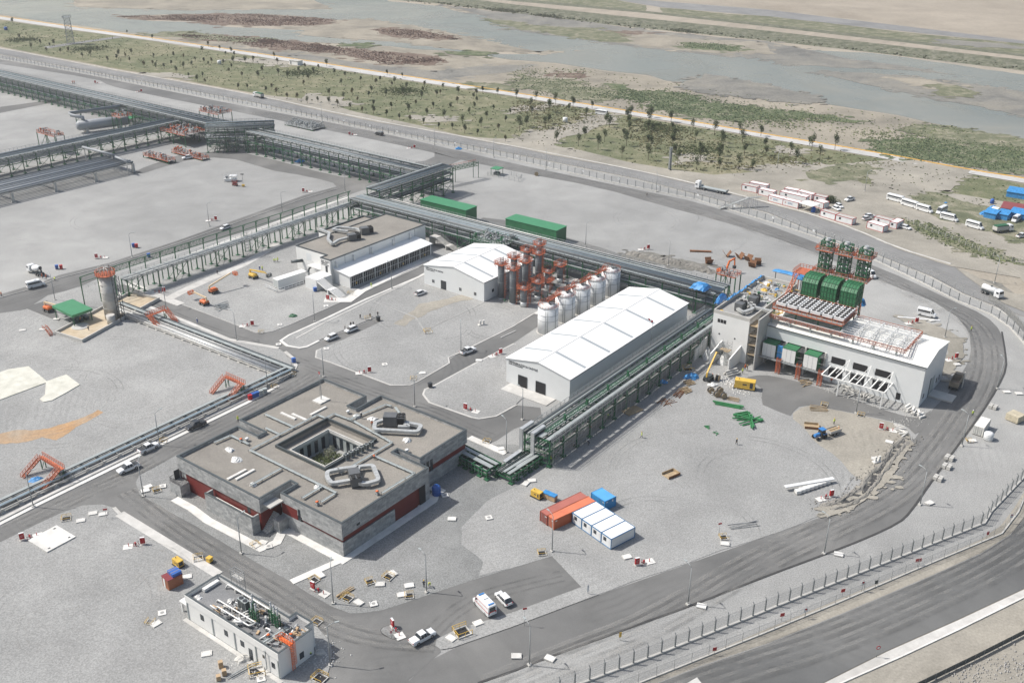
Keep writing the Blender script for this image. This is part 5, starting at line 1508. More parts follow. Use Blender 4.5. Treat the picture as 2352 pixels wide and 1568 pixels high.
# ---------------- white block left of the hall, under construction
cb=thing("control_block","tall windowless white block wrapped in blue sheeting along its rear edge","building",PW(-60.2,-4,0),SITE)
b=MB();b.box(0,11.4,0,34,0,13.2);b.build("wall",m_rend,cb)
b=MB();b.box(.3,11.1,.3,33.7,13.2,13.28);b.build("roof",m_concd,cb)
b=MB();ring(b,[(0,0),(11.4,0),(11.4,34),(0,34)],[(.3,.3),(11.1,.3),(11.1,33.7),(.3,33.7)],13.2,14.3);b.build("parapet",m_concb,cb)
b=MB();b.box(11.4,15.3,7.0,34,0,12.4);b.build("side_block",m_concb,cb)
b=MB();b.box(15.0,15.3,-2.6,7,0,15.8);b.build("tall_wall",m_concb,cb)
for z in (3,6,9,12):b=MB();b.box(11.42,14.98,.2,5,z,z+.25);b.build("stair_landing",m_timber,cb)
for z in (0,3,6,9):
    b=MB();b.box(11.5,11.7,.3,.5,z,z+3);b.box(14.6,14.8,.3,.5,z,z+3)
    for k in range(4):b.bar((11.5,.3,z+.6*k+.3),(14.8,.3,z+.6*k+.3),.06)
    b.build("scaffold_lift",m_scaf,cb)
for k in range(3):
    b=MB();b.box(1.5+k*.95,2.3+k*.95,-.04,.02,10.6,11.7);b.build("window",m_black,cb)
for x,z in ((2.2,6.8),(7.2,6.6)):
    b=MB();b.box(x,x+.45,-.04,.02,z,z+.45);b.build("vent_hole",m_black,cb)
for x,l in ((-1.5,7.5),(3.4,7.2),(9.4,7.4)):
    b=MB();b.add([(x,0,0),(x+.35,0,0),(x,-l,0),(x+.35,-l,0),(x,0,5.2),(x+.35,0,5.2),(x,-l,3.6),(x+.35,-l,3.6)],[(0,2,6,4),(1,5,7,3),(4,6,7,5),(2,3,7,6)]);b.build("wing_wall",m_rend,cb)
for lb,x,y,r_,c_ in (("foil-wrapped transformer between the left wing walls",1.2,-4,1.7,m_plastic),("foil-wrapped transformer between the right wing walls",6.4,-4,1.7,m_plastic)):
    t=thing("wrapped_transformer",lb,"transformer",PW(-60.2+x,-4+y),SITE,"wrapped transformers between wing walls");heap(c_,r_,3.6,int(x*10),10)(t)
t=thing("scaffold_tower","grey scaffold tower between the white wing walls","scaffold",PW(-55.4,-8.6),SITE)
def scaff(b,w,d,h,nx=2,ny=2,dz=2,brace=True,r=.06):
    for i in range(nx):
        for j in range(ny):b.bar((w*i/(nx-1),d*j/(ny-1),0),(w*i/(nx-1),d*j/(ny-1),h+.9),r)
    z=0;k=0
    while z<h+.5:
        for j in range(ny):b.bar((0,d*j/(ny-1),z+.1),(w,d*j/(ny-1),z+.1),r)
        for i in range(nx):b.bar((w*i/(nx-1),0,z+.1),(w*i/(nx-1),d,z+.1),r)
        if brace and z+dz<h+.6:
            b.bar((0,0,z),(w,0,z+dz),r);b.bar((0,d,z+dz),(w,d,z),r)
        z+=dz;k+=1
b=MB();scaff(b,3,2.4,6,3,2,1);b.build("tubes",m_scaf,t)
b=MB();b.box(0,3,0,2.4,4.1,4.16);b.build("boards",m_timber,t)
onc=lambda x,y,z=13.3:PW(-60.2+x,-4+y,z)
ahu("dark ribbed air unit in a grey U-shaped duct on the white block's roof",5.4,6.5,3.8,2.4,2.5,[[(3.2,6.5),(1.8,4.0),(5.2,2.9),(8.8,3.6),(8.6,6.0)]],13.28,onc,PI/2,"air units on the white block")
ahu("air unit shrouded in clear plastic further back on the white block's roof",6.6,13.0,3.8,2.4,2.6,[[(2.2,3.0),(2.0,12.0),(4.8,13.0)]],13.28,onc,PI/2,"air units on the white block")
for lb,x,y,c_,r_,h_ in (("yellow packing material near the left front of the white block's roof",1.4,2.2,m_yel,.7,.5),("pile of insulation and offcuts on the white block's roof",8.0,19,m_plastic,1.3,.9),("heap of yellow and tan material at the rear of the block's roof",4.6,25.0,m_yel,1.2,.7),("loose pipes and wrap at the far end of the block's roof",3.0,30.5,m_plastic,1.4,.8),("small blue bundle at the rear of the block's roof",7.5,27.8,m_bluetarp,.8,.7)):
    rooftop("material_pile",lb,"material pile",x,y,heap(c_,r_,h_,int(r_*37+x)),onc,13.28)
rooftop("roof_fittings","dense pipes, valves and packing over the rear of the white block's roof","fittings",1,15,clutter(9.4,17.5,80,9,[m_galv,m_green,m_tankw,m_yel,m_plastic,m_concd,m_scaf],1.3),onc,13.28)
rooftop("roof_fittings","green valves and pipes crowding the side roof next to the fan deck","fittings",11.6,8,clutter(3.2,24,60,10,[m_galv,m_green,m_tankw,m_yel,m_scaf],1.6),onc,12.45)
t=thing("scaffold_tower","grey scaffold wrapped round the left wing wall of the white block","scaffold",PW(-63.6,-10),SITE);b=MB();scaff(b,2,8,7,2,4,1.6);b.build("tubes",m_scaf,t)
for lb,pts,w_ in (("blue sheeting draped along the left rear edge of the white block",[(-.7,6),(-.6,33)],1.0),):
    t=thing("blue_tarpaulin",lb,"tarpaulin",onc(0,0,0),SITE);b=MB();rn=random.Random(3);vs=[];n=40
    for k in range(n+1):
        y=8+26*k/n
        for j,(xx,zz) in enumerate(((.3,14.5),(-.2,14.6),(-.9,13.2),(-1.2,11.4),(-1.0,9.6))):
            vs.append((xx+rn.uniform(-.25,.25),y,zz+rn.uniform(-.3,.3)))
    b.add(vs,[(k*5+j,k*5+j+1,k*5+j+6,k*5+j+5) for k in range(n) for j in range(4)]);b.build("sheet",m_bluetarp,t)
for lb,v,z,sx,sy,sz in (("blue sheet over a deck behind the white block",(1812,628),12,11,2.6,.5),("blue sheet bunched at the front left edge of the white block",(1656,690),9,1.4,6,2.2),("crumpled blue sheet at the foot of the right stack",(1978,700),8,2.6,1.8,2.2),("blue sheeting thrown over the pipe rack near its right end",(1609,660),9.5,5.5,5,1.6),("blue sheet beside the fan cooler bank",(1836,640),16.5,3,1.4,.8)):
    p=G(v[0],v[1],z);t=thing("blue_tarpaulin",lb,"tarpaulin",p,SITE);b=MB();rn=random.Random(v[0]);n=9;vs=[]
    for i in range(n):
        for j in range(n):
            u,w_=i/(n-1)-.5,j/(n-1)-.5
            e=max(abs(u),abs(w_))*2
            vs.append((u*sx*rn.uniform(.9,1.1),w_*sy*rn.uniform(.9,1.1),sz*(1-e ** 3)+rn.uniform(-.12,.12)*sz))
    b.add(vs,[(i*n+j,i*n+j+1,(i+1)*n+j+1,(i+1)*n+j) for i in range(n-1) for j in range(n-1)]);b.build("sheet",m_bluetarp,t)
    if z>9:
        b=MB()
        for sx_ in (-.4,.4):b.bar((sx*sx_,0,-z),(sx*sx_,0,0),.2)
        b.bar((-sx*.45,0,-.1),(sx*.45,0,-.1),sy*.8,.2);b.build("support",m_char,t)
# ================================================================ TANKS AND SILOS
def tank(t):
    b=MB();b.tube([(0,0,0),(0,0,8.7)],3.2,36);b.build("shell",m_tankw,t)
    b=MB();b.tube([(0,0,8.7),(0,0,9.1)],[3.24,.3],36);b.build("roof",m_roofw,t)
    b=MB()
    for z in (4.6,6.4,8.65):b.tube([(0,0,z),(0,0,z+.1)],3.25,36)
    b.build("shell_rings",m_galv,t)
    b=MB()
    pts=[(3.15*math.cos(a*PI/10),3.15*math.sin(a*PI/10),8.75) for a in range(21)]
    rail(b,pts,1.0,.025,1.6)
    b.tube([(2.0*math.cos(a*PI/12+2.2)-.6,2.0*math.sin(a*PI/12+2.2)+.8,9.2) for a in range(12)],.05,4);b.tube([(2.6*math.cos(a*PI/12+2.2)-.6,2.6*math.sin(a*PI/12+2.2)+.8,9.9) for a in range(12)],.05,4)
    b.build("handrail",m_orange2,t)
    b=MB();b.tube([(.3,.6,8.9),(.3,.6,9.4)],.35,10);b.tube([(-.8,1.6,8.9),(-.8,1.6,10.3)],.07,6);b.bar((-.4,.6,9.3),(1.3,1.6,9.3),.25,.2);b.build("roof_fittings",m_dark,t)
    b=MB()
    for an in (-1.2,-1.0,-.2):b.tube([(3.35*math.cos(an),3.35*math.sin(an),0),(3.35*math.cos(an),3.35*math.sin(an),8.2)],.09,6)
    b.build("downpipes",m_galv,t)
    b=MB();b.tube([(0,0,0),(0,0,.3)],3.6,28);b.build("plinth",m_concb,t)
KT=Kind(tank,"storage_tank","storage tank","five white storage tanks in a row")
tk0,tk1=G(1259,767),G(1406,640)
sd=Vector((-math.cos(SITE)*0,0,0))
TKP=[(1259.5,698),(1299,671.5),(1334,654),(1369.5,635),(1404,615.5)]
for k,v in enumerate(TKP):
    p=G(v[0],v[1]+3.5,8.9);KT.at((p.x,p.y,0),SITE,("white tank nearest the front in the row of five","second white tank from the front of the row","middle white tank of the row of five","fourth white tank, next to last in the row","farthest white tank, against the main pipe rack")[k])
t=thing("tank_catwalk","orange catwalk linking the roofs of the five white tanks","catwalk",(0,0,0))
b=MB()
tp=[G(v[0],v[1]+1,9.1) for v in TKP]
for i in range(4):
    d=(tp[i+1]-tp[i]).normalized();s=Vector((-d.y,d.x,0))*1.2+d*.2
    a=tp[i]+s+d*1.5;c=tp[i+1]+s-d*1.5
    b.bar(a,c,.7,.1);nrm=Vector((-d.y,d.x,0))*.4;rail(b,[a+nrm,c+nrm],1.1,.045,.9);rail(b,[a-nrm,c-nrm],1.1,.045,.9)
b.build("walkway",m_orange2,t)
def silo(hh):
    def mk(t):
        b=MB();b.tube([(0,0,.6),(0,0,hh-.5),(0,0,hh)],[1.15,1.15,.5],20);b.build("shell",m_silod,t)
        b=MB();b.tube([(0,0,0),(0,0,1.9 if hh<9 else .5)],1.18,20);b.build("skirt",m_alu,t)
        b=MB()
        for z in (hh*.45,hh*.7):b.tube([(0,0,z),(0,0,z+.1)],1.2,20)
        b.build("bands",m_galv,t)
        b=MB();zt=hh-.9;b.box(-1.7,1.7,-1.7,1.7,zt,zt+.12);rail(b,[(-1.7,-1.7,zt+.1),(1.7,-1.7,zt+.1),(1.7,1.7,zt+.1),(-1.7,1.7,zt+.1),(-1.7,-1.7,zt+.1)],1.3,.05,.7)
        for s in (-1,1):b.bar((s*1.1,-1.1,zt-1.2),(s*1.6,-1.6,zt),.1)
        b.build("platform",m_orange2,t)
        b=MB()
        for s in (-.3,.3):b.bar((1.55,s,.3),(1.55,s,hh+.8),.08)
        for k in range(int(hh/.4)):b.bar((1.55,-.3,.4+k*.4),(1.55,.3,.4+k*.4),.05)
        for k in range(int(hh/1.0)):
            z=2+k
            if z<hh:b.tube([(1.5,-.35,z),(2.1,-.4,z),(2.3,0,z),(2.1,.4,z),(1.5,.35,z)],.05,4)
        b.build("caged_ladder",m_orange2,t)
        b=MB()
        for x,y in ((-.5,.4),(.4,.6),(.6,-.3)):b.tube([(x,y,hh-.6),(x,y,hh+1.2+x)],.08,6)
        b.tube([(-1.3,.2,.5),(-1.3,.2,hh-1.0)],.07,6);b.bar((-.6,.4,hh+.6),(.5,.5,hh+.6),.12);b.build("valves",m_dark,t)
    return mk
s0=4.9
KA=Kind(silo(10.6),"silo","silo","grey silos with orange platforms");KBs=Kind(silo(13.2),"silo","silo","grey silos with orange platforms");KC_=Kind(silo(7.4),"silo","silo","grey silos with orange platforms")
# base points of the silos (front foot)
for v,K_,lb in [((1151,688),KBs,"tall grey silo nearest the white hall's corner, front row"),((1178,700),KBs,"second tall grey silo of the front row with green valves at its foot"),((1203,707),KC_,"short grey silo at the front of the group with a bright skirt"),
                  ((1180,672),KBs,"tall grey silo in the second row, behind the leftmost"),((1206,682),KBs,"tall grey silo in the middle of the second row"),((1235,692),KC_,"short grey silo behind and right of the front one"),
                  ((1209,655),KBs,"tall grey silo in the third row"),((1236,662),KBs,"tall grey silo in the third row, nearer the tanks"),((1259,667),KC_,"short grey silo in the third row beside the tanks"),
                  ((1238,640),KBs,"tall grey silo at the back, closest to the pipe rack"),((1286,652),KC_,"short grey silo at the rear right of the group")]:
    p=G(*v);K_.at((p.x,p.y+1.0,0),SITE,lb)
t=thing("silo_walkways","tangle of orange walkways and steps between the grey silos","walkway",G(1215,690),SITE)
b=MB();rn=random.Random(8)
for k in range(3):
    for j in range(2):
        x=-2.4+j*4.6;y=-4+k*5.6;z=4.5
        b.box(x-.5,x+.5,y,y+3.6,z,z+.1);rail(b,[(x-.5,y,z+.1),(x-.5,y+3.6,z+.1)],1.1,.06,.7);rail(b,[(x+.5,y,z+.1),(x+.5,y+3.6,z+.1)],1.1,.06,.7)
        b.bar((x,y+1.8,0),(x,y+1.8,z),.16);b.bar((x,y+3.6,z),(x+rn.choice((-2,2)),y+3.6,z),.4,.08)
b.build("walkways",m_orange2,t)
b=MB()
for k in range(22):
    x=rn.uniform(-6,8);y=rn.uniform(-7,18);z=rn.uniform(.8,2.4);b.tube([(x,y,0),(x,y,z),(x+rn.uniform(-2,2),y,z),(x+rn.uniform(-2,2),y+1.5,.3)],.12,6)
b.build("ground_pipes",m_green,t)
b=MB();b.prism([(p-G(1215,690)).to_2d() for p in GL("1117,689 1138,680 1262,655 1290,640 1330,640 1236,722 1170,716")],.02,.14);o=b.build("silo_slab",m_conc2,None);tag(o,kind="structure");o.name="pavement";o.location=G(1215,690)
# green sheds, column vessel, shelter, bund
def greenshed(label,v0,v1,w,h):
    a,c=G(*v0),G(*v1);L=(c-a).length
    t=thing("green_shed",label,"shed",a,ang(a,c),"long windowless green sheds")
    b=MB();b.box(0,L,0,w,0,h);b.build("walls",m_green2,t)
    b=MB();b.box(-.15,L+.15,-.15,w+.15,h,h+.16);b.build("roof",m_greenroof,t)
    b=MB();b.box(-.1,L+.1,-.1,w+.1,0,.2);b.build("plinth",m_concb,t)
greenshed("long green metal shed nearer the pipe junction, left of its twin",(966.5,492),(1070,518),7.2,6.2)
greenshed("long green metal shed right of its twin, behind the main pipe rack",(1161,536),(1277,565),7.0,6.0)
p=G(254,738)+Vector((0,2.0,0))
t=thing("steel_column","tall weathered grey steel column with an orange-railed top platform","process column",p,SITE)
b=MB();b.tube([(0,0,0),(0,0,15.2)],[2.25,2.2],28);b.build("shell",m_vessel,t)
b=MB()
for z in (1.6,4.2,6.8,9.4,12):b.tube([(0,0,z),(0,0,z+.15)],2.3,28)
b.build("stiffener_rings",m_vessel,t)
b=MB();b.tube([(0,0,15.1),(0,0,15.25)],3.0,24);pts=[(3*math.cos(a*PI/8),3*math.sin(a*PI/8),15.2) for a in range(17)];rail(b,pts,1.2,.06,.9);b.build("top_platform",m_orange2,t)
b=MB()
for k in range(8):
    a=k*.8;b.tube([(1.6*math.cos(a),1.6*math.sin(a),15.2),(1.6*math.cos(a),1.6*math.sin(a),17+(k %3)*.4),(.4*math.cos(a),.4*math.sin(a),17.2+(k %3)*.4)],.13,6)
b.build("nozzles",m_vessel,t)
b=MB()
for x,y in ((2.8,.2),(4.2,.2),(2.8,1.8),(4.2,1.8)):b.bar((x,y,0),(x,y,15),.14)
for k in range(10):b.bar((2.8,.2,k*1.5),(4.2,.2,1.5+k*1.5),.08);b.bar((2.8,1.8,1.5+k*1.5),(4.2,1.8,k*1.5),.08);b.bar((2.8,.2,k*1.5),(2.8,1.8,k*1.5),.08)
b.build("ladder_tower",m_char,t)
b=MB();b.cyl(3.4,-2.6,0,3.2,1.3,16);b.build("side_drum",m_vessel,t)
bp=GL("146,770 332,672 362,688 187,778 170,786");bp=GL("128,768 300,676 366,690 190,787")
b=MB();b.prism(bp,.05,.35);t=thing("bund","shallow concrete basin with tan sediment around the foot of the tall column","basin",(0,0,0));b.build("floor",ground("sediment",[(.42,.33,.22),(.48,.40,.29),(.52,.46,.36)],(.1,.4,3),.2,0,grain=.1),t)
b=MB();b.ribbon(bp,.35,0,1.15,True);b.build("kerb_wall",m_concb,t)
b=MB();c_=G(185,752);b.tube([(c_.x,c_.y,.3),(c_.x,c_.y,.5)],2.6,30);b.build("round_plinth",m_concb,t)
sp=GL("142,704 185,690 210,713 167,728",3.6)
t=thing("green_canopy","small square shelter with a bright green roof over pumps","shelter",Vector((sp[3].x,sp[3].y,0)),ang(sp[3],sp[2]))
L1=(sp[2]-sp[3]).length;L2=(sp[0]-sp[3]).length
b=MB();b.add([(-.3,-.3,3.5),(L1+.3,-.3,3.5),(L1+.3,L2+.3,3.9),(-.3,L2+.3,3.9),(-.3,-.3,4.3),(L1+.3,-.3,4.3),(L1+.3,L2+.3,4.7),(-.3,L2+.3,4.7)],[(4,5,6,7),(3,2,1,0),(0,1,5,4),(1,2,6,5),(2,3,7,6),(3,0,4,7)]);b.build("roof",m_greenroof,t)
for x in (.2,L1-.2):
    for y in (.2,L2-.2):b=MB();b.bar((x,y,0),(x,y,3.6),.22);b.build("post",m_green,t)
for k in range(3):b=MB();b.box(1+k*2,2.2+k*2,1.5,4.5,.1,1.3);b.tube([(1.6+k*2,1,1),(1.6+k*2,5,1)],.3,8);b.build("pump",m_char,t)
# ================================================================ PIPE RACKS
PM={'g':paint("dull_pipe",(.23,.245,.25),.55,.1,.12,.8),'w':m_wpipe,'t':paint("dull_tray_lid",(.34,.37,.365),.55,.05,.1,.4),'d':m_char,'a':m_alu,'s':m_silo,'b':paint("bluish_pipe",(.20,.26,.30),.5,.1,.1,.5)}
m_scafd=paint("dark_grating",(.17,.18,.18),.7,.1,.15,1)
def rack(name,label,p0,p1,w,zs,bay=6,pipes=(),trays=(),rails=(0,1),brace=3,feet=True,extra=0,cw=.32,mat=None,group="pipe racks",hang=True,zpost=None,scaf=0):
    """bridge of portal frames from p0 to p1 (centre line), decks at heights zs; pipes: (deck, across, radius, kind)"""
    mat=mat or m_green
    L=(p1-p0).length;n=max(1,round(L/bay));st=L/n
    t=thing(name,label,"pipe rack",Vector((p0.x,p0.y,0)),ang(p0,p1),group)
    h=w/2;top=max(zs)
    if len(zs)>1 and w>6:trays=list(trays)+[(0,-h*.55,w*.2,'d'),(0,h*.5,w*.2,'s')]  # wide lower trays added for density and to block light under the rack
    b=MB()
    for s in (-h,h):
        b.bar((0,s,0),(0,s,(zpost or top)+extra),cw)
        if feet:b.box(-.6,.6,s-.6,s+.6,0,.35)
    for z in zs:b.bar((0,-h-.3,z-.2),(0,h+.3,z-.2),cw*.8,.4)
    me=b.mesh("support_frame");me.materials.append(mat)
    for k in range(n+1):put("support_frame",me,t,(k*st,0,0))
    b=MB()
    for k in range(n):
        x=k*st
        for s in (-h,h):
            if k %brace==0:
                b.bar((x,s,.4),(x+st,s,min(zs)-.3),.14);b.bar((x+st,s,.4),(x,s,min(zs)-.3),.14)
            for i in range(len(zs)-1):
                b.bar((x,s,zs[i]),(x+st,s,zs[i+1]),.1)
    b.build("bracing",mat,t)
    for z in zs:
        for s in (-h-.15,h+.15):
            b=MB();b.bar((0,s,z-.18),(L,s,z-.18),.2,.34);b.build("side_beam",mat,t)
    for d,a,r_,k in pipes:
        b=MB();z=zs[d]+r_+.02
        q=[(-.6,a,z),(L+.6,a,z)]
        b.tube(q,r_,7);b.build("pipe",PM[k],t)
    for d,a,ww,k in trays:
        b=MB();z=zs[d]+.35
        b.box(-.3,L+.3,a-ww/2,a+ww/2,z,z+.16)
        for j in range(int(L/3)):b.box(j*3,j*3+.05,a-ww/2-.02,a+ww/2+.02,z+.16,z+.19)
        b.build("cable_tray",PM[k],t)  # builds the added light-blocking lower trays as well
    for s in rails:
        y=-h-.5 if s==0 else h+.5
        b=MB();rail(b,[(0,y,top),(L,y,top)],1.15,.045,2.0);b.build("handrail",m_galv,t)
        b=MB();b.box(0,L,y-.15 if s==0 else y-.55,y+.55 if s==0 else y+.15,top-.08,top);b.build("walkway",m_scafd,t)
    if hang:
        b=MB();rn=random.Random(int(L*10))
        for k in range(int(L/1.1)):
            x=k*1.1;s=h+.35
            for z in zs:
                b.bar((x,-s,z-.9),(x,-s,z-.1),.07);b.bar((x,s,z-.9),(x,s,z-.1),.07)
        b.build("hangers",m_galv,t)
    if scaf:
        b=MB()
        for k in range(int(L/2.4)+1):
            x=k*2.4
            for s in ((-h-1.1,) if scaf==1 else (-h-1.1,h+1.1)):
                b.bar((x,s,0),(x,s,top+1.5),.06);b.bar((x,s,top-.1),(x,s*.8,top-.1),.05)
        for z in (1.8,3.6,5.4,top+.2,top+1.2):
            for s in ((-h-1.1,) if scaf==1 else (-h-1.1,h+1.1)):b.bar((0,s,z),(L,s,z),.055)
        b.build("scaffold",m_scaf,t)
    return t
def bundle(y0,y1,n,d,r_,kinds):
    return [(d,y0+(y1-y0)*i/max(1,n-1),r_*(1.3 if i %4==1 else 1),kinds[i %len(kinds)]) for i in range(n)]
# main rack behind halls and tanks
rack("main_pipe_rack","widest pipe rack, running behind the silos and white tanks to the engine hall",P(-26,57.6),P(137,57.6),10,(4.6,8.0),6.3,
     bundle(-4.6,-2.2,4,1,.17,'gdd')+bundle(-1.6,1.0,5,1,.2,'gbd')+bundle(2.2,4.2,3,1,.13,'dg')+bundle(-4.4,4.4,10,0,.25,'gsd')+[(1,5.2,.2,'w')],
     [(1,-5.0,.9,'t'),(1,1.6,.8,'t'),(0,-4.9,.9,'t'),(1,3.2,.5,'t')])
rack("high_pipe_rack","short high pipe rack crossing over the road at the junction of the works",P(-20,60),P(-20,106),7,(5.5,8.6,11.6),6.5,bundle(-2.9,2.9,7,2,.22,'bdg')+bundle(-2.5,2.5,6,1,.26,'gd')+bundle(-2.5,2.5,5,0,.26,'ds'),[(2,3.1,.8,'t')])
rack("bridge_pipe_rack","narrow pipe bridge on slender green legs beside the yard road",P(-26.3,-52),P(-26.3,56),3.2,(5.9,),6.0,bundle(-1.3,.7,6,0,.16,'gtw'),[(0,1.2,.7,'t')],rails=(0,),hang=True,brace=3)
t=thing("green_portal_posts","row of green posts with a top rail along the pipe bridge","post row",P(-28.4,-66),PI/2+SITE)
me=None
b=MB();b.bar((0,0,0),(0,0,10.4),.26);b.bar((0,0,10.4),(0,-1.4,11.0),.26);b.bar((0,0,8.8),(0,-.9,10.6),.14);me=b.mesh("post");me.materials.append(m_green)
for k in range(21):put("post",me,t,(k*6.0,0,0))
b=MB();b.bar((0,-1.3,11.0),(120,-1.3,11.0),.2);b.bar((0,0,8.6),(120,0,8.6),.16);lattice(b,(8,.1,8.6),(48,.1,8.6),1.8,.12);b.build("top_rail",m_green,t)
b=MB();rail(b,[(0,.3,6),(120,.3,6)],1.1,.04,2.5);b.build("handrail",m_galv,t)
# rack beside the largest hall
rack("side_pipe_rack","broad pipe rack with scaffolding right beside the largest white hall",P(0,0)*0+Vector((-1.49,254.1,0))+AX*31.4+AY*-29,Vector((-1.49,254.1,0))+AX*31.4+AY*66,7.4,(4.4,7.1),6.0,
     bundle(-.2,1.2,4,1,.14,'gd')+bundle(1.9,3.4,4,1,.2,'dtd')+bundle(-2.9,2.9,8,0,.2,'gsd'),
     [(1,-3.3,1.0,'t'),(1,-1.0,1.3,'t'),(1,3.1,.5,'d')],brace=4,scaf=1)
t=thing("green_truss","long green lattice truss lying along the top of the side pipe rack","truss",Vector((-1.49,254.1,7.2))+AX*32.9+AY*-27,SITE+PI/2)
b=MB();lattice(b,(0,0,.1),(92,0,.1),.8,.16,62);lattice(b,(0,.7,.1),(92,.7,.1),.8,.16,62)
for k in range(46):b.bar((k*2,0,.9),(k*2,.7,.9),.1)
b.build("truss",m_green,t)
for k in range(8):b=MB();b.bar((8+k*10,.35,0),(8+k*10,.35,2.0),.5);b.build("post",m_green,t)
# top left: main rack, second rack, corner
rack("far_pipe_rack","very long double-deck pipe rack running out of the picture at upper left",P(-420,100),P(-157,100),12,(5.5,9.8),7,bundle(-5,1,7,1,.2,'bdg')+bundle(2,5,3,1,.18,'db')+bundle(-5,5,8,0,.26,'sd'),[(1,-5.6,.9,'t'),(0,5.4,1.0,'d')],brace=1)
rack("far_pipe_rack","double-deck pipe rack between the orange valve decks and the road junction",P(-140,99),P(-24,99),9,(5.8,10.2),6.3,bundle(-3.6,0,5,1,.2,'dgb')+bundle(1,4,3,1,.18,'gd')+bundle(-3.6,3.6,7,0,.25,'sd'),[(1,3.6,.8,'t'),(1,-4.4,.8,'t'),(0,-4,1.2,'d')],brace=2)
rack("far_pipe_rack","pipe rack coming up from the left edge below the tall columnless plain",P(-196,-80),P(-196,92),10,(5.5,8.6),6.6,bundle(-4,4,8,1,.2,'gbd')+bundle(-4,4,8,0,.26,'sd'),[(1,-4.6,.8,'t'),(0,4.8,1.0,'d')],brace=2)
rack("far_pipe_rack","tall knot of pipe racking where the far racks meet",P(-160,86),P(-138,110),12,(4,7,10,12.2),5,bundle(-5,5,6,3,.18,'db')+bundle(-5,5,6,2,.3,'gd')+bundle(-5,5,8,1,.3,'sd'),brace=1,scaf=2)
rack("low_pipe_rack","low pipe rack of many thick grey pipes on concrete piers at the left",P(-162,-60),P(-162,38),17,(4.3,),18,bundle(-8,8,9,0,.45,'gs'),rails=(),hang=False,mat=m_concb,cw=1.1,brace=99)
for lb,v,z in (("short header of grey pipe across the end of the low pier rack","245,352 292,372",6.2),("long grey header lying across the pier rack","190,338 260,356",7.2)):
    a,c=GL(lb and v,z);t=thing("pipe_header",lb,"pipe",Vector((a.x,a.y,0)),ang(a,c));L=(c-a).length
    b=MB();b.tube([(0,0,z),(L,0,z)],.6,10);b.build("pipe",m_silo,t)
    MB().bar((1,0,0),(1,0,z),.4).build("prop",m_concb,t);MB().bar((L-1,0,0),(L-1,0,z),.4).build("prop",m_concb,t)
# low sleeper pipeways around the left plot
rack("low_pipeway","knee-high pipeway on sleepers from the tall column down to the corner",P(-20,-60.5),P(60,-58.5),5.6,(.9,),4.2,bundle(-2.6,-.9,3,0,.24,'wa')+bundle(-.1,.9,3,0,.12,'gw'),[(0,1.9,1.1,'t'),(0,2.9,.5,'d')],rails=(),hang=False,mat=m_concb,cw=.4,brace=99)
rack("low_pipeway","knee-high pipeway on sleepers running down the left road to the edge",P(59.8,-58),P(59.8,-160),3.6,(1.2,),4.2,bundle(-1.5,0,4,0,.1,'dg'),[(0,-1.2,.9,'t'),(0,.9,.8,'b')],rails=(),hang=False,mat=m_concb,cw=.4,brace=99)
t=rack("low_pipeway","waist-high green pipeway linking the stone building to the side rack",Vector((-1.49,254.1,0))+AX*8+AY*-38.4,Vector((-1.49,254.1,0))+AX*27+AY*-40.4,4.6,(1.6,2.6),2.4,bundle(-1.8,0,3,0,.14,'gd'),[(1,.9,1.0,'t'),(1,-.9,1.2,'t'),(0,-1.9,.7,'t')],rails=(),brace=1)
t=rack("low_pipeway","short green pipeway rising to the end of the side rack",Vector((-1.49,254.1,0))+AX*30.0+AY*-40.4,Vector((-1.49,254.1,0))+AX*30.6+AY*-29,4.6,(1.2,2.2),2.4,bundle(.2,1.8,4,1,.12,'gd'),[(1,-1.6,.9,'t'),(1,-.3,.8,'t')],rails=(),brace=1)
t=thing("riser_ducts","two bright box ducts dropping down the end of the side pipe rack","cable duct",Vector((-1.49,254.1,0))+AX*27+AY*-30,SITE)
for y in (0,3.4):
    b=MB();b.box(y,y+1.0,-.4,0,2.4,8.6);b.box(y,y+1.0,0,4.5,8.0,8.6);b.box(y,y+1.0,-7,-.4,2.2,2.6);b.build("duct",m_alu,t)
b=MB();scaff(b,8,3,7,4,2,1.4);b.build("green_frame",m_green,t)
t=thing("green_pipe_spur","short green trestle rack running from the junction towards the fence","pipe rack",G(1040,420),0)
a=GL("1003,428 1040,418 1093,408");b=MB()
q=[p-G(1040,420) for p in a]
for p in q:
    for s in (-1.2,1.2):b.bar((p.x+s,p.y,0),(p.x+s,p.y,7.6),.25)
lattice(b,q[0]+Vector((0,0,6.2)),q[2]+Vector((0,0,6.2)),1.4,.2);lattice(b,q[0]+Vector((1.4,-1.4,6.2)),q[2]+Vector((1.4,-1.4,6.2)),1.4,.2)
b.build("truss",m_green,t)
b=MB();rail(b,[q[0]+Vector((0,0,7.6)),q[2]+Vector((0,0,7.6))],1,.05,1.4);b.build("orange_rail",m_orange2,t)
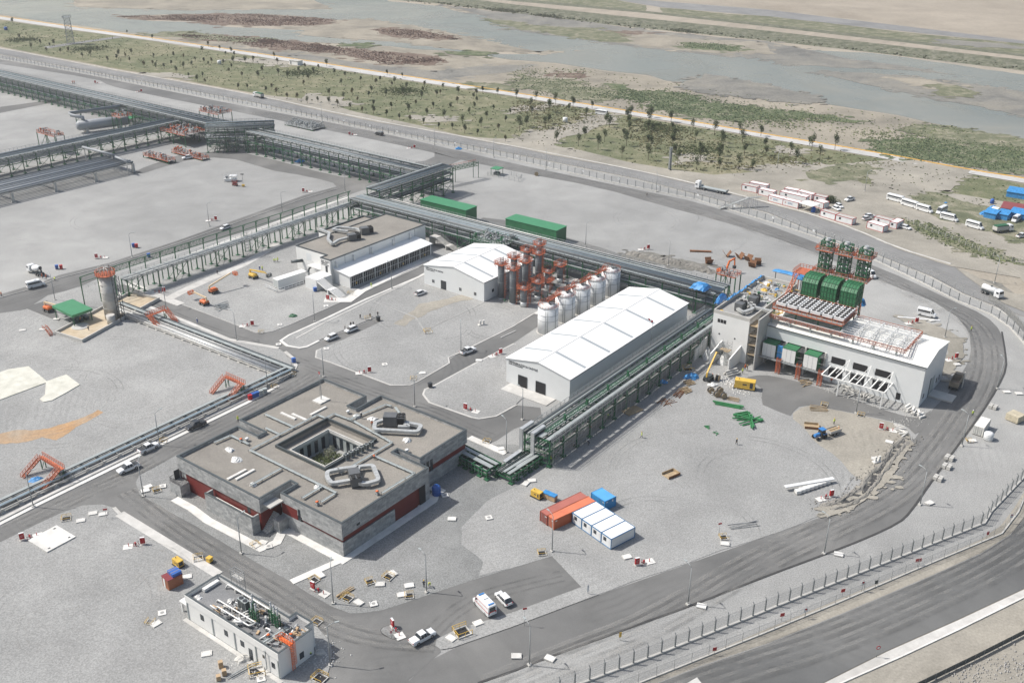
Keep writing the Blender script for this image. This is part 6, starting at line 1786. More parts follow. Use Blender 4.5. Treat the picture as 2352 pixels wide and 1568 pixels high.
# valve decks in orange
def valve_deck(label,v,w,d,h,seed,redness=.5,dm=None):
    redness *= .6
    t=thing("valve_deck",label,"platform",G(*v),SITE);rn=random.Random(seed);dm=dm or m_orange2
    b=MB();b.bar((0,0,h-.1),(w,0,h-.1),.25);b.bar((0,d,h-.1),(w,d,h-.1),.25);rail(b,[(0,0,h),(w,0,h),(w,d,h),(0,d,h),(0,0,h)],1.2,.05,1.3);b.build("deck",dm,t)
    b=MB()
    for x in (0,w/2,w):
        for y in (0,d):b.bar((x,y,0),(x,y,h),.3)
    b.bar((0,0,0),(w/2,0,h),.15);b.bar((w/2,0,h),(w,0,0),.15);b.build("legs",m_green,t)
    MB().box(.1,w-.1,.1,d-.1,h-.16,h-.02).build("floor_grating",m_deck,t)
    b=MB();b2=MB()
    for k in range(int(w*d/2.2)):
        x=rn.uniform(.5,w-.5);y=rn.uniform(.5,d-.5);hh=rn.uniform(.6,2)
        bb=b if rn.random()<redness else b2
        bb.tube([(x,y,h),(x,y,h+hh),(x+rn.uniform(-1,1),y+rn.uniform(-1,1),h+hh),],.16,6)
        if rn.random()<.4:bb.box(x-.35,x+.35,y-.35,y+.35,h+hh,h+hh+.5)
    b.build("red_valves",dm,t);b2.build("pipework",m_galv,t)
    return t
valve_deck("square orange deck of pipework beyond the far rack junction",(462,292),16,9,9,1,.2)
valve_deck("orange deck packed with red valves, below the far rack junction",(372,325),20,13,6,2,.6)
valve_deck("small orange deck with red motors at the left rack",(92,344),16,5,9,3,.7)
valve_deck("stepped orange stair deck beside the big lying vessel",(262,300),8,7,8,4,.3)
valve_deck("low orange pump deck near the white pickup by the far rack",(330,362),20,4,1.4,5,.4)
valve_deck("row of red pumps on the slab below the valve deck",(395,352),24,4,.8,6,.9)
valve_deck("orange valve deck over the right end of the main pipe rack",(1640,682),7,4,8.6,7,.1)
valve_deck("low valve skid in the fenced compound by the inner road",(655,288),22,9,.8,8,.2,m_galv)
valve_deck("steel deck with small pipework beside the electrical building's rear corner",(1085,595),14,9,8,9,.3,m_green)
p=G(183,306);t=thing("lying_vessel","big grey horizontal pressure vessel on saddles near the left racks","vessel",p,SITE+R(70))
b=MB();b.tube([(-1.2,0,4),(0,0,4),(25,0,4),(26.2,0,4)],[1.2,2.6,2.6,1.2],20);b.build("shell",m_silo,t)
b=MB();b.box(3,4.5,-2,2,0,2.5);b.box(20,21.5,-2,2,0,2.5);b.build("saddles",m_concb,t)
b=MB();b.tube([(3,0,6.2),(3,0,8),(-2,4,9),(-2,9,9),(30,14,9)],.9,10);b.build("bent_pipe",m_silo,t)
b=MB();b.bar((1,9,0),(1,9,8.5),.4);b.bar((4,10,0),(4,10,8.5),.4);b.bar((1,9,4),(4,10,8),.2);b.build("trestle",m_green,t)
# ================================================================ FENCES
LM=[((163,101),"the lattice tower"),((330,120),"the upper left verge"),((504,148),"the left white tank"),((590,225),"the grey-sided truck"),((673,148),"the small hut"),((790,230),"the strip left of the black van"),((900,230),"the strip above the black van"),((1053,290),"the blue sheet by the fence"),((1200,260),"the strip left of the right white tank"),((1298,281),"the right white tank"),((1380,264),"the old bus"),((1450,330),"the wide dirt track"),((1538,350),"the slim lattice mast"),((1640,340),"the strip right of the slim mast"),((1640,400),"the long flatbed truck"),((1780,360),"the strip above the site cabins"),((2000,350),"the strip above the minibuses")]
ORD="first second third fourth fifth sixth seventh eighth ninth tenth eleventh twelfth thirteenth fourteenth fifteenth sixteenth seventeenth eighteenth nineteenth twentieth twenty-first twenty-second twenty-third twenty-fourth twenty-fifth twenty-sixth".split()
def zone(v):return min(LM,key=lambda l:(l[0][0]-v[0])** 2+3*(l[0][1]-v[1])** 2)[1]
def mesh_mat(name,col,alpha):
    m,t,bs=nt(name)
    bs.inputs["Base Color"].default_value=c4(col);bs.inputs["Roughness"].default_value=.6
    tr=t.nodes.new("ShaderNodeBsdfTransparent");mx=t.nodes.new("ShaderNodeMixShader")
    mx.inputs[0].default_value=alpha
    t.links.new(tr.outputs[0],mx.inputs[1]);t.links.new(bs.outputs[0],mx.inputs[2]);t.links.new(mx.outputs[0],t.nodes["Material Output"].inputs[0])
    return m
m_wire=mesh_mat("wire_mesh",(.30,.31,.31),.16)
m_post=paint("fence_post_grey",(.22,.235,.24),.5,.2,.1,1)
def along(pts,step):
    out=[];carry=0
    for i in range(len(pts)-1):
        d=pts[i+1]-pts[i];L=d.length;s_=carry
        while s_<L:out.append((pts[i]+d*(s_/L),math.atan2(d.y,d.x)));s_+=step
        carry=s_-L
    return out
def fence(label,s_,step,h,pw,wires,kerb=.3,kw=.35,mat=None,arm=True,mesh=True,name="perimeter_fence",far_first=False,closed_panel=None):
    pts=GL(s_);o=pts[0].copy();q=[p-o for p in pts]
    t=thing(name,label,"fence",o)
    mat=mat or m_post
    b=MB();b.bar((0,0,0),(0,0,h),pw)
    if arm:b.bar((0,0,h),(0,.35,h+.45),pw*.5)
    me=b.mesh("post");me.materials.append(mat)
    ps=along(q,step);ps.sort(key=lambda a:(a[0]+o).length)
    for p,a in ps[:100]:put("post",me,t,p,a)
    if len(ps)>100:
        b=MB()
        for p,a in ps[100:]:b.bar(p,p+Vector((0,0,h)),pw)
        b.build("post",mat,t)["kind"]="stuff"
    b=MB()
    for z in wires:
        for i in range(len(q)-1):b.bar(q[i]+Vector((0,0,z)),q[i+1]+Vector((0,0,z)),.035)
    b.build("wires",m_scaf,t)
    if mesh:
        b=MB();vs=[]
        for p in q:vs+=[(p.x,p.y,.2),(p.x,p.y,h)]
        b.add(vs,[(2*i,2*i+2,2*i+3,2*i+1) for i in range(len(q)-1)]);b.build("mesh_panel",closed_panel or m_wire,t)
    if kerb:
        b=MB();b.ribbon(q,kw,0,kerb);b.build("base_kerb",m_concb,t)
    return t
fence("sturdy grey perimeter fence with thick posts along the near side of the bottom road","1250,1604 1356,1562 1493,1510 1738,1412 1786,1392 2034,1293 2261,1202 2276,1176 2352,1096 2440,1000",3.1,3.0,.22,(.7,1.2,1.7,2.2,2.9),.35,.5)
fence("thin outer mesh fence with red warning boards beside the public road","1380,1604 1476,1566 1764,1451 1919,1387 2121,1301 2301,1226 2339,1176 2360,1126 2440,1030",3.9,2.4,.07,(1.2,2.3),.3,.3,m_scaf)
NF="-200,100 0,136 175,166 588,246 838,296 1163,363 1401,418 1601,459 1764,509 1815,525 1921,560 2021,603 2109,645 2196,690 2276,722 2320,752 2352,788 2420,880"
fence("long double-row perimeter fence, inner line with thick posts, beside the ring road",NF,4.2,3.0,.2,(.8,1.6,2.9),.35,.6)
fence("long double-row perimeter fence, outer line of thin posts, beside the public road","-200,88 0,127 250,174 588,238 838,293 1176,355 1461,413 1601,449 1764,491 1871,535 2014,587 2139,637 2214,677 2291,708 2352,750 2420,820",4.2,2.4,.08,(1.2,2.3),.2,.3,m_scaf)
fence("low dark screen fence across the rough ground in the bottom right corner","2100,1583 2131,1568 2240,1515 2352,1458 2480,1390",2.6,1.5,.07,(1.45,),0,mat=m_scaf,arm=False,closed_panel=m_char,name="screen_fence")
fence("crooked fence of pale concrete posts along the ditch beside the minibuses","2084,511 2149,538 2201,558 2276,590 2339,605 2400,620",3.4,1.9,.16,(.6,1.2,1.7),0,mat=m_concb,mesh=False,name="post_fence")
fence("mesh screen fence on the outer side of the road at the far right","2270,690 2300,712 2330,740 2352,765 2420,850",2.8,2.6,.07,(1.2,2.5),0,mat=m_scaf,closed_panel=mesh_mat("shade_net",(.20,.20,.19),.7),arm=False,name="screen_fence")
fence("square wire enclosure beside the green pump shelter near the ring road","1120,404 1152,410 1190,418 1200,410 1168,402",3,2,.08,(1,1.9),0,arm=False,mesh=True,name="wire_enclosure")
# ================================================================ LAMPS, SIGNS, SMALL SITE THINGS
def lamp(t):
    b=MB();b.tube([(0,0,0),(0,0,9.0)],[.13,.08],8);b.build("pole",m_galv,t)
    b=MB();b.tube([(0,0,9.0),(-.5,0,9.35),(-1.5,0,9.6)],.06,6);b.build("arm",m_galv,t)
    b=MB();b.box(-2.2,-1.4,-.16,.16,9.55,9.68);b.build("lamp_head",m_tray,t)
    b=MB();b.box(-.35,.35,-.35,.35,0,.35);b.build("base",m_concb,t)
KL=Kind(lamp,"street_lamp","street lamp","street lamps along the works' roads")
LP=[((77,1164),"lower left corner, by the leftmost stair bridge"),((367,1023),"between the white and dark pickups on the left road"),((330,1140),"beside the kerb left of the stone building"),((127,690),"left of the tall column, by the asphalt patch"),((304,592),"on the kerb left of the pipe bridge"),((481,520),"on the yard road by the small white car"),((382,710),"where the road passes under the pipe bridge"),((544,782),"by the round corner below the boom lifts"),((649,492),"beside the yard road above the electrical building"),((793,442),"at the bend by the pipe junction"),((723,739),"on the strip between the electrical building and the asphalt stub"),((900,663),"in front of the glazed bays"),((744,866),"behind the top corner of the stone building"),((953,934),"on the kerb behind the stone building"),((1059,808),"beside the pickup on the tank road"),((1163,1039),"by the slabs left of the side rack's end"),((615,891),"by the row of bins on the left road"),((555,1271),"on the diagonal road, front of the terrace wall"),((766,1386),"among the yellow-edged pits in front"),((980,1360),"where two workers stand, near the forked road"),((1268,1266),"next to the orange containers"),((1580,1388),"middle of the bottom road, outer side"),((1216,1527),"leftmost on the outer side of the bottom road"),((1893,1271),"outer side of the bottom road, right of the middle"),((2113,1159),"outer side of the road, by the block stacks"),((2209,1024),"outer side of the road, below the white container"),((2291,893),"outer side of the road, level with the engine hall"),((1966,949),"in front of the engine hall's canopy"),((2170,775),"in the loop right of the engine hall"),((1345,566),"behind the main rack, by the right green shed"),((1535,610),"behind the main rack, by the gravel ridge"),((1200,964),"in front of the largest hall's doors"),((998,333),"beside the inner fence, left of the blue sheet"),((1134,362),"beside the inner fence, behind the green spur rack"),((1254,390),"beside the inner fence, first right of centre"),((1507,441),"beside the inner fence, near the walker"),((1986,440),"by the row of minibuses"),((1785,388),"behind the first site cabins"),((2284,650),"by the tanker truck"),((740,280),"beside the fence at upper left of the junction"),((759,1528),"at the road corner right of the low white building")]
for k,(v,lb) in enumerate(LP):
    rz=R(110) if v[1]>1000 and v[0]>1150 else (R(150) if k %3 else R(60))
    KL.at(G(*v),R(-55) if (v[0]>1150 and v[1]>1000) else R(200+37*(k %4)),"street lamp "+lb)
def cabinet(t):
    b=MB();b.box(-.62,.62,-.22,.22,.45,2.3);b.build("cabinet",m_red,t)
    b=MB();b.box(-.3,.3,-.235,-.22,1.55,1.62);b.box(-.3,.2,-.235,-.22,1.15,1.22);b.box(-.62,.62,-.24,.24,2.3,2.36);b.build("white_marks",m_tankw,t)
    b=MB();b.box(-.75,.75,-.5,.5,0,.12);b.bar((-.5,0,.1),(-.5,0,.5),.08);b.bar((.5,0,.1),(.5,0,.5),.08);b.build("stand",m_concb,t)
    b=MB();b.box(2.6,5.0,-.9,1.3,0,.12);b.build("slab",m_conc2,t)
    for x,y in ((3.6,.1),):b=MB();b.tube([(x,y,.1),(x,y,1.1)],.1,8);b.build("red_post",m_red,t)
    for x,y in ((1.2,-.5),(1.6,.6),(2.3,.2)):
        b=MB();b.m(m_red).tube([(x,y,0),(x,y,.4)],.09,8);b.m(m_tankw).tube([(x,y,.4),(x,y,.7)],.09,8);b.m(m_dark).tube([(x,y,.7),(x,y,1.0)],.09,8);b.build("striped_bollard",None,t)
    b=MB();b.tube([(1.9,0,0),(1.9,0,.9),(1.9,0,1.1)],[.15,.15,.22],8);b.tube([(1.5,0,.7),(2.3,0,.7)],.1,8);b.build("hydrant",m_red,t)
KH=Kind(cabinet,"fire_cabinet","fire cabinet","red fire hose cabinets with hydrants")
HP=[((52,1241),30,"bottom-left plot beside the square slab"),((329,1251),195,"bottom-left plot near the diagonal path"),((719,1353),-35,"plot in front of the stone building"),((902,1440),-60,"on the little island in the forked road"),((1463,1298),20,"between the cabins and the bottom road"),((1909,1141),200,"beside the stacked pale blocks"),((2023,986),-20,"at the dug corner by the road junction"),((2196,824),200,"in the loop at the engine hall's gable"),((849,856),190,"middle plot, lower kerb"),((1069,941),-25,"plot in front of the largest hall, lower kerb"),((1150,814),210,"plot left of the largest hall"),((753,689),-20,"at the foot of the electrical building's stair"),((697,442),10,"beyond the yard road near the junction"),((1032,569),-20,"behind the shorter white hall"),((222,594),10,"left yard beside the kerb"),((496,507),190,"yard side of the road above the pipe bridge"),((580,749),185,"below the boom lifts, at the kerb"),((377,672),190,"under the pipe bridge"),((1489,573),190,"behind the main rack"),((2105,742),190,"beside the white van behind the engine hall"),((803,311),10,"inner road, left of the black van"),((952,341),190,"tip of the plot by the far junction"),((219,192),0,"far plot at upper left"),((325,212),190,"far plot at upper left, next to the rack")]
for v,a,lb in HP:KH.at(G(v[0],v[1],0)+Vector((0,0,.12)),R(a),"red fire cabinet "+lb,.8)
def cover(t):
    b=MB();b.box(-.75,.75,-.75,.75,0,.2);b.build("slab",m_conc2,t)
    b=MB();b.tube([(0,0,.2),(0,0,.215)],.38,14);b.build("round_lid",m_concd,t)
def cover2(t):
    b=MB();b.box(-1.1,1.1,-.8,.8,0,.28);b.build("slab",m_conc2,t)
    b=MB();b.box(-.9,-.78,.5,.62,.28,.3);b.box(.78,.9,-.62,-.5,.28,.3);b.box(.78,.9,.5,.62,.28,.3);b.build("lifting_holes",m_dark,t)
K1=Kind(cover,"manhole_cover","manhole cover","white square manhole covers");K2=Kind(cover2,"concrete_slab","slab","loose white concrete slabs")
C1=[((374,1117+1),"left of the stone building"),((617,1267-11),"in front of the terrace wall"),((858,1388),"front plot near the curved kerb"),((1123,1190),"open gravel right of the stone building"),((373,1409),"bottom-left plot, by the yellow pit guard"),((1022,1139),"at the stone building's right corner"),((884,838),"middle plot"),((640,1100-308),"tip of the middle strip"),((750,802),"boom lift yard, right part"),((600,1560+0),"below the low white building"),((205,1000-250),"left of the bund"),((749,704),"beside the red cabinet by the stair"),((643,747),"corner below the electrical building")]
for v,lb in C1:K1.at(G(*v)+Vector((0,0,.13)),R(20),"white square cover with round lid, "+lb)
C2=[((340,1119),40,"left kerb plot, upper"),((334,1128),25,"left kerb plot, lower"),((186,1197),20,"bottom-left plot, upper right one"),((237,1182),20,"bottom-left plot, by the corner"),((359,1434),50,"bottom-left plot beside the yellow guard"),((475,1503),15,"bottom plot left of the cardboard boxes"),((604,1247),-20,"by the pit at the stone building's front"),((736,1322),-50,"by the first yellow pit in front"),((873,1343),5,"by the middle yellow pit"),((902,1318),-50,"by the upper yellow pit"),((824,1385),-40,"right of the crossed planks"),((940,1346),15,"alone left of the two workers"),((923,1367),15,"near the lamp with two workers"),((1098,1432),30,"verge below the ambulance"),((1036,1467),-40,"verge beside the large yellow guard"),((1038,1253-60),0,"gravel below the blue tank"),((1186,1508),0,"outer verge, left lamp"),((1263,1513),-30,"outer verge, second"),((1611,1393),-20,"outer verge by the middle lamp"),((1926,1274),-20,"outer verge by the right lamp"),((2135,1156),30,"verge below the block stacks"),((2233,1013),0,"verge below the white container"),((2312,901),0,"verge right of the dump truck"),((2340,905),0,"verge at the right edge"),((2042,1016),-30,"edge of the dug soil, upper"),((2010,1055),-20,"edge of the dug soil, lower"),((1192,1095),40,"by the riser ducts, left"),((1207,1112),60,"by the riser ducts, front"),((1222,1105),10,"by the riser ducts, right"),((1150,1032),20,"next to the slab lamp"),((2198,838),10,"engine hall loop"),((2148,780),15,"engine hall loop, outer"),((2140,737),15,"behind the engine hall"),((1100,829),0,"tank road kerb"),((970,858),10,"tank road corner"),((1440,1280),20,"beside the striped bollards"),((1665,1250),-10,"near the small red sign"),((52,700+60),20,"left of the green shelter"),((98,758),10,"foot of the bund"),((130,834-100),10,"behind the bund steps"),((214,1180),20,"corner plot by the path"),((430,1326),20,"in front of the brown cabin"),((120,1239),-35,"large rough slab in the bottom-left plot")]
for v,a,lb in C2:K2.at(G(*v)+Vector((0,0,.13)),R(a),"white concrete slab, "+lb,(3.2,4.2,1.0) if "large rough" in lb else .85)
def guard(t):
    b=MB();b.box(-.9,.9,-.8,.8,.0,.03);b.build("pit",m_black,t)
    b=MB();b.ribbon([Vector((x,y,0)) for x,y in ((-1,-.9),(1,-.9),(1,.9),(-1,.9))],.16,0,.2,True);b.build("frame",m_concb,t)
    b=MB();rail(b,[(-1.1,-1,.1),(1.1,-1,.1)],.8,.028,1.1,False);rail(b,[(1.1,1,.1),(-1.1,1,.1),(-1.1,-1,.1)],.8,.028,1.1);b.build("guard_rail",m_yel,t)
KG=Kind(guard,"pit_guard","pit guard","yellow guard frames round open pits")
GD=[((153,1193),20,1,"by the large rough slab"),((361,1128),30,.9,"left kerb plot"),((345,1430),80,.8,"bottom-left plot"),((456,1284),20,1,"beside the yellow generator"),((587,1254),-40,.9,"front of the terrace wall"),((722,1334),-40,.9,"next to the red cabinet in front"),((798,1376),-30,1,"crossed by planks"),((850,1338),30,.9,"middle of the front plot"),((892,1327),-30,1,"upper right of the front plot"),((940,1370),10,.9,"by the lamp with two workers"),((1062,1454),30,1.5,"on the verge below the ambulance, largest"),((1245,1272),10,.9,"foot of the lamp by the containers"),((1662,1236),10,.9,"near the small red sign"),((376,1015),10,.9,"foot of the left road lamp"),((672,862),0,.9,"rounded corner of the pipeway"),((630,890),0,.8,"by the row of bins"),((950,872),0,.9,"tank road corner"),((1118,1016),-20,.9,"behind the stone building's right corner"),((983,764),20,1.2,"end of the stub kerb"),((845,733),10,1,"where men dig by the stub road"),((600,764),0,.8,"corner by the boom lifts"),((805,675),-10,.9,"foot of the electrical building's stair"),((728,1430),-30,.9,"right of the low white building"),((735,1560),-30,1.2,"bottom edge, right of the low building"),((590,1545),20,1.4,"bottom edge, front of the low building"),((2226,1014),0,.8,"verge below the white container"),((1580,850),10,1.4,"shade of the side rack"),((1893,932),-25,.9,"curved kerb, upper"),((1977,955),-25,.9,"curved kerb, lower")]
for v,a,s_,lb in GD:KG.at(G(*v)+Vector((0,0,.13)),R(a),"yellow pit guard "+lb,s_*.9)
# ================================================================ VEHICLES
m_car={}
def carpaint(n,c):
    m,t,bs=nt(n);nn=noise(t,.9,3,.6,0,local(t));r=ramp(t,nn.outputs[0],[(.3,tuple(x*.88 for x in c)),(.6,c)])
    t.links.new(r.outputs[0],bs.inputs["Base Color"]);bs.inputs["Roughness"].default_value=.28;bs.inputs["Coat Weight"].default_value=.4;return m
m_cw=carpaint("white_car_paint",(.74,.75,.75));m_cd=carpaint("dark_car_paint",(.035,.038,.042));m_rim=paint("wheel_rim",(.4,.4,.4),.4,.5)
m_bl=carpaint("blue_machine_paint",(.04,.20,.50));m_om=paint("orange_machine_paint",(.68,.16,.035),.45,0,.12);m_cream=paint("cream_boom",(.66,.52,.34),.5,0,.1);m_dust=paint("dusty_brown_body",(.30,.25,.19),.7,0,.15)
m_tail=paint("tail_lamp",(.45,.01,.01),.3);m_head=paint("head_lamp",(.75,.77,.8),.15)
def loft(b,secs):
    """secs: (x, z0, z1, half width below, half width above)"""
    vs=[];n=len(secs)
    for x,z0,z1,w0,w1 in secs:
        r_=min(.12,(z1-z0)*.3)
        for y,z in ((-w0,z0),(-w0,z0+(z1-z0)*.55),(-w1,z1-r_),(-w1+r_*1.2,z1),(w1-r_*1.2,z1),(w1,z1-r_),(w0,z0+(z1-z0)*.55),(w0,z0)):vs.append((x,y,z))
    fs=[tuple(range(8)),tuple(range(8*n-1,8*n-9,-1))]
    for i in range(n-1):
        for k in range(8):fs.append((8*i+k,8*i+8+k,8*i+8+(k+1)%8,8*i+(k+1)%8))
    b.add(vs,fs)
def wheels(t,xs,tr,r_,w=.24):
    for x in xs:
        for s in (-1,1):
            b=MB();b.tube([(x,s*tr-w/2,r_),(x,s*tr+w/2,r_)],r_,14);o=b.build("wheel",m_rubber,t)
            b=MB();b.tube([(x,s*(tr+.02)-w/2*1,r_),(x,s*(tr+.02)+w/2,r_)],r_*.58,10);b.build("rim",m_rim,o)
def lights(t,xf,xr,w,z):
    for s in (-1,1):
        b=MB();b.box(xf-.08,xf+.02,s*w-.14,s*w+.14,z,z+.16);b.build("headlight",m_head,t)
        b=MB();b.box(xr-.02,xr+.06,s*w-.1,s*w+.1,z,z+.3);b.build("tail_light",m_tail,t)
def pickup(col,cover_=False):
    def mk(t):
        b=MB();loft(b,[(2.68,.45,.80,.75,.70),(2.5,.32,.98,.90,.82),(1.5,.32,1.10,.93,.86),(1.3,.32,1.12,.93,.88),(-2.5,.36,1.10,.93,.88),(-2.66,.5,1.05,.88,.84)]);b.build("body",col,t)
        b=MB();loft(b,[(1.35,1.0,1.12,.86,.80),(.55,1.0,1.74,.86,.66),(-.75,1.0,1.78,.86,.68),(-1.1,1.0,1.2,.86,.8)]);b.build("windows",m_glass,t)
        b=MB();b.box(-.85,.5,-.67,.67,1.72,1.82); 
        for x in (.5,-.15,-.8):b.bar((x,-.87,1.1),(x,-.68,1.76),.08);b.bar((x,.87,1.1),(x,.68,1.76),.08)
        b.build("cab_roof",col,t)
        b=MB();b.box(-2.5,-1.2,-.78,.78,1.115,1.135);b.build("load_bed" if not cover_ else "bed_cover",m_dark if not cover_ else col,t)
        if not cover_:b=MB();b.tube([(-1.25,-.75,1.1),(-1.3,-.7,1.65),(-1.3,.7,1.65),(-1.25,.75,1.1)],.05,6);b.build("roll_bar",m_dark,t)
        wheels(t,(1.62,-1.55),.82,.39);lights(t,2.6,-2.66,.72,.75)
    return mk
def suv(col,L=4.5,H=1.6,W=.9):
    def mk(t):
        h=L/2
        b=MB();loft(b,[(h,.4,.68,.7,.6),(h-.2,.28,.82,.86,.76),(h-1.1,.28,.98,W,.84),(-h+.3,.3,1.02,W,.84),(-h,.42,.9,.8,.76)]);b.build("body",col,t)
        b=MB();loft(b,[(h-1.0,.9,1.0,.82,.78),(h-1.75,.9,H-.06,.84,.64),(-h+.75,.9,H-.04,.84,.66),(-h+.12,.9,1.04,.82,.74)]);b.build("windows",m_glass,t)
        b=MB();loft(b,[(h-1.7,H-.1,H-.04,.66,.6),(h-2.1,H-.1,H+.02,.68,.6),(-h+.8,H-.1,H,.68,.62)])
        for x in (h-1.75,.1,-h+.8):b.bar((x,-.85,1),(x,-.66,H-.06),.08);b.bar((x,.85,1),(x,.66,H-.06),.08)
        b.build("roof",col,t)
        wheels(t,(h-.85,-h+.85),.78,.34,.22);lights(t,h-.1,-h,.64,.66)
    return mk
def van(col,L=5.9,H=2.5,W=1.0,bus=False,amb=False):
    def mk(t):
        h=L/2
        nose=[(h,.4,.8,.8,.7),(h-.25,.3,1.1,.95,.85),(h-.8,.3,1.35,W,.9),(h-1.6,.3,H,W,.88)] if not bus else [(h,.4,1.2,.95,.9),(h-.1,.3,H-.2,W,.93),(h-.5,.3,H,W,.95)]
        b=MB();loft(b,nose+[(-h+.2,.3,H,W,.9),(-h,.4,H-.1,W,.86)]);b.build("body",col,t)
        for s in (-1,1):
            b=MB();x1=h-1.9 if not bus else h-.7
            if not amb:b.add([(x1,s*(W+.012),1.35),(-h+.3,s*(W+.012),1.35),(-h+.3,s*(W-.05),H-.42),(x1,s*(W-.05),H-.42)],[(0,1,2,3) if s>0 else (3,2,1,0)])
            b.add([(h-.95,s*(W-.015),1.38),(h-1.95,s*(W+.012),1.38),(h-1.95,s*(W-.03),H-.5),(h-1.45,s*(W-.06),H-.55)] if not bus else [(h-.15,s*W*1.01,1.3),(h-.6,s*(W+.012),1.3),(h-.6,s*(W-.03),H-.4),(h-.2,s*(W-.03),H-.4)],[(0,1,2,3) if s>0 else (3,2,1,0)])
            b.build("side_windows",m_glass,t)
        b=MB()
        if not bus:b.add([(h-.78,-.85,1.37),(h-.78,.85,1.37),(h-1.5,.8,H-.12),(h-1.5,-.8,H-.12)],[(0,1,2,3)])
        else:b.add([(h-.04,-.85,1.25),(h-.04,.85,1.25),(h-.09,.85,H-.35),(h-.09,-.85,H-.35)],[(0,1,2,3)])
        b.build("windscreen",m_glass,t)
        b=MB();b.box(-h-.015,-h+.01,-.7,.7,1.35,H-.4);b.build("rear_window",m_glass,t)
        wheels(t,(h-1.05,-h+1.2),W-.12,.36,.24);lights(t,h-.1,-h,.78,.8)
        if bus or L>5.5:
            b=MB();b.box(-.6,.3,-.5,.5,H,H+.14);b.build("roof_unit",col,t)
        if amb:
            for z,hh in ((1.15,.12),(2.15,.06)):
                for s in (-1,1):b=MB();b.box(-h+.1,h-1.1,s*(W+.012)-.01,s*(W+.012)+.01,z,z+hh);b.build("red_stripe",m_red,t)
            for x in (h-1.9,-h+.5):b=MB();b.box(x-.16,x+.16,-.62,.62,H,H+.14);b.build("light_bar",m_bl,t)
            for y in (-.2,.2):b=MB();b.cyl(-.4,y,H,H+.08,.15,10);b.build("roof_fan",m_dark,t)
            b=MB();b.box(-h-.03,-h-.01,-.9,.9,1.15,1.35);b.build("rear_stripe",m_red,t)
    return mk
def cab(b,x0,x1,W=1.2,H=2.9,z0=.6):
    loft(b,[(x1,z0,1.7,W,W-.05),(x1-.15,z0-.1,H-.25,W,W-.12),(x1-.6,z0,H,W,W-.15),(x0,z0,H,W,W-.12)])
def truck(kind):
    def mk(t):
        L={'flat':15.5,'dump':7.4,'tank':7.6,'mixer':8.2,'load':8.5}[kind];h=L/2
        b=MB();cab(b,h-2.1,h,1.22,3.6 if kind=='flat' else 2.9);b.build("cab",m_cw if kind != 'dump' else m_dust,t)
        b=MB();b.add([(h+.02,-1.0,1.75),(h+.02,1.0,1.75),(h-.12,1.0,2.6),(h-.12,-1.0,2.6)],[(0,1,2,3)]);b.build("windscreen",m_glass,t)
        for s in (-1,1):b=MB();b.box(h-1.3,h-.3,s*1.225-.01,s*1.225+.01,1.75,2.4);b.build("side_window",m_glass,t)
        b=MB();b.box(-h,h-.4,-.45,.45,.7,1.0);b.box(-h,h-2.2,-1.1,1.1,.95,1.05) if kind != 'mixer' else None;b.build("chassis",m_char,t)
        wheels(t,[h-1.3]+([h-4.6,-h+1.6,-h+2.9,-h+4.2] if kind=='flat' else [-h+.9,-h+2.2]),1.05,.5,.3)
        b=MB()
        if kind=='flat':
            b.box(-h,h-3.0,-1.25,1.25,1.15,1.35);b.box(-h,-h+.1,-1.25,1.25,1.35,1.9);b.box(h-3.1,h-3.0,-1.25,1.25,1.35,2.2);b.build("flat_bed",m_tray,t)
        elif kind in ('dump','load'):
            x1=h-2.4;m_=m_dust if kind=='dump' else m_concb
            for q in ((-h,x1,-1.25,-1.12),(-h,x1,1.12,1.25),(-h,-h+.12,-1.12,1.12),(x1-.12,x1,-1.12,1.12)):b.box(*q,1.1,2.6)
            b.box(-h,x1,-1.2,1.2,1.06,1.2)
            for k in range(5):b.box(-h+.4+k*1.0,-h+.52+k*1.0,-1.32,1.32,1.1,2.55) if False else None
            b.build("skip_body",m_,t)
            if kind=='load':b=MB();b.box(-h+.2,x1-.2,-1.1,1.1,1.3,3.0);b.build("green_load",m_green,t)
        elif kind=='tank':
            b.tube([(-h,0,2.05),(-h+.15,0,2.05),(h-2.5,0,2.05),(h-2.35,0,2.05)],[.7,1.0,1.0,.7],16);b.build("tank",m_tankw,t)
            b=MB();b.tube([(-.5,0,3),(-.5,0,3.3)],.4,10);b.bar((-h,1,1.2),(h-2.5,1,1.2),.12);b.build("hatch",m_char,t)
        else:
            b.tube([(h-2.5,0,1.9),(h-3.4,0,2.0),(h-5.0,0,2.35),(-h+1.4,0,2.8),(-h+.7,0,3.0)],[.6,1.05,1.2,.75,.5],16);b.build("drum",m_tankw,t)
            b=MB();b.tube([(-h+.7,0,3.0),(-h+.3,0,3.05)],[.5,.6],12);b.bar((-h+.3,0,2.6),(-h-.6,0,1.2),.5,.1);b.bar((-h+.8,-.6,1),(-h+.8,-.5,2.6),.12);b.build("chute",m_dark,t)
    return mk
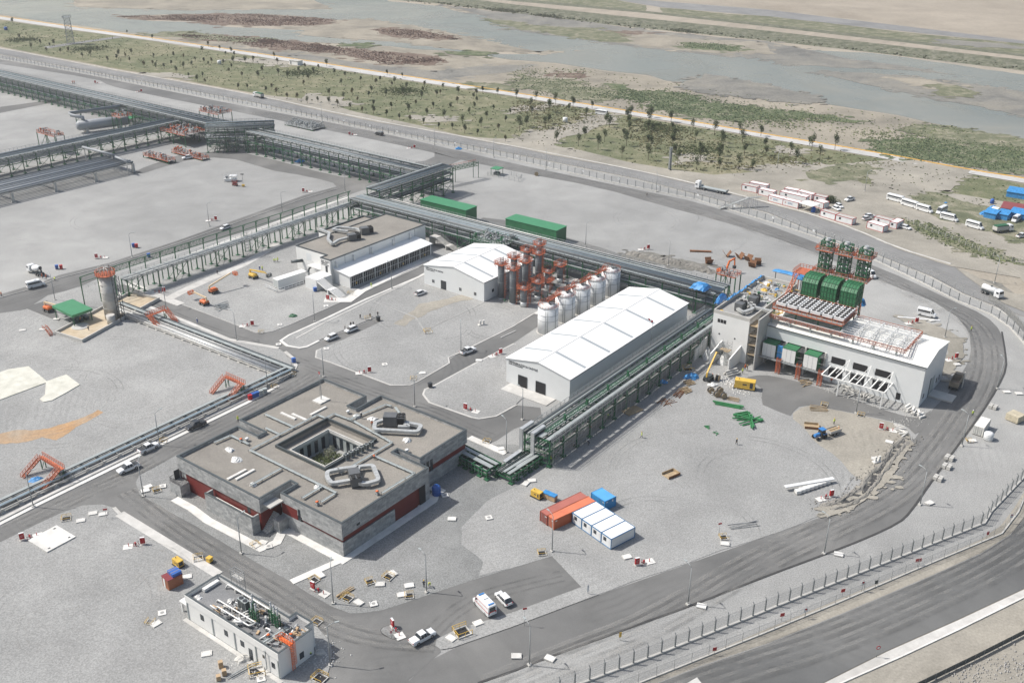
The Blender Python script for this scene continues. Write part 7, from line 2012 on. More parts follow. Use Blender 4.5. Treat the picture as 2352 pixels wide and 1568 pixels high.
def boom(col,bc,up=.5,ext=6,second=None):
    def mk(t):
        b=MB();b.box(-1.2,1.2,-.8,.8,.45,.85);b.build("chassis",m_char,t)
        wheels(t,(-.95,.95),1.0,.45,.35)
        b=MB();loft(b,[(-1.5,.95,1.7,.95,.85),(.9,.95,1.8,1.0,.9),(1.3,.95,1.5,.9,.8)]);b.build("turntable",col,t)
        a=Vector((-1.5,0,1.6));c=a+Vector((0,0,1.2));e=c+Vector((ext*math.cos(up),0,ext*math.sin(up)))
        b=MB();b.bar(a,c,.4);b.bar(c,e,.38,.42);b.build("boom",bc,t)
        f=e+Vector((1.4,0,-.9))
        b=MB();b.bar(e,f,.2);b.build("jib",bc,t)
        b=MB();z=f.z-.3;b.box(f.x,f.x+.9,-.9,.9,z,z+.06)
        rail(b,[(f.x,-.9,z),(f.x+.9,-.9,z),(f.x+.9,.9,z),(f.x,.9,z),(f.x,-.9,z)],1.1,.06,.6);b.build("basket",m_om if col is m_om else m_char,t)
    return mk
def excav(t):
    b=MB();b.box(-1.6,1.6,-.9,.9,.6,1.1);b.build("chassis",m_char,t);wheels(t,(-1.2,1.2),1.0,.55,.45)
    b=MB();loft(b,[(-2.2,1.2,2.2,1.15,1.05),(1.2,1.2,2.3,1.2,1.1)]);b.build("upper_body",m_om,t)
    b=MB();loft(b,[(1.3,1.3,2.4,.5,.45),(.2,1.3,3.1,.55,.5)]);b.build("cab",m_glass,t)
    b=MB();b.bar((1.0,-.6,1.9),(2.0,-.6,4.6),.5,.6);b.bar((2.0,-.6,4.6),(4.4,-.6,5.2),.45,.5);b.bar((4.4,-.6,5.4),(4.8,-.6,2.6),.35,.4);b.build("boom",m_om,t)
    b=MB();b.box(4.3,5.2,-1.1,-.1,1.4,2.4);b.build("bucket",m_dark,t)
def tractor(t):
    b=MB();loft(b,[(2.0,.8,1.4,.38,.32),(1.8,.7,1.5,.42,.36),(.2,.7,1.6,.42,.36)]);b.build("bonnet",m_bl,t)
    b=MB();loft(b,[(.4,.9,1.5,.6,.6),(.1,.9,2.4,.7,.6),(-1.0,.9,2.4,.75,.65)]);b.build("cab_glass",m_glass,t)
    b=MB();b.box(-1.2,.3,-.75,.75,2.38,2.52);b.box(-1.4,-.2,-1.05,-.6,1.25,1.4);b.box(-1.4,-.2,.6,1.05,1.25,1.4);b.build("cab_roof",m_bl,t)
    for s in (-1,1):
        for x,r_ in ((1.5,.45),(-.75,.75)):b=MB();b.tube([(x,s*.85-.18,r_),(x,s*.85+.18,r_)],r_,14);b.build("wheel",m_rubber,t)
def trailer(t):
    b=MB();b.box(-1.9,1.9,-1.0,1.0,.8,.95)
    for q in ((-1.9,1.9,-1.03,-.96),(-1.9,1.9,.96,1.03),(-1.9,-1.83,-1,1),(1.83,1.9,-1,1)):b.box(*q,.95,1.5)
    b.bar((1.9,0,.8),(3.0,0,.6),.12);b.build("bed",m_concb,t);wheels(t,(-.6,.5),.95,.4)
    b=MB()
    for k in range(6):b.box(-1.7,1.7,-.8+k*.28,-.6+k*.28,.96,1.3+.06*(k %3))
    b.build("planks",m_timber,t)
VK=dict(pw=Kind(pickup(m_cw),"pickup_truck","pickup","white pickups on site"),pc=Kind(pickup(m_cw,True),"pickup_truck","pickup","white pickups on site"),pd=Kind(pickup(m_cd),"pickup_truck","pickup"),su=Kind(suv(m_cw),"parked_car","car","white cars on site"),va=Kind(van(m_cw),"passenger_van","van","white vans on site"),vd=Kind(van(m_cd,5.0,1.95),"passenger_van","van"),am=Kind(van(m_cw,5.9,2.7,1.0,False,True),"ambulance","ambulance"),bu=Kind(van(m_cw,7.4,2.85,1.12,True),"minibus","minibus","minibuses parked in a row"),mb=Kind(van(m_cw,7.2,2.8,1.02),"minibus","minibus","minibuses parked in a row"),
          tf=Kind(truck('flat'),"flatbed_truck","truck"),td=Kind(truck('dump'),"dump_truck","truck"),tt=Kind(truck('tank'),"tanker_truck","truck"),tm=Kind(truck('mixer'),"concrete_mixer_truck","truck"),tl=Kind(truck('load'),"loaded_truck","truck"),bo=Kind(boom(m_om,m_cream,.05,6.5),"boom_lift","boom lift","boom lifts"),bo2=Kind(boom(m_om,m_cream,.25,9),"boom_lift","boom lift","boom lifts"),by=Kind(boom(m_yel,m_yel,.1,8),"boom_lift","boom lift","boom lifts"),by2=Kind(boom(m_char,m_yel,.7,7),"boom_lift","boom lift","boom lifts"),ex=Kind(excav,"excavator","excavator"),tr=Kind(tractor,"tractor","tractor"),tl2=Kind(trailer,"farm_trailer","trailer"))
# (kind, rear point, front point, label)
for k,r0,f0,lb in [
    ('pw',(316,1072),(275,1089),"white pickup with black roll bar driving down the left road, at the bend"),('pw',(322,1043),(361,1025),"white pickup with a dark load bed heading up the left road"),('pd',(470,974),(431,990),"dark grey pickup on the left road beside the white kerb"),('pc',(944,1484),(996,1455),"white pickup with covered bed nearest the camera at the road fork"),
    ('am',(1129,1415),(1096,1381),"white ambulance with red stripes and two blue light bars"),('su',(1170,1394),(1144,1367),"white estate car parked next to the ambulance"),('pw',(1060,816),(1089,805),"white pickup on the road beside the tanks' plot"),('su',(819,756),(794,766),"white off-road car with men around it on the asphalt stub"),('su',(774,774),(748,785),"white car at the start of the asphalt stub"),('su',(955,681),(977,673),"white car standing alone in front of the shorter hall"),
    ('su',(528,523),(507,530),"white car on the yard road seen above the pipe bridge"),('va',(64,664),(102,655),"white minivan with an open door at the left yard road"),('tm',(100,637),(67,622),"white concrete mixer truck at the edge of the left yard"),('pw',(442,364),(421,367),"small white pickup on the far curved road by the red pumps"),('tl',(608,228),(580,221),"grey-sided truck on the public road at upper left"),('vd',(881,313),(861,309),"black van on the inner road by the fence"),
    ('tf',(1671,447),(1597,432),"long empty flatbed truck with white cab on the public road"),('tt',(2262,673),(2291,685),"white water tanker truck rounding the bend at the right"),('va',(2110,722),(2145,730),"white van parked on the gravel behind the engine hall"),('va',(1989,631),(2004,640),"white van half hidden behind the right exhaust stack"),('td',(2183,905),(2205,868),"dusty brown dump truck beside the engine hall's gable"),('tr',(1893,1003),(1873,1009),"blue tractor on the dug soil"),('tl2',(1922,994),(1904,1000),"farm trailer of planks hitched behind the blue tractor"),
    ('bu',(2042,459),(2069,466),"leftmost white minibus of the parked row"),('bu',(2075,471),(2102,479),"second white minibus of the parked row"),('mb',(2107,482),(2139,491),"third white minibus of the parked row, sloping nose"),('mb',(2173,484),(2150,495),"white minibus turned the other way by the grass"),('mb',(2161,502),(2198,511),"white minibus just in front of the turned one"),('mb',(2218,519),(2258,530),"rightmost white minibus of the row, standing apart"),('bu',(1395,266),(1368,262),"old white bus by the river road"),('va',(2341,503),(2323,515),"white minibus by the blue tarpaulin sheds"),
    ('pw',(1960,459),(1941,464),"white pickup behind the site cabins, alone on the dirt"),('su',(1911,478),(1931,487),"white car nearer the cabins' corner bush"),('su',(1918,472),(1936,481),"white car right behind the first at the bush"),('su',(1981,507),(1999,503),"white car in front of the small cabins, lower one"),('su',(1988,500),(2006,499),"white car in front of the small cabins, upper one"),('su',(2070,523),(2090,529),"white car right of the red-framed cabin"),('tl',(2286,535),(2318,531),"truck loaded with green material at the right edge"),('pw',(2335,548),(2356,543),"white pickup cut by the right edge"),
    ('bo',(104,712),(121,718),"orange boom lift with cream boom left of the green shelter"),('bo2',(484,676),(499,671),"orange boom lift reaching up right in the boom lift yard"),('bo',(478,704),(461,697),"orange boom lift beside the stacked steel"),('by',(575,637),(590,642),"yellow boom lift by the white container at the electrical building"),('by2',(1620,880),(1634,868),"yellow boom lift with a grey base at the construction corner"),('ex',(1652,632),(1668,628),"orange wheeled excavator at the end of the rack road")]:
    a,c=G(*r0),G(*f0);VK[k].at((a+c)/2+Vector((0,0,.17)),ang(a,c),lb)
# ================================================================ CONTAINERS, CABINS
def cabin(body,trim,roofc,win=True,H=2.6):
    def mk(L,Wd):
        def f(t):
            b=MB();b.box(0,L,0,Wd,.1,H);b.build("walls",body,t)
            b=MB();b.box(.08,L-.08,.08,Wd-.08,H,H+.05);b.build("roof",roofc,t)
            b=MB()
            for x in (0,L):
                for y in (0,Wd):b.bar((x,y,0),(x,y,H+.06),.16)
            for z in (.1,H):b.bar((0,0,z),(L,0,z),.17);b.bar((0,Wd,z),(L,Wd,z),.17);b.bar((0,0,z),(0,Wd,z),.17);b.bar((L,0,z),(L,Wd,z),.17)
            b.build("frame",trim,t)
            if win:
                b=MB();b.box(L*.2,L*.2+.9,-.03,.01,1.2,2.1);b.build("window",m_glass,t)
                b=MB();b.box(-.03,.01,Wd*.35,Wd*.35+.8,1.2,2.1);b.build("window",m_glass,t)
                b=MB();b.box(L*.55,L*.55+.8,-.03,.01,.15,2.1);b.build("door",body,t)
        return f
    return mk
m_cabw=paint("cabin_panel",(.70,.71,.71),.6,0,.05,.5);m_cabr=paint("cabin_red_trim",(.45,.03,.03),.5);m_cabb=paint("cabin_blue_trim",(.07,.20,.38),.5);m_cabg=paint("cabin_grey_roof",(.48,.47,.44),.7,0,.1)
def box2(name,label,cat,v0,v1,Wd,mk,group=None,L=None):
    a,c=G(*v0),G(*v1);t=thing(name,label,cat,a+Vector((0,0,.08)),ang(a,c),group)
    mk(L or (c-a).length,Wd)(t);return t
def shipping(col):
    rb=ribbed("container_"+col[0],col[1],.28,'X',.9,.6,.12);ry=ribbed("container_end_"+col[0],col[1],.28,'Y',.9,.6,.12)
    def mk(L,Wd):
        def f(t):
            b=MB();b.box(.06,L-.06,0.04,Wd-.04,.15,2.55);b.build("side_panels",rb,t)
            b=MB();b.box(0,.06,.1,Wd-.1,.15,2.5);b.build("doors",ry,t)
            b=MB()
            for y in (.5,.95,1.4,1.9):b.bar((-.03,y,.2),(-.03,y,2.5),.05)
            b.build("lock_bars",m_galv,t)
            b=MB();b.box(-.01,0,.3,.8,1.9,2.15);b.box(.4,.9,.02,.04,2.0,2.25);b.box(L-1.2,L-.8,.02,.04,1.7,2.2);b.build("white_marks",m_tankw,t)
            b=MB();b.box(.1,L-.1,.1,Wd-.1,2.55,2.6);b.build("roof",ribbed("container_roof_"+col[0],tuple(min(1,x*1.25+.04) for x in col[1]),.28,'X',.7,.7,.15),t)
            b=MB()
            for x in (0,L):
                for y in (.05,Wd-.05):b.bar((x,y,0),(x,y,2.62),.14)
            for z in (.1,2.58):
                for y in (.05,Wd-.05):b.bar((0,y,z),(L,y,z),.12)
            b.build("frame",rb,t)
        return f
    return mk
def zc(x,y):return ((1460+x/6.5333)*.81667,(1340+y/6.5333)*.81667)
box2("shipping_container","brick-red shipping container, left of the two lying side by side","container",zc(515,905),zc(1250,545),2.44,shipping(("brick",(.30,.075,.05))),"two long shipping containers",12.2)
box2("shipping_container","orange shipping container, right of the two, next to the white cabins","container",zc(640,985),zc(1400,630),2.44,shipping(("orange",(.50,.12,.045))),"two long shipping containers",12.2)
cwb=cabin(m_cabw,m_cabb,m_roofw)
q0=G(*zc(1690,1345));q1=G(*zc(2120,1120));q2=G(*zc(975,845));d_=(q2-q0)/4
for k in range(4):
    a=q0+d_*(k+1);t=thing("site_cabin","white blue-framed cabin "+("at the open right end of the row of four","second from the right in the row of four","third from the right in the row of four","touching the orange container in the row of four")[k],"site cabin",a+Vector((0,0,.08)),ang(a,a-d_),"row of four white blue-framed cabins")
    cwb(3.0,7.0)(t)
box2("shipping_container","bright blue stack of skips and boards behind the orange containers","container",zc(1570,640),zc(1715,570),4.6,shipping(("blue",(.04,.26,.55))),None,3.4)
CB=[("1703,437","1737,444",3,2,"grey-roofed cabin at the left end of the cabin camp"),("1720,432","1760,440",3,0,"cabin just behind the leftmost one"),("1741,447","1775,455",3,0,"second cabin along the road"),("1764,462","1797,471",3,1,"cabin marked with letters, left of the pair"),("1797,471","1832,480",3,1,"cabin marked with letters, right of the pair"),("1790,453","1850,467",3,0,"long white-roofed cabin in the second line"),("1800,446","1830,452",3,3,"red-framed cabin at the back, left"),("1830,452","1863,461",3,3,"red-framed cabin at the back, right"),("1883,497","1917,507",3,2,"grey-roofed cabin by the kerb, left half"),("1918,508","1956,518",3,2,"grey-roofed cabin by the kerb, right half"),("1870,475","1890,481",4,0,"white-roofed cabin by the blue tank"),("1868,462","1895,468",3,2,"grey-roofed cabin beside the bush"),("2006,512","2045,522",3,2,"grey-roofed cabin behind the small camp"),("1990,524","2027,535",3.6,0,"largest cabin of the small camp, front"),("2042,523","2058,527",6,3,"red-framed cabin right of the small camp")]
mkr=[cabin(m_cabw,m_cabr,m_roofw),cabin(m_cabw,m_cabr,m_roofw,False),cabin(m_cabw,m_cabr,m_cabg),cabin(m_cabw,m_cabr,m_roofw)]
for a,c,w,k,lb in CB:
    a=tuple(float(x) for x in a.split(','));c=tuple(float(x) for x in c.split(','))
    t=box2("site_cabin",lb,"site cabin",a,c,w,mkr[k],"white cabins with red frames beyond the fence")
    if k==1:
        lettering(t,"OTC",2.5,-.04,1.0,1.1,(PI/2,0,0),m_cabb)
        b=MB();b.tube([(1.3,-.03,1.5),(1.3,-.05,1.5)],.35,14);b.build("red_emblem",m_red,t);b=MB();b.tube([(1.3,-.045,1.5),(1.3,-.06,1.5)],.2,12);b.build("emblem_centre",m_cabw,t)
t=box2("open_shelter","flat white canopy on posts in front of the cabins","shelter",(1834,482),(1862,490),6,lambda L,W:(lambda t:[MB().box(-.2,L+.4,-.2,W,2.9,3.05).build("roof",m_roofw,t)]+[MB().bar((x,y,0),(x,y,2.9),.14).build("post",m_char,t) for x in (0,L) for y in (0,W-.4)]))
KB.at(G(1867,488),0,"round blue plastic tank in front of the white cabins",.9);KB.at(G(2278,468),0,"round blue plastic tank by the tarpaulin sheds",.8)
box2("shipping_container","dirty white container beside a white round tank on the right verge","container",(2256,1004),(2292,955),2.5,shipping(("white",(.62,.61,.57))),None,6.1)
t=thing("water_tank","squat white plastic tank at the end of the dirty white container","water tank",G(2269,1009),0);b=MB();b.tube([(0,0,0),(0,0,1.9),(0,0,2.2)],[1.15,1.15,.6],20)
for k in range(4):b.tube([(0,0,.3+k*.45),(0,0,.38+k*.45)],1.19,20)
b.build("shell",m_tankw,t);b=MB();b.cyl(0,0,2.2,2.32,.3,12);b.build("lid",m_tankw,t)
def crate(col,top=None,h=1.3,w=1.3,l=1.6):
    def mk(t):
        b=MB();b.box(-l/2,l/2,-w/2,w/2,.12,h);b.build("box",col,t)
        b=MB()
        for y in (-.4,0,.4):b.box(-l/2,l/2,y*w-.05,y*w+.05,0,.12)
        b.build("pallet",m_timber,t)
        if top:b=MB();b.box(-l/2-.05,l/2+.05,-w/2-.05,w/2+.05,h,h+.22);b.build("cover",top,t)
    return mk
def gen(l=2.4,w=1.1,h=1.5):
    def mk(t):
        b=MB();b.box(-l/2,l/2,-w/2,w/2,.3,h);b.build("canopy",m_yel,t)
        b=MB();b.box(-l/2-.2,l/2+.2,-w/2-.1,w/2+.1,0,.2);b.box(-l/2,l/2,-w/2+.1,w/2-.1,.2,.3);b.build("skid",m_dark,t)
        b=MB();b.box(l/2,l/2+.02,-w*.35,w*.35,.5,h-.2);b.box(-l*.1,l*.1,-w/2-.02,-w/2,h*.55,h*.7);b.box(l*.25,l*.4,-w/2-.02,-w/2,.6,h-.3);b.build("vents",m_dark,t)
        b=MB();b.cyl(-l*.3,0,h,h+.25,.08,8);b.build("exhaust",m_dark,t)
    return mk
def one(name,label,cat,v,mk,a=0,z=.12,group=None):t=thing(name,label,cat,G(*v)+Vector((0,0,z)),R(a),group);mk(t);return t
one("generator","yellow generator beside the red shipping container","generator",(1233,1142),gen(2.6,1.4,1.7),-40)
one("generator","yellow generator on black skids by the diagonal path, lower left","generator",(410,1299),gen(2.2,1.3,1.6),-40)
one("generator","big yellow power unit in front of the engine hall","generator",(1710,892),gen(5.6,2.2,2.6),-18)
one("rubbish_bin","yellow wheeled bin on the diagonal road","bin",(482,1290),crate(m_yel,m_yel,.9,1.0,1.0),-30)
one("crate","small timber crate with a blue lid, nearer the yellow generator","crate",(1256,1143),crate(m_ply,m_bluetarp),-35);one("crate","small timber crate with a blue lid, right one of two","crate",(1270,1149),crate(m_ply,m_bluetarp),-35)
t=one("guard_cabin","brown panelled cabin with a dark red ribbed roof, lower left","cabin",(392,1356),lambda t:None,0);a=G(375,1345);t.location=a;t.rotation_euler[2]=ang(G(375,1345),G(395,1363));L=2.4
b=MB();b.box(0,L,0,3.2,.1,2.5);b.build("walls",paint("brown_panel",(.33,.12,.06),.6,0,.15),t)
b=MB();b.box(-.1,L+.1,-.1,3.3,2.5,2.6);b.build("roof",ribbed("maroon_roof",(.22,.04,.045),.25,'X',.6),t)
b=MB();b.box(.4,1.1,-.03,.01,.2,2.2);b.build("door",m_cabw,t)
t=thing("blue_crate","blue plastic tank strapped on top of the brown cabin","tank",a+Vector((0,0,2.6)),t.rotation_euler[2]);b=MB();b.box(.2,2.3,1.2,3.2,0,.7);b.build("tank",m_blue,t);b=MB();b.box(.6,.7,1.18,3.22,0,.72);b.box(1.5,1.6,1.18,3.22,0,.72);b.build("straps",m_timber,t)
for v,lb,s_ in (((508,1533),"cardboard box, largest of three in the rubble, rear",1.3),((516,1550),"cardboard box in the rubble, right one",1.1),((503,1562),"narrow cardboard box standing on end in the rubble",1.0)):
    one("cardboard_box",lb,"cardboard box",v,crate(m_ply,None,1.1*s_,.8,.8),20*s_)
for k,(v,c_,lb) in enumerate([((575,918),m_red,"red wheeled bin at the end of the bin row"),((583,914),m_blue,"blue wheeled bin next to the red one"),((591,911),m_blue,"blue wheeled bin third in the row"),((600,907),m_tray,"grey wheeled bin fourth in the row"),((609,903),m_tray,"grey wheeled bin fifth in the row"),((675,833),m_blue,"lone blue wheeled bin on the road corner"),((307,568),m_blue,"blue wheeled bin by the yard kerb"),((314,569),m_red,"red wheeled bin by the yard kerb"),((131,618),m_blue,"blue bin near the mixer truck"),((141,618),m_red,"red bin near the mixer truck"),((988,890),m_dark,"black bin at the tank road corner"),((869,737),m_dark,"black bin at the end of the asphalt stub"),((342,506+85),m_blue,"small blue bin on the bridge road"),((724,670),m_blue,"blue barrel by the stair block")]):
    one("wheeled_bin",lb,"bin",v,crate(c_,c_,1.2,.9,1.0),30)
def blocks(n):
    def mk(t):
        rn=random.Random(n)
        for k in range(n):b=MB();x=(k %2)*1.0;y=(k // 2)*1.1;b.cbox(x,y,.4,.8,.9,.8,rn.uniform(-.15,.15));b.build("block",m_concb,t)
    return mk
for v,n,lb in (((2184,1058),4,"upper cluster of pale concrete blocks beside the road"),((2178,1078),4,"second cluster of pale concrete blocks beside the road"),((2158,1105),4,"lowest cluster of pale concrete blocks beside the road"),((2284,940),4,"concrete blocks behind the dirty white container")):one("block_stack",lb,"block stack",v,blocks(n),50)
for k in range(8):
    v=(1832+k*9.5,1133-k*3.2);one("wrapped_block","white wrapped block, number %s in the row under a long panel"%("one two three four five six seven eight".split()[k]),"block",v,crate(m_plastic,None,.9,1.2,1.2),15,group="white wrapped blocks in a row")
one("long_panel","long white panel lying over the wrapped blocks","panel",(1858,1117),lambda t:MB().box(-6.5,6.5,-.5,.5,.95,1.15).build("panel",m_tankw,t),17)
one("long_panel","long white panel lying behind the engine hall near the van","panel",(2110,733),lambda t:MB().box(-6.5,6.5,-.4,.4,0,.15).build("panel",m_tankw,t),-12)
one("tan_cover","square tan tarpaulin cover on the verge at the right edge","tarpaulin",(2330,965),crate(paint("tan_canvas",(.56,.50,.37),.8),None,1.9,3.4,3.4),35)
def skip(t):
    b=MB()
    for q in ((-1.8,1.8,-1.25,-1.15),(-1.8,1.8,1.15,1.25),(1.7,1.8,-1.2,1.2)):b.box(*q,0,.7)
    b.box(-1.8,1.8,-1.2,1.2,0,.08);b.build("tray",m_timber,t);b=MB();b.box(-1.85,1.85,-1.28,-1.22,0,.7);b.build("rim",m_rust,t)
one("steel_skip","open rusty tray lying alone on the pale gravel","skip",(1541,1091),skip,35);one("steel_skip","open rusty skip of tiles beside the tractor","skip",(1864,981),skip,-10)
one("timber_mat","flat stack of worn timber mats in the side rack's shadow","timber",(1452,944),lambda t:[MB().box(-2.6,2.6,-1.6+k*.8,-.85+k*.8,0,.25).build("board",m_timber,t) for k in range(4)],38)
def drum(t):
    b=MB()
    for y in (-.45,.45):b.tube([(0,y-.04,.9),(0,y+.04,.9)],.9,20)
    b.build("flanges",m_timber,t);b=MB();b.tube([(0,-.4,.9),(0,.4,.9)],.75,20);b.build("cable",m_dark,t)
KD=Kind(drum,"cable_drum","cable drum","black cable drums")
for v,a,lb in (((1632,902),20,"cable drum farthest left of the four"),((1646,911),20,"cable drum in front of the others"),((1653,902),30,"cable drum at the back of the four"),((1661,915),25,"cable drum at the right of the four"),((1648,874),60,"reddish cable drum by the yellow boom lift"),((1232,404),0,"cable drum beside the ring road")):KD.at(G(*v),R(a),lb)
def pile(mat,L,n,w,sq=.14,cross=False,seed=1):
    def mk(t):
        rn=random.Random(seed)
        for k in range(n):
            a=rn.uniform(-.12,.12)+(rn.uniform(-1,1) if cross else 0);y=(k/max(1,n-1)-.5)*w;l=L*rn.uniform(.75,1)/2
            b=MB();z=sq/2+(k %3)*sq*.9;b.bar((-l*math.cos(a),y-l*math.sin(a),z),(l*math.cos(a),y+l*math.sin(a),z),sq);b.build("length",mat,t)
    return mk
for v,mt,L,n,w,sq,cr,a,lb in [((1672,933),m_green3,8.5,5,.8,.3,0,-22,"straight bundle of green steel beams"),((1706,955),m_green3,5,7,2.2,.25,0,25,"flat stack of green steel plates and beams"),((1722,968),m_green3,8,9,2.4,.28,1,30,"jumbled heap of green steel beams"),((1624,982),m_green3,1.6,5,1,.14,1,0,"small green offcuts on the open gravel, upper"),((1644,996),m_green3,1.8,3,.8,.12,1,30,"small green offcuts on the open gravel, lower"),
    ((1528,924),m_rust,5,9,3,.1,1,60,"splayed rusty bars at the rack's shadow edge"),((1560,905),m_rust,5.5,6,1.8,.14,0,55,"rusty angles beside the pallets"),((1575,898),m_timber,3.2,8,2.6,.22,0,30,"stack of pale timber pallets"),((1583,881),m_timber,3,6,2.0,.22,0,30,"second timber stack behind the pallets"),((1684,918),m_timber,4,5,1.6,.16,0,-25,"loose timber right of the cable drums"),((509,706),m_galv,5.5,9,4,.22,1,20,"stacked grey steel lengths in the boom lift yard"),((1708,1207),m_scaf,8,4,1.6,.12,0,15,"long thin steel lengths near the bottom road"),((793,1362),m_timber,4.5,5,.9,.14,0,45,"planks crossed over the yellow pit"),((560,1540),m_galv,7,4,1,.14,0,40,"conduit lengths amid the rubble below the low building"),((1640,905),m_plastic,2,6,2,.2,1,0,"white offcuts behind the cable drums"),((1680,860),m_concb,5,4,1.6,.5,0,30,"thick grey pipes lying by the wing walls"),((1950,900),m_concb,4,8,5,.3,1,0,"building debris under the canopy frame"),((1990,915),m_concb,4,8,5,.3,1,30,"broken slabs at the hall's front foot"),((2100,950),m_conc2,2.6,9,5,.5,1,30,"rubble of white slabs at the hall's corner"),((1880,940),m_timber,5,6,2.4,.14,0,-10,"edge planks on the dug soil"),((2070,992),m_conc2,3,9,4,.3,1,0,"broken kerb stones at the dug corner"),((1195,1088),m_galv,5,4,1.4,.18,0,40,"grey panels lying below the low pipeway"),((1850,880),m_timber,4,8,3,.16,1,0,"timber and scrap below the hanging boxes")]:
    one("material_stack",lb,"material stack",v,pile(mt,L,n,w,sq,cr,int(v[0])),a)
for v,a,lb in (((1609,579),0,"long rusty steel trough lying flat on the gravel"),):one("steel_trough",lb,"steel",v,lambda t:MB().box(-4,4,-.5,.5,0,.5).build("trough",m_rust,t),-5)
def vplate(t):
    b=MB();b.add([(-1.4,-1.2,2.2),(0,-1.2,.05),(0,1.2,.05),(-1.4,1.2,2.2),(-1.5,-1.2,2.15),(-.1,-1.2,0),(-.1,1.2,0),(-1.5,1.2,2.15)],[(0,1,2,3),(7,6,5,4),(0,4,5,1),(2,6,7,3),(3,7,4,0)]);b.add([(1.4,-1.2,2.2),(0,-1.2,.05),(0,1.2,.05),(1.4,1.2,2.2),(1.5,-1.2,2.15),(.1,-1.2,0),(.1,1.2,0),(1.5,1.2,2.15)],[(3,2,1,0),(4,5,6,7),(1,5,4,0),(3,7,6,2),(0,4,7,3)]);b.build("plates",m_rust,t)
KVP=Kind(vplate,"rusty_trench_shield","steel plates","V-shaped rusty plates on the gravel")
for k,v in enumerate([(1669,589),(1698,594),(1718,599),(1727,613),(1740,608),(1628,606)]):KVP.at(G(*v),R(20*k),"V-shaped rusty plate pair "+("farthest left","second from the left","third from the left","lying open at the lower right","flattened at the right end","half buried near the excavator")[k])
for v,s_,lb in (((1655,470),1,"blue crumpled sheet by the boom lift's foot"),):pass
for v,r_,lb,c_ in (((1590,867),2.4,"crumpled blue tarpaulin heap at the construction corner",m_bluetarp),((1522,879),1.5,"smaller blue tarpaulin heap in the shade",m_bluetarp),((1637,885),1.6,"white sacks by the cable drums",m_plastic),((2262,492),2.6,"rounded blue tarpaulin mound at the left of the sheds",m_bluetarp),((2282,478),2.0,"blue tarpaulin bundle behind the sheds",m_bluetarp),((2172,467),1.0,"little blue-topped stall by the minibuses",m_bluetarp),((1053,343),2.0,"blue sheeting at the fence above the inner road",m_bluetarp),((85,1103),1.7,"blue sheet over something under the left stair bridge",m_bluetarp),((690,372),2.4,"blue sheet bundle under the far rack",m_bluetarp),((673,727),1.6,"green netting heaps by the boom lift yard kerb",m_green),((175,1082),1.6,"white shroud over a valve stand on the left pipeway",m_plastic),((560,1515),1.6,"rubble heap in front of the low building",m_concb),((735,1500),1.3,"rubble and sacks behind the low building's right end",m_concb),((1170,690),.1,"tiny stone near the silos",m_concb)):
    one("covered_heap",lb,"heap",v,heap(c_,r_,r_*.55,int(v[0]),12),10)
# blue and maroon roofed sheds at the right edge
for v0,v1,w,mt,lb in (((2258,500),(2285,506),4,m_bluetarp,"small shed under blue tarpaulin, left end of the shed group"),((2288,503),(2312,508),4.5,m_bluetarp,"second blue tarpaulin shed of the group"),((2316,500),(2360,509),5,m_bluetarp,"longest blue tarpaulin shed, cut by the right edge"),((2296,490),(2370,502),7,ribbed("maroon_sheet",(.24,.06,.06),.5),"shed with a maroon roof behind the blue tarpaulins"),((2310,452),(2370,462),6,m_bluetarp,"blue-roofed shed at the far right edge"),((2268,497),(2280,500),4,m_roofw,"little white kiosk by the tarpaulin sheds")):
    box2("tarpaulin_shed",lb,"shed",v0,v1,w,lambda L,W,mt=mt:(lambda t:[MB().box(0,L,0,W,0,2.4).build("walls",m_tray if mt is not m_bluetarp else mt,t),MB().add([(-.2,-.3,2.35),(L+.2,-.3,2.35),(L+.2,W+.2,3.3),(-.2,W+.2,3.3),(-.2,-.3,2.5),(L+.2,-.3,2.5),(L+.2,W+.2,3.45),(-.2,W+.2,3.45)],[(4,5,6,7),(3,2,1,0),(0,1,5,4),(1,2,6,5),(2,3,7,6),(3,0,4,7)]).build("roof",mt,t)]))
box2("field_hut","small pale hut on the river road","hut",(665,148),(684,151),5,lambda L,W:(lambda t:[MB().box(0,L,0,W,0,2.8).build("walls",m_rend,t),MB().box(-.3,L+.3,-.3,W+.3,2.8,3.0).build("roof",m_cabg,t),MB().box(1,2,-.03,0,.1,2.1).build("door",m_dark,t)]))
for v,c_,s_,lb in (((504,148),m_tankw,1.2,"lone white tank among the saplings at upper left"),((1298,281),m_tankw,1.3,"lone white tank on the grass below the bus"),((14,70),m_blue,1.6,"lone blue tank in the grass at far upper left")):
    one("field_tank",lb,"water tank",v,lambda t,c_=c_:[MB().tube([(0,0,0),(0,0,2.4),(0,0,2.6)],[1.4,1.4,.9],18).build("shell",c_,t),MB().cyl(0,0,2.6,2.8,.3,10).build("lid",c_,t)],0)
# white technical container and pumps at the electrical building
t=thing("white_plant_container","long white equipment container on a railed pad at the electrical building","container",G(628,660),SITE+PI/2-R(6));b=MB();b.box(0,12,-3,0,.4,3.4);b.build("body",m_rend,t);b=MB()
for k in range(6):b.box(-.04,0,-2.8,-.2,.7+k*.42,.95+k*.42)
b.build("louvres",m_tray,t);b=MB();rail(b,[(-2,1.6,0),(-2,-5,0),(9,-5,0)],1.3,.06,1.6);b.build("railing",m_tankw,t)
pipe_thing("dark bent pipes rising beside the white equipment container",[(8.5,-2.5,.2),(8.5,-2.5,3),(8.5,0,3.4),(10,0,3.4)],.35,m_char,lambda x,y,z:P(x,y,0),0,feet=False);one("dark_pipe_spool","dark pipe spool lying on the white equipment container","pipe",(684,624),lambda t:MB().tube([(-2,0,3.9),(2,0,3.9)],.55,12).build("spool",m_char,t),20)
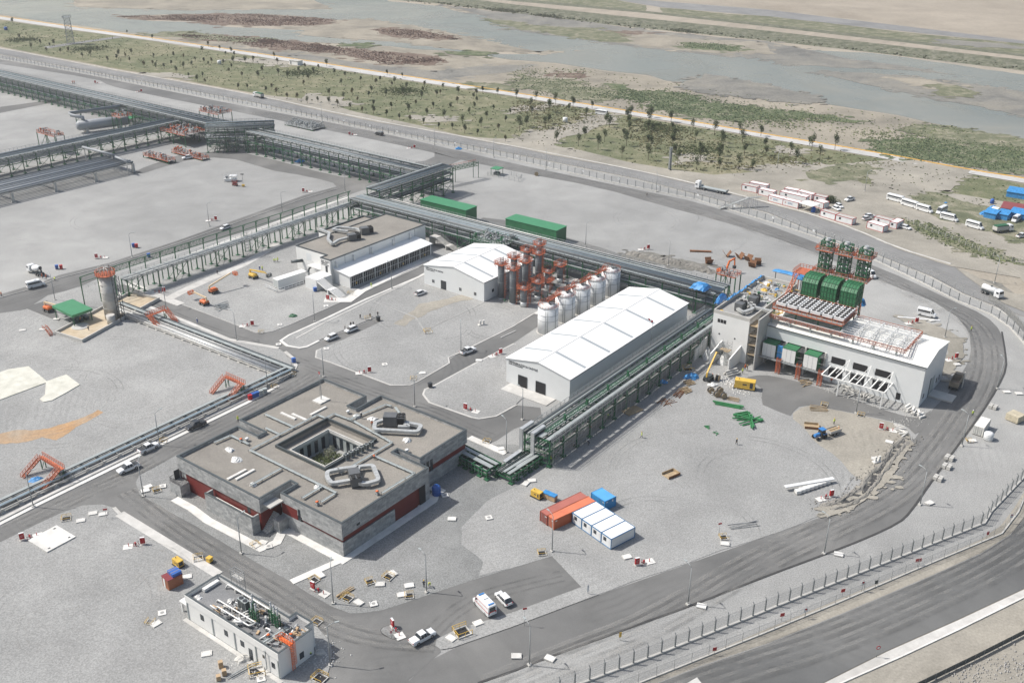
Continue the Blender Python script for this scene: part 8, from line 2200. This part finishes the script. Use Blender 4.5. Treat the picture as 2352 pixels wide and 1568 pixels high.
# stair bridges over the pipeways
def bridge(L):
    def mk(t):
        zt=3.2
        b=MB();b.box(-1.2,0,-.5,L+.5,zt-.1,zt);rail(b,[(0,.5,zt),(0,L-.5,zt)],1.1,.05,.8);rail(b,[(-1.2,-.5,zt),(-1.2,L+.5,zt)],1.1,.05,.8);b.build("deck",m_orange2,t)
        for s,y0 in ((-1,0),(1,L)):
            b=MB()
            for k in range(12):b.box(.05+k*.4,.4+k*.4,y0-.5-(0 if s<0 else 0),y0+.5,zt-.25-k*.26,zt-.2-k*.26)
            for e in (-.5,.5):b.bar((0,y0+e,zt-.1),(4.9,y0+e,0),.1,.3);rail(b,[(0,y0+e,zt),(4.9,y0+e,.1)],1.0,.045,.8)
            b.build("stair",m_orange2,t)
        for y in (.2,L-.2):
            b=MB();b.bar((-.1,y,0),(-.1,y,zt),.18);b.bar((-1.1,y,0),(-1.1,y,zt),.18);b.bar((-.1,y,.3),(-1.1,y,2.4),.1);b.build("leg",m_green,t)
    return mk
for p,a,L,lb in ((P(52.6,-74.3),SITE-PI/2,7,"orange stair bridge in the middle of the left pipeway"),(P(51.6,-128),SITE-PI/2,8.4,"orange stair bridge nearest the lower left, with a man on it"),(P(.8,-61.8),SITE,6.2,"orange stair bridge over the pipeway near the tall column")):
    t=thing("stair_bridge",lb,"footbridge",p,a,"orange stair bridges over the pipeways");bridge(L)(t)
t=thing("bund_steps","rusty steps over the bund wall beside the tan basin","steps",G(118,772),SITE+R(90));b=MB()
for k in range(6):b.box(-.5,.5,k*.35,k*.35+.35,.25+k*.25,.3+k*.25)
rail(b,[(-.5,0,.3),(-.5,2.1,1.7),(-.5,3.5,1.7)],1,.05,.7);rail(b,[(.5,0,.3),(.5,2.1,1.7),(.5,3.5,1.7)],1,.05,.7);b.build("steps",m_orange2,t)
# lattice mast, floodlight mast, windsock, signs
def tower(h,w,n):
    def mk(t):
        b=MB();c4_=[(-w,-w),(w,-w),(w,w),(-w,w)]
        for x,y in c4_:b.bar((x,y,0),(x*.8,y*.8,h),.25)
        for k in range(n):
            f0=1-.2*k/n;f1=1-.2*(k+1)/n;za=h*k/n;zb=h*(k+1)/n
            for i in range(4):
                a,c=c4_[i],c4_[(i+1)%4]
                b.bar((a[0]*f0,a[1]*f0,za),(c[0]*f1,c[1]*f1,zb),.13);b.bar((c[0]*f0,c[1]*f0,za),(a[0]*f1,a[1]*f1,zb),.13);b.bar((a[0]*f1,a[1]*f1,zb),(c[0]*f1,c[1]*f1,zb),.13)
        b.build("lattice",m_galv,t)
        b=MB();b.box(-w*1.2,w*1.2,-w*1.2,w*1.2,h,h+.2);rail(b,[(-w*1.2,-w*1.2,h),(w*1.2,-w*1.2,h),(w*1.2,w*1.2,h),(-w*1.2,w*1.2,h),(-w*1.2,-w*1.2,h)],1.2,.08,1.5);b.build("platform",m_galv,t)
    return mk
one("lattice_tower","tall steel lattice tower standing in the grass at upper left","tower",(163,101),tower(20,2.6,8),20)
one("lattice_mast","slim grey lattice mast on the verge below the saplings","mast",(1538,390),tower(9.5,.45,9),20)
t=one("windsock","red and white windsock on a pole over the side pipe rack","windsock",(1492,832),lambda t:None,0,7);b=MB();b.tube([(0,0,0),(0,0,6)],.06,6);b.build("pole",m_galv,t)
b=MB();q=[(0,0,6),(-.4,0,6.3),(-.8,0,6.6),(-1.2,0,6.9),(-1.6,0,7.2)]
for k in range(4):b.m(m_red if k %2==0 else m_tankw).tube([q[k],q[k+1]],[.34-k*.05,.29-k*.05],10)
b.build("sock",None,t)
def sign(col,w,h,z,round_=False,col2=None):
    def mk(t):
        b=MB();b.tube([(0,.05,0),(0,.05,z+h)],.04,6);b.build("post",m_galv,t)
        b=MB()
        if round_:b.tube([(0,0,z+w),(0,-.04,z+w)],w,16)
        else:b.box(-w/2,w/2,-.03,0,z,z+h)
        b.build("plate",col,t)
        if col2:b=MB();b.tube([(0,-.042,z+w*(1 if round_ else .9)),(0,-.055,z+w*(1 if round_ else .9))],w*.62 if round_ else w*.3,14);b.build("symbol",col2,t)
    return mk
m_pink=paint("faded_red_sign",(.68,.28,.30),.6)
for v,mk,a,z,lb in [((2013,1509),sign(m_red,.45,.9,1.9,True,m_tankw),0,0,"round red and white sign at the kerb of the bottom right road"),((1848,1420),sign(m_tankw,.8,1.0,1.6,False,m_red),0,0,"white board with a red ring on the outer fence, middle"),((1979,1358),sign(m_tankw,.8,1.0,1.6,False,m_red),0,0,"white board with a red ring on the outer fence, right of middle"),((2319,1202),sign(m_tankw,.8,1.0,1.6,False,m_red),0,0,"white board with a red ring at the fence corner"),((1795,1426),sign(m_red,.9,.8,1.2),0,0,"small red board on the outer fence, first"),((1934,1370),sign(m_red,.9,.8,1.2),0,0,"small red board on the outer fence, second"),((2107,1300),sign(m_red,1.4,.8,1.2),0,0,"wide red board on the outer fence"),((2010,1461-110),sign(m_char,.7,.9,1.2),0,0,"small dark board on the outer fence, middle"),((1640,1505),sign(m_red,.8,.8,1.2),0,0,"small red board on the outer fence, lowest"),((2266,1238),sign(m_red,.6,.9,1.2),0,0,"narrow red board near the fence corner"),((1350,1364),sign(m_tankw,.35,1.6,.6),0,.1,"plain white double board beside the asphalt apron"),((1424,1470),sign(m_yel,.5,1.2,.8),0,0,"small yellow plate on a post on the outer verge"),((245,1190),sign(m_red,.9,.4,2.2),0,0,"red crossed sign at the left road junction"),((899,1465),sign(m_pink,.4,.6,1.2),0,0,"faded pink sign by the pickup"),((1651,1230),sign(m_red,.8,.4,3),0,0,"red-topped post near the bottom road"),((1205,1437),sign(m_red,.8,.4,4),0,0,"red-topped post by the ambulance")]:
    one("road_sign",lb,"sign",v,mk,15,z)
NZ=["far left, behind the long rack","left, behind the far rack junction","above the black van","above the green spur rack","right of the blue sheet","near the flatbed truck","in front of the site cabins","behind the exhaust stacks"]
nb=along(GL(NF)[1:12],20);nper=len(nb)/len(NZ)
for n,p in enumerate(nb):
    zi=int(n/nper);t=thing("fence_notice","%s white notice board from left on the double fence, %s"%(ORD[n-math.ceil(zi*nper)],NZ[zi]),"sign",p[0]+Vector((0,0,1.9)),p[1],"white notices on the perimeter fence");MB().box(-.5,.5,-.16,-.12,0,.8).build("board",m_tankw,t)
def skid(t):
    b=MB();scaff(b,5.5,3,2.6,4,2,.9);b.build("white_frame",m_tankw,t);b=MB();b.box(.3,5.2,.3,2.7,.2,1.2);b.box(2.4,5.8,.2,2.8,2.4,2.55);b.build("deck",m_cabw,t);b=MB();b.box(.8,1.8,.8,2,1.2,2.1);b.build("pump",m_char,t)
one("equipment_skid","white framed equipment skid alone in the big empty yard","skid",(514,418),skid,0)
def scissor(t):
    b=MB();b.box(-1.2,1.2,-.6,.6,.35,.9);b.box(-1.2,1.2,-.6,.6,1.3,1.5);rail(b,[(-1.2,-.6,1.5),(1.2,-.6,1.5),(1.2,.6,1.5),(-1.2,.6,1.5),(-1.2,-.6,1.5)],.9,.04,.8);b.build("lift",paint("dark_red_machine",(.25,.03,.02),.5),t);wheels(t,(-.8,.8),.6,.28,.2)
one("scissor_lift","dark red scissor lift beside the white equipment skid","lift",(540,427),scissor,-20)
one("light_tower","thin light tower with a yellow base by the scissor lift","light tower",(559,429),lambda t:[MB().box(-.6,.6,-.4,.4,.1,.9).build("base",m_yel,t),MB().bar((0,0,.9),(0,0,5.6),.1).build("mast",m_dark,t),MB().box(-.7,.7,-.1,.1,5.4,5.8).build("lamps",m_dark,t)],0)
t=box2("green_canopy","tiny green-roofed pump shelter near the ring road","shelter",(1128,402),(1144,405),4,lambda L,W:(lambda t:[MB().box(-.3,L+.3,-.3,W+.3,2.9,3.2).build("roof",m_greenroof,t),MB().box(.8,L-.8,.8,W-.8,0,1.2).build("pump",m_char,t)]+[MB().bar((x,y,0),(x,y,2.9),.18).build("post",m_green,t) for x in (0,L) for y in (0,W)]))
t=box2("green_canopy","green-roofed shelter among the stair decks at upper left","shelter",(282,288),(300,291),7,lambda L,W:(lambda t:[MB().box(-.3,L+.3,-.3,W+.3,3.9,4.2).build("roof",m_greenroof,t)]+[MB().bar((x,y,0),(x,y,3.9),.2).build("post",m_green,t) for x in (0,L) for y in (0,W)]))
t=one("scaffold_bridge","scaffold footbridge climbing over the double fence by the cabins","scaffold",(1655,482),lambda t:None,14,0)
b=MB()
for k in range(9):
    z=min(4.2,.5+k*.6) if k<7 else 4.2
    for y in (0,1.8):b.bar((k*2.1,y,0),(k*2.1,y,z+1.2),.08)
    if k:b.bar(((k-1)*2.1,0,max(0,z-.6)),(k*2.1,0,z),.07);b.bar(((k-1)*2.1,1.8,max(0,z-.6)),(k*2.1,1.8,z),.07)
    b.bar((k*2.1,0,z*.5),(k*2.1,1.8,z*.5),.07)
b.build("tubes",m_scaf,t);MB().bar((0,.9,.3),(12.6,.9,4.2),1.4,.1).build("walkway",m_deck,t);MB().box(12.6,19,.2,1.6,4.15,4.25).build("deck",m_deck,t)
t=one("scaffold_stair","grey scaffold stair tower against the side pipe rack","scaffold",(1326,1030),lambda t:None,50,0);b=MB();scaff(b,3.4,1.6,6,2,2,1.5);b.build("tubes",m_scaf,t)
t=one("scaffold_stair","grey scaffold tower under the middle of the pipe bridge","scaffold",(569,592),lambda t:None,50,0);b=MB();scaff(b,2.6,2.6,8,2,2,1.2);b.build("tubes",m_scaf,t)
t=one("scaffold_stair","dense scaffold tower at the right side of the far rack junction","scaffold",(518,345),lambda t:None,50,0);b=MB();scaff(b,5,4,12,4,3,1.2);b.build("tubes",m_scaf,t)
t=one("scaffold_stair","dense scaffold tower behind the electrical building's far corner","scaffold",(1005,560),lambda t:None,50,0);b=MB();scaff(b,6,4,9,4,3,1.2);b.build("tubes",m_scaf,t)
for v,c_,lb in (((168,192),m_orange2,"striped marker posts at far upper left"),((1106,748),m_conc2,"pair of small white pillars in the tank plot"),((2014,1063),m_conc2,"white stepped block at the dug soil's edge")):
    one("marker_block",lb,"block",v,lambda t,c_=c_:[MB().box(x,x+.5,0,.5,.3,1.6).build("pillar",c_,t) for x in (-.6,.5)]+[MB().box(-1,1.2,-.3,.8,0,.3).build("base",m_conc2,t)],20)
# ================================================================ PEOPLE
m_skin=paint("skin",(.42,.27,.19),.6)
CL={'v':paint("hi_vis_vest",(.62,.78,.10),.7,0,.06),'o':paint("orange_workwear",(.75,.16,.04),.7),'b':paint("blue_overall",(.05,.09,.28),.8),'k':paint("black_workwear",(.03,.032,.04),.8),'n':paint("grey_trousers",(.07,.075,.09),.8)}
POSE={
 'stand':dict(hip=(0,0,.95),chest=(0,0,1.38),neck=(0,.0,1.5),head=(0,.02,1.66),kn=((-.11,.03,.5),(.12,.05,.5)),ft=((-.13,.02,.06),(.15,-.02,.06)),el=((-.28,.02,1.12),(.28,.04,1.12)),ha=((-.26,.16,.88),(.3,.2,.92))),
 'walk':dict(hip=(0,0,.93),chest=(0,.05,1.36),neck=(0,.07,1.48),head=(0,.1,1.64),kn=((-.1,.2,.52),(.1,.02,.48)),ft=((-.1,.34,.08),(.1,-.32,.1)),el=((-.27,-.12,1.12),(.27,.14,1.12)),ha=((-.25,.0,.86),(.25,.34,.95))),
 'bend':dict(hip=(0,-.15,.85),chest=(0,.25,1.12),neck=(0,.36,1.16),head=(0,.48,1.2),kn=((-.12,.06,.48),(.12,.02,.48)),ft=((-.14,-.05,.06),(.14,.1,.06)),el=((-.25,.42,.9),(.25,.45,.88)),ha=((-.16,.58,.66),(.16,.62,.64)))}
def body_mesh(pose,top,legs):
    p=POSE[pose];V=Vector;hip,ch,nk,hd=(V(p[k]) for k in ('hip','chest','neck','head'))
    pts=[(hip,.155),(hip.lerp(ch,.5),.15),(ch,.175),(nk,.065),(hd,.10),(hd+V((0,.01,.1)),.085)];ed=[(0,1),(1,2),(2,3),(3,4),(4,5)]
    for i,s in enumerate((-1,1)):
        k,f=V(p['kn'][i]),V(p['ft'][i]);n=len(pts);pts+=[(hip+V((s*.1,0,-.06)),.11),(k,.075),(f,.05),(f+V((0,.16,-.02)),.045)];ed+=[(0,n),(n,n+1),(n+1,n+2),(n+2,n+3)]
        e,h=V(p['el'][i]),V(p['ha'][i]);n=len(pts);pts+=[(ch+V((s*.19,0,.03)),.075),(e,.052),(h,.036),(h+(h-e).normalized()*.09,.032)];ed+=[(2,n),(n,n+1),(n+1,n+2),(n+2,n+3)]
    me=bpy.data.meshes.new("body");me.from_pydata([q[0] for q in pts],ed,[]);o=bpy.data.objects.new("body_tmp",me);COL.objects.link(o)
    sk=o.modifiers.new("s",'SKIN');sk.use_smooth_shade=True
    for i,q in enumerate(pts):me.skin_vertices[0].data[i].radius=(q[1],q[1]*(.72 if i<3 else 1));me.skin_vertices[0].data[i].use_root=i==0
    o.modifiers.new("u",'SUBSURF').levels=1
    r_=bpy.data.meshes.new_from_object(o.evaluated_get(bpy.context.evaluated_depsgraph_get()));bpy.data.objects.remove(o)
    r_.materials.clear()
    for m_ in (CL[top],CL[legs],m_skin):r_.materials.append(m_)
    hands=[V(h) for h in p['ha']]
    for f in r_.polygons:
        c=f.center
        f.material_index=2 if (c-hd).length<.16 or min((c-h).length for h in hands)<.11 else (1 if c.z<hip.z+.04 and min((c-h).length for h in hands)>.3 or c.z<.75 and pose != 'bend' else 0)
    return r_
PB={}
def person(v,pose,top,legs,helm,a,label,z=.12,pt=None):
    k=(pose,top,legs)
    if k not in PB:PB[k]=body_mesh(*k)
    t=thing("person",label,"person",(pt or G(*v))+Vector((0,0,z if pt is None else 0)),R(a),"people at work on the site");put("body",PB[k],t)
    hd=Vector(POSE[pose]['head'])
    if helm:
        hk='h'+helm
        if hk not in PB:b=MB();b.tube([(0,.02,.06),(0,.02,.09),(0,.01,.16),(0,0,.2)],[.17,.135,.12,.05],12);PB[hk]=b.mesh("helmet");PB[hk].materials.append({'y':m_yel,'w':m_tankw,'r':m_orange3,'b':m_blue}[helm])
        put("helmet",PB[hk],t,hd)
for v,ps,tp,lg,hm,a,lb in [
    ((1474,1006),'walk','v','k','y',60,"person in yellow vest walking alone on the pale gravel"),((1691,1021),'walk','k','k','y',200,"person in black with yellow helmet alone on the pale gravel"),((1397,963),'stand','v','n','w',0,"person in yellow vest in the shade of the side rack"),((1323,1029),'bend','k','k','w',90,"person bending at the foot of the scaffold stair"),((1352,1023),'bend','n','n','w',30,"person crouching at the shadow's edge below the side rack"),((1265,1061),'bend','v','k','y',0,"person stooping beneath the end of the side rack"),((1357,988),'bend','o','k','y',50,"person in orange bending under the side rack"),((1705,859),'stand','v','k','y',0,"person in yellow vest by the open stair bay"),((1716,852),'stand','k','k','y',90,"person in black at the group by the stair bay"),((1711,850),'stand','o','n','r',200,"person in red at the group by the stair bay"),((1636,872),'stand','o','n','r',40,"person in red beside the yellow boom lift"),
    ((1915,975),'stand','v','n','y',0,"person in yellow vest on the dug soil"),((1925,993),'stand','o','k','y',80,"person in orange behind the tractor's trailer"),((2233,956),'stand','v','n','w',0,"person on the road right of the engine hall"),((1909,880),'stand','o','n','r',0,"person in orange under the hanging boxes"),((974,1349),'stand','k','k','y',0,"person in black left of the lamp near the fork"),((987,1347),'bend','v','n','y',180,"person in yellow vest right of the lamp near the fork"),((547,969),'stand','v','n','y',200,"person in a light vest behind the stone building's left notch"),((273,671),'walk','b','b','w',120,"person in blue on the road under the pipe bridge"),((500,631),'walk','n','n',None,30,"person walking below the pipe bridge in the gravel"),((454,743),'walk','b','b','w',150,"person in blue overalls walking on the road by the stair bridge"),((204,761),'walk','n','n','y',0,"person in grey walking inside the tan basin"),((186,741),'stand','o','n','y',60,"person in orange by the green shelter"),((4,682),'stand','o','n','y',0,"person in orange at the very left edge"),((126,646),'bend','v','n','y',0,"person in yellow vest at the kerb works"),((98,640),'stand','o','n','r',90,"person in orange behind the mixer, left"),((107,642),'stand','o','k','r',20,"person in orange behind the mixer, right"),
    ((630,604),'stand','v','n','w',0,"person in vest, left of three by the white plant container"),((634,603),'stand','v','k','w',120,"person in vest, middle of three by the white plant container"),((638,602),'stand','v','n','y',220,"person in vest, right of three by the white plant container"),((597,622),'stand','b','b','w',0,"person in blue next to a colleague in yellow"),((603,622),'stand','v','k','y',180,"person in yellow next to a colleague in blue"),((694,647),'stand','n','n',None,0,"person under the electrical building's balcony, left"),((705,646),'walk','n','n',None,80,"person under the electrical building's balcony, right"),((853,660),'stand','v','v','w',0,"person in full yellow beside the glazed bays"),((828,733),'walk','k','k',None,40,"person in black walking to the dig"),((850,728),'bend','k','k',None,200,"person in black bending over the dig"),((868,727),'stand','k','k',None,0,"person in black by the bin at the stub's end"),((793,759),'stand','k','k',None,90,"person in black in front of the white car, left"),((806,751),'stand','k','k',None,200,"person in black behind the white car, middle"),((812,750),'stand','k','k',None,160,"person in black behind the white car, right"),((1486,451),'walk','k','k',None,90,"person walking alone on the far ring road"),((2230,762),'stand','v','n','y',0,"person on the verge of the right bend"),((714,1508),'bend','v','k','r',40,"person by the low white building's right wall")]:
    person(v,ps,tp,lg,hm,a,lb)
for p,ps,tp,hm,lb in ((on_adm(-28.6,34.8,7.86),'stand','n','w',"person in grey and pink on the stone roof by the ducts"),(on_adm(-23.8,33.6,7.86),'stand','o','w',"person in orange on the stone roof behind the courtyard"),(on_adm(-12.8,23.0,7.86),'bend','o','w',"person in orange kneeling at the condenser units")):
    person(None,ps,tp,'n',hm,30,lb,pt=p)
# ================================================================ TREES AND SCRUB
def tree_mk(seed,h,cr,mat,trunk=True):
    def mk(t):
        rn=random.Random(seed);b=MB();b.tube([(0,0,0),(rn.uniform(-.1,.1),0,h*.45),(rn.uniform(-.15,.15),.1,h*.8)],[.1,.07,.03],5)
        for k in range(4):a=rn.uniform(0,6.3);z=h*rn.uniform(.4,.65);b.tube([(0,0,z),(cr*.6*math.cos(a),cr*.6*math.sin(a),z+h*.18)],[.04,.02],4)
        b.build("trunk",m_bark,t);b=MB()
        for k in range(9):a=rn.uniform(0,6.3);q=cr*rn.uniform(.1,.55);leaves(b,rn,(q*math.cos(a),q*math.sin(a),h*rn.uniform(.5,.92)),cr*rn.uniform(.45,.68),60,.2,1.15)
        b.build("crown",mat,t)
    return mk
G1,G2,G3="young round trees on the green field","thin saplings on the green field","young trees along the river road"
TK=[Kind(tree_mk(1,5.2,1.35,m_leaf1),"young_tree","tree",G1),Kind(tree_mk(2,4.2,1.05,m_leaf1),"young_tree","tree",G1),Kind(tree_mk(3,3.4,.8,m_leaf2),"sapling","tree",G2),Kind(tree_mk(4,3.0,.7,m_leaf1),"sapling","tree",G2)]
TS={2:"42,910 220,945 400,970 560,995 170,1010 735,1005 525,1030 345,1000 340,1040 180,1060 685,1075 135,1175 338,1145 305,1190 70,1215 668,1280 410,1315 610,1350 790,1385 850,1310 870,1150 895,1180 1090,1100 1060,1110 1275,1090 1255,1150 1075,1160 1080,1210 1285,1260 1252,1210 1250,1325 1275,1370 1050,1350 1025,1270 1460,1130 1470,1210 1485,1285 1660,1210 1690,1290 1475,1350 1495,1430 1520,1530 1250,1480 1730,1480 1695,1568 1725,1400 1910,1440 1895,1500 1925,1320 1860,1250 1940,1360 2090,1240 2115,1330 2135,1430 2285,1260 2325,1370 2330,1440 2080,1560 2210,1568 1905,1560 1010,1460",
      3:"378,1345 613,1385 205,1430 255,1510 400,1390 475,1460",
      1:"2222,880 2083,860 1205,700 1345,720 720,700 575,650 650,620 450,640 197,600 168,545 205,700 293,730 530,690 480,740 440,800 20,730 60,680 395,680 785,790 885,885 820,720 965,760 1140,760 1275,780 1350,880 1195,900 1250,810 1105,790 935,950 1080,985 1243,1010 1400,1040 1470,980 1535,860 1520,920 1385,830 1550,810 1630,1005 1660,900 1720,830 1695,880 1730,1100 1570,1070 1858,880 1850,960 1960,1060 1897,1140 1790,1020 2000,920 2025,890 2030,950 2120,1100 2185,1020 2295,1130 2335,1060 2068,1175 2228,1210 2005,1010 1037,900 1060,860 805,920 675,890 570,950 473,960 380,930 287,920 190,880 95,860 147,830 750,990 672,970 867,1015 977,1045 1080,1060 1318,1110 1540,1150 1805,1200 1918,1235 2035,1250 1200,1080 1415,1130 1680,1190 2290,1310",
      0:"460,440 630,490 760,540 835,530 900,470 990,580 1075,560 1210,510 1155,540 1095,530 1195,580 1415,540 1325,630 1435,640 1405,610 1510,640 1575,610 1597,530 1690,550 1690,640 1795,570 1875,590 1765,620 1860,490 1865,720 1915,610 1945,590 2075,520 2155,530 2145,590 2255,590 2330,580 2225,720 2105,680 2130,640 1735,720 1620,680 1815,760 1885,780 2055,600 2190,830 2275,830 2020,470 2125,500 1915,440 375,420 180,370 320,400 430,490 560,500 1170,320 1400,370 290,460 120,230 500,430"}
rn=random.Random(77);cells={}
for i,s_ in TS.items():
    for q in s_.split():
        x,y=(float(a) for a in q.split(','))
        k=rn.choice((0,0,1,1,1)) if i >=2 else rn.choice((1,2,2,3,3,1))
        if (x,y)==(1090,1100):k=0
        v=(588*i+x/4,(y-6)/4);sz=rn.uniform(.9,1.25)*(1.35 if i >=2 else 1.15)
        cells.setdefault((zone(v),k<2),[]).append((v,k,sz,i))
for (z,rd),L in cells.items():
    L.sort()
    for n,(v,k,sz,i) in enumerate(L):
        lb=("%s from left of the round trees near %s" if rd else "%s from left of the thin saplings near %s")%(ORD[min(n,25)],z) if len(L)>1 else ("only round young tree near " if rd else "only thin sapling near ")+z
        TK[k].at(G(*v),rn.uniform(0,6),lb,sz,G1 if rd else G2)
one("shrub","large dark green bush beside the site cabins","bush",(1912,466),lambda t:(lambda b,r:([leaves(b,r,(r.uniform(-2.4,2.4),r.uniform(-1.4,1.4),r.uniform(.5,2.4)),1.1,90,.22) for _ in range(22)],b.build("foliage",m_leaf1,t)))(MB(),random.Random(4)),0)
def scatter(name,polys,n,size,mat,seed,hh=1.0,k=3):
    """tufts over a patch, spilling a little over its edge"""
    rn=random.Random(seed);b=MB()
    for s_,m_ in polys:
        pl=GL(s_);xs=[p.x for p in pl];ys=[p.y for p in pl];x0,x1,y0,y1=min(xs),max(xs),min(ys),max(ys);cnt=0;tries=0
        def ins(x,y):
            c=False;j=len(pl)-1
            for i in range(len(pl)):
                if (pl[i].y>y)!=(pl[j].y>y) and x<(pl[j].x-pl[i].x)*(y-pl[i].y)/(pl[j].y-pl[i].y)+pl[i].x:c=not c
                j=i
            return c
        cl=[(rn.uniform(x0,x1),rn.uniform(y0,y1)) for _ in range(40)]
        while cnt<n*m_ and tries<n*m_*12:
            tries+=1
            if rn.random()<.6:c=rn.choice(cl);x=rn.gauss(c[0],7);y=rn.gauss(c[1],7)
            else:x,y=rn.uniform(x0,x1),rn.uniform(y0,y1)
            if not ins(x+rn.gauss(0,2.5),y+rn.gauss(0,2.5)):continue
            cnt+=1;s=size*rn.uniform(.5,1.5);z=.15
            for _ in range(k):
                a=rn.uniform(0,PI);dx,dy=s*math.cos(a),s*math.sin(a);o_=rn.uniform(-.4,.4)*s;e=s*hh*rn.uniform(.5,1.1)
                b.add([(x-dx+o_,y-dy,z),(x+dx+o_,y+dy,z),(x+dx*.6+o_,y+dy*.6-e*.2,z+e),(x-dx*.5+o_,y-dy*.5+e*.2,z+e*.9)],[(0,1,2,3)])
    o=b.build(name,mat);tag(o,kind="stuff")
scatter("grass_tufts",[("0,50 150,72 588,134 1176,226 1764,324 2352,425 2352,480 2100,470 1900,400 1600,398 1440,372 1176,322 838,262 588,210 250,150 0,104",1)],7500,.42,m_bush,11,.8,2)
scatter("grass_tufts",[("1176,226 1764,324 2176,391 2000,380 1860,380 1640,398 1500,372 1420,300 1176,300",1)],3500,.5,leaf_mat("dry_grass",(.16,.15,.07),(.21,.19,.10),(.27,.24,.14)),12,.7,2)
m_reedl=leaf_mat("reed_leaves",(.15,.185,.10),(.19,.23,.13),(.25,.28,.17))
scatter("reeds",[("1430,206 1560,212 1610,224 1860,262 1990,282 1960,288 1800,276 1680,276 1560,262 1420,226 1350,222",1),("1990,322 2080,312 2260,328 2352,338 2352,404 2240,386 2120,370 2010,350",.8),("1560,98 1640,100 1700,108 1690,118 1570,110",.15),("1180,172 1300,184 1420,214 1400,232 1300,232 1170,200",.25)],3300,.4,m_reedl,13,1.1,2)
scatter("bank_shrubs",[("913,1 1176,12 1426,40 1764,72 2014,101 2352,140 2352,162 2014,121 1764,93 1426,60 1176,30",1)],3200,.9,leaf_mat("bank_leaves",(.08,.09,.06),(.12,.13,.085),(.17,.17,.12)),14,1.0,2)
scatter("flats_scrub",[("1176,150 1388,166 1526,190 1764,226 2064,270 2352,326 2352,404 2014,346 1764,305 1538,268 1376,240 1176,208",1),("2070,500 2130,520 2230,556 2330,600 2330,610 2130,544",.25)],2600,.55,m_reedl,15,.8,2)
scatter("red_marsh_plants",[("262,38 588,33 775,46 720,59 588,60 450,50",1),("375,78 588,88 770,108 1025,140 900,149 760,122 588,107",1.3),("855,68 960,70 1060,90 930,88",.3)],2600,.5,leaf_mat("red_leaves",(.13,.09,.075),(.16,.11,.09),(.2,.15,.12)),16,.8,2)
m_stone2=paint("loose_stones",(.36,.35,.33),.9,0,.15,2)
def stones(name,s_,n,r0,r1,mat,seed):
    rn=random.Random(seed);b=MB();pl=GL(s_)
    for _ in range(n):
        i=rn.randrange(len(pl)-1);p=pl[i].lerp(pl[i+1],rn.random())+Vector((rn.gauss(0,1.6),rn.gauss(0,1.6),0));r_=rn.uniform(r0,r1)
        b.add([p+Vector((rn.uniform(-1,1),rn.uniform(-1,1),0)).normalized()*r_+Vector((0,0,.1)) for _ in range(1)]+[p+Vector((r_*math.cos(a),r_*math.sin(a),.1)) for a in (0,1.5,3,4.5)]+[p+Vector((0,0,.1+r_*rn.uniform(.6,1.2)))],[(1,2,5),(2,3,5),(3,4,5),(4,1,5)])
    o=b.build(name,mat);tag(o,kind="stuff")
stones("loose_stones","2352,1500 2250,1550 2180,1568 2300,1530 2352,1545",260,.08,.3,m_stone2,3)
stones("loose_stones","1885,1166 1940,1158 2000,1100 2050,1050 2090,1010",700,.08,.3,m_spoil,4)
stones("rubble","1650,870 1690,880 1700,900",200,.08,.35,m_conc2,5)
stones("rubble","1880,885 1950,905 2010,925 2080,940 2110,955 2060,980",420,.06,.22,m_concb,6)
stones("rubble","540,1500 580,1540 600,1560 560,1530",260,.06,.25,m_conc2,7)
stones("rubble","735,1470 745,1500 740,1530",160,.06,.25,m_conc2,8)
# ================================================================ AIR
m=bpy.data.materials.new("haze_air");m.use_nodes=True;t_=m.node_tree
t_.nodes.remove(t_.nodes["Principled BSDF"]);pv=t_.nodes.new("ShaderNodeVolumePrincipled")
pv.inputs["Density"].default_value=.00013;pv.inputs["Color"].default_value=(.93,.95,.97,1);pv.inputs["Anisotropy"].default_value=.2
t_.links.new(pv.outputs[0],t_.nodes["Material Output"].inputs["Volume"])
b=MB();b.box(-1500,1500,-60,2300,-1.1,140);o=b.build("haze",m);tag(o,kind="stuff")
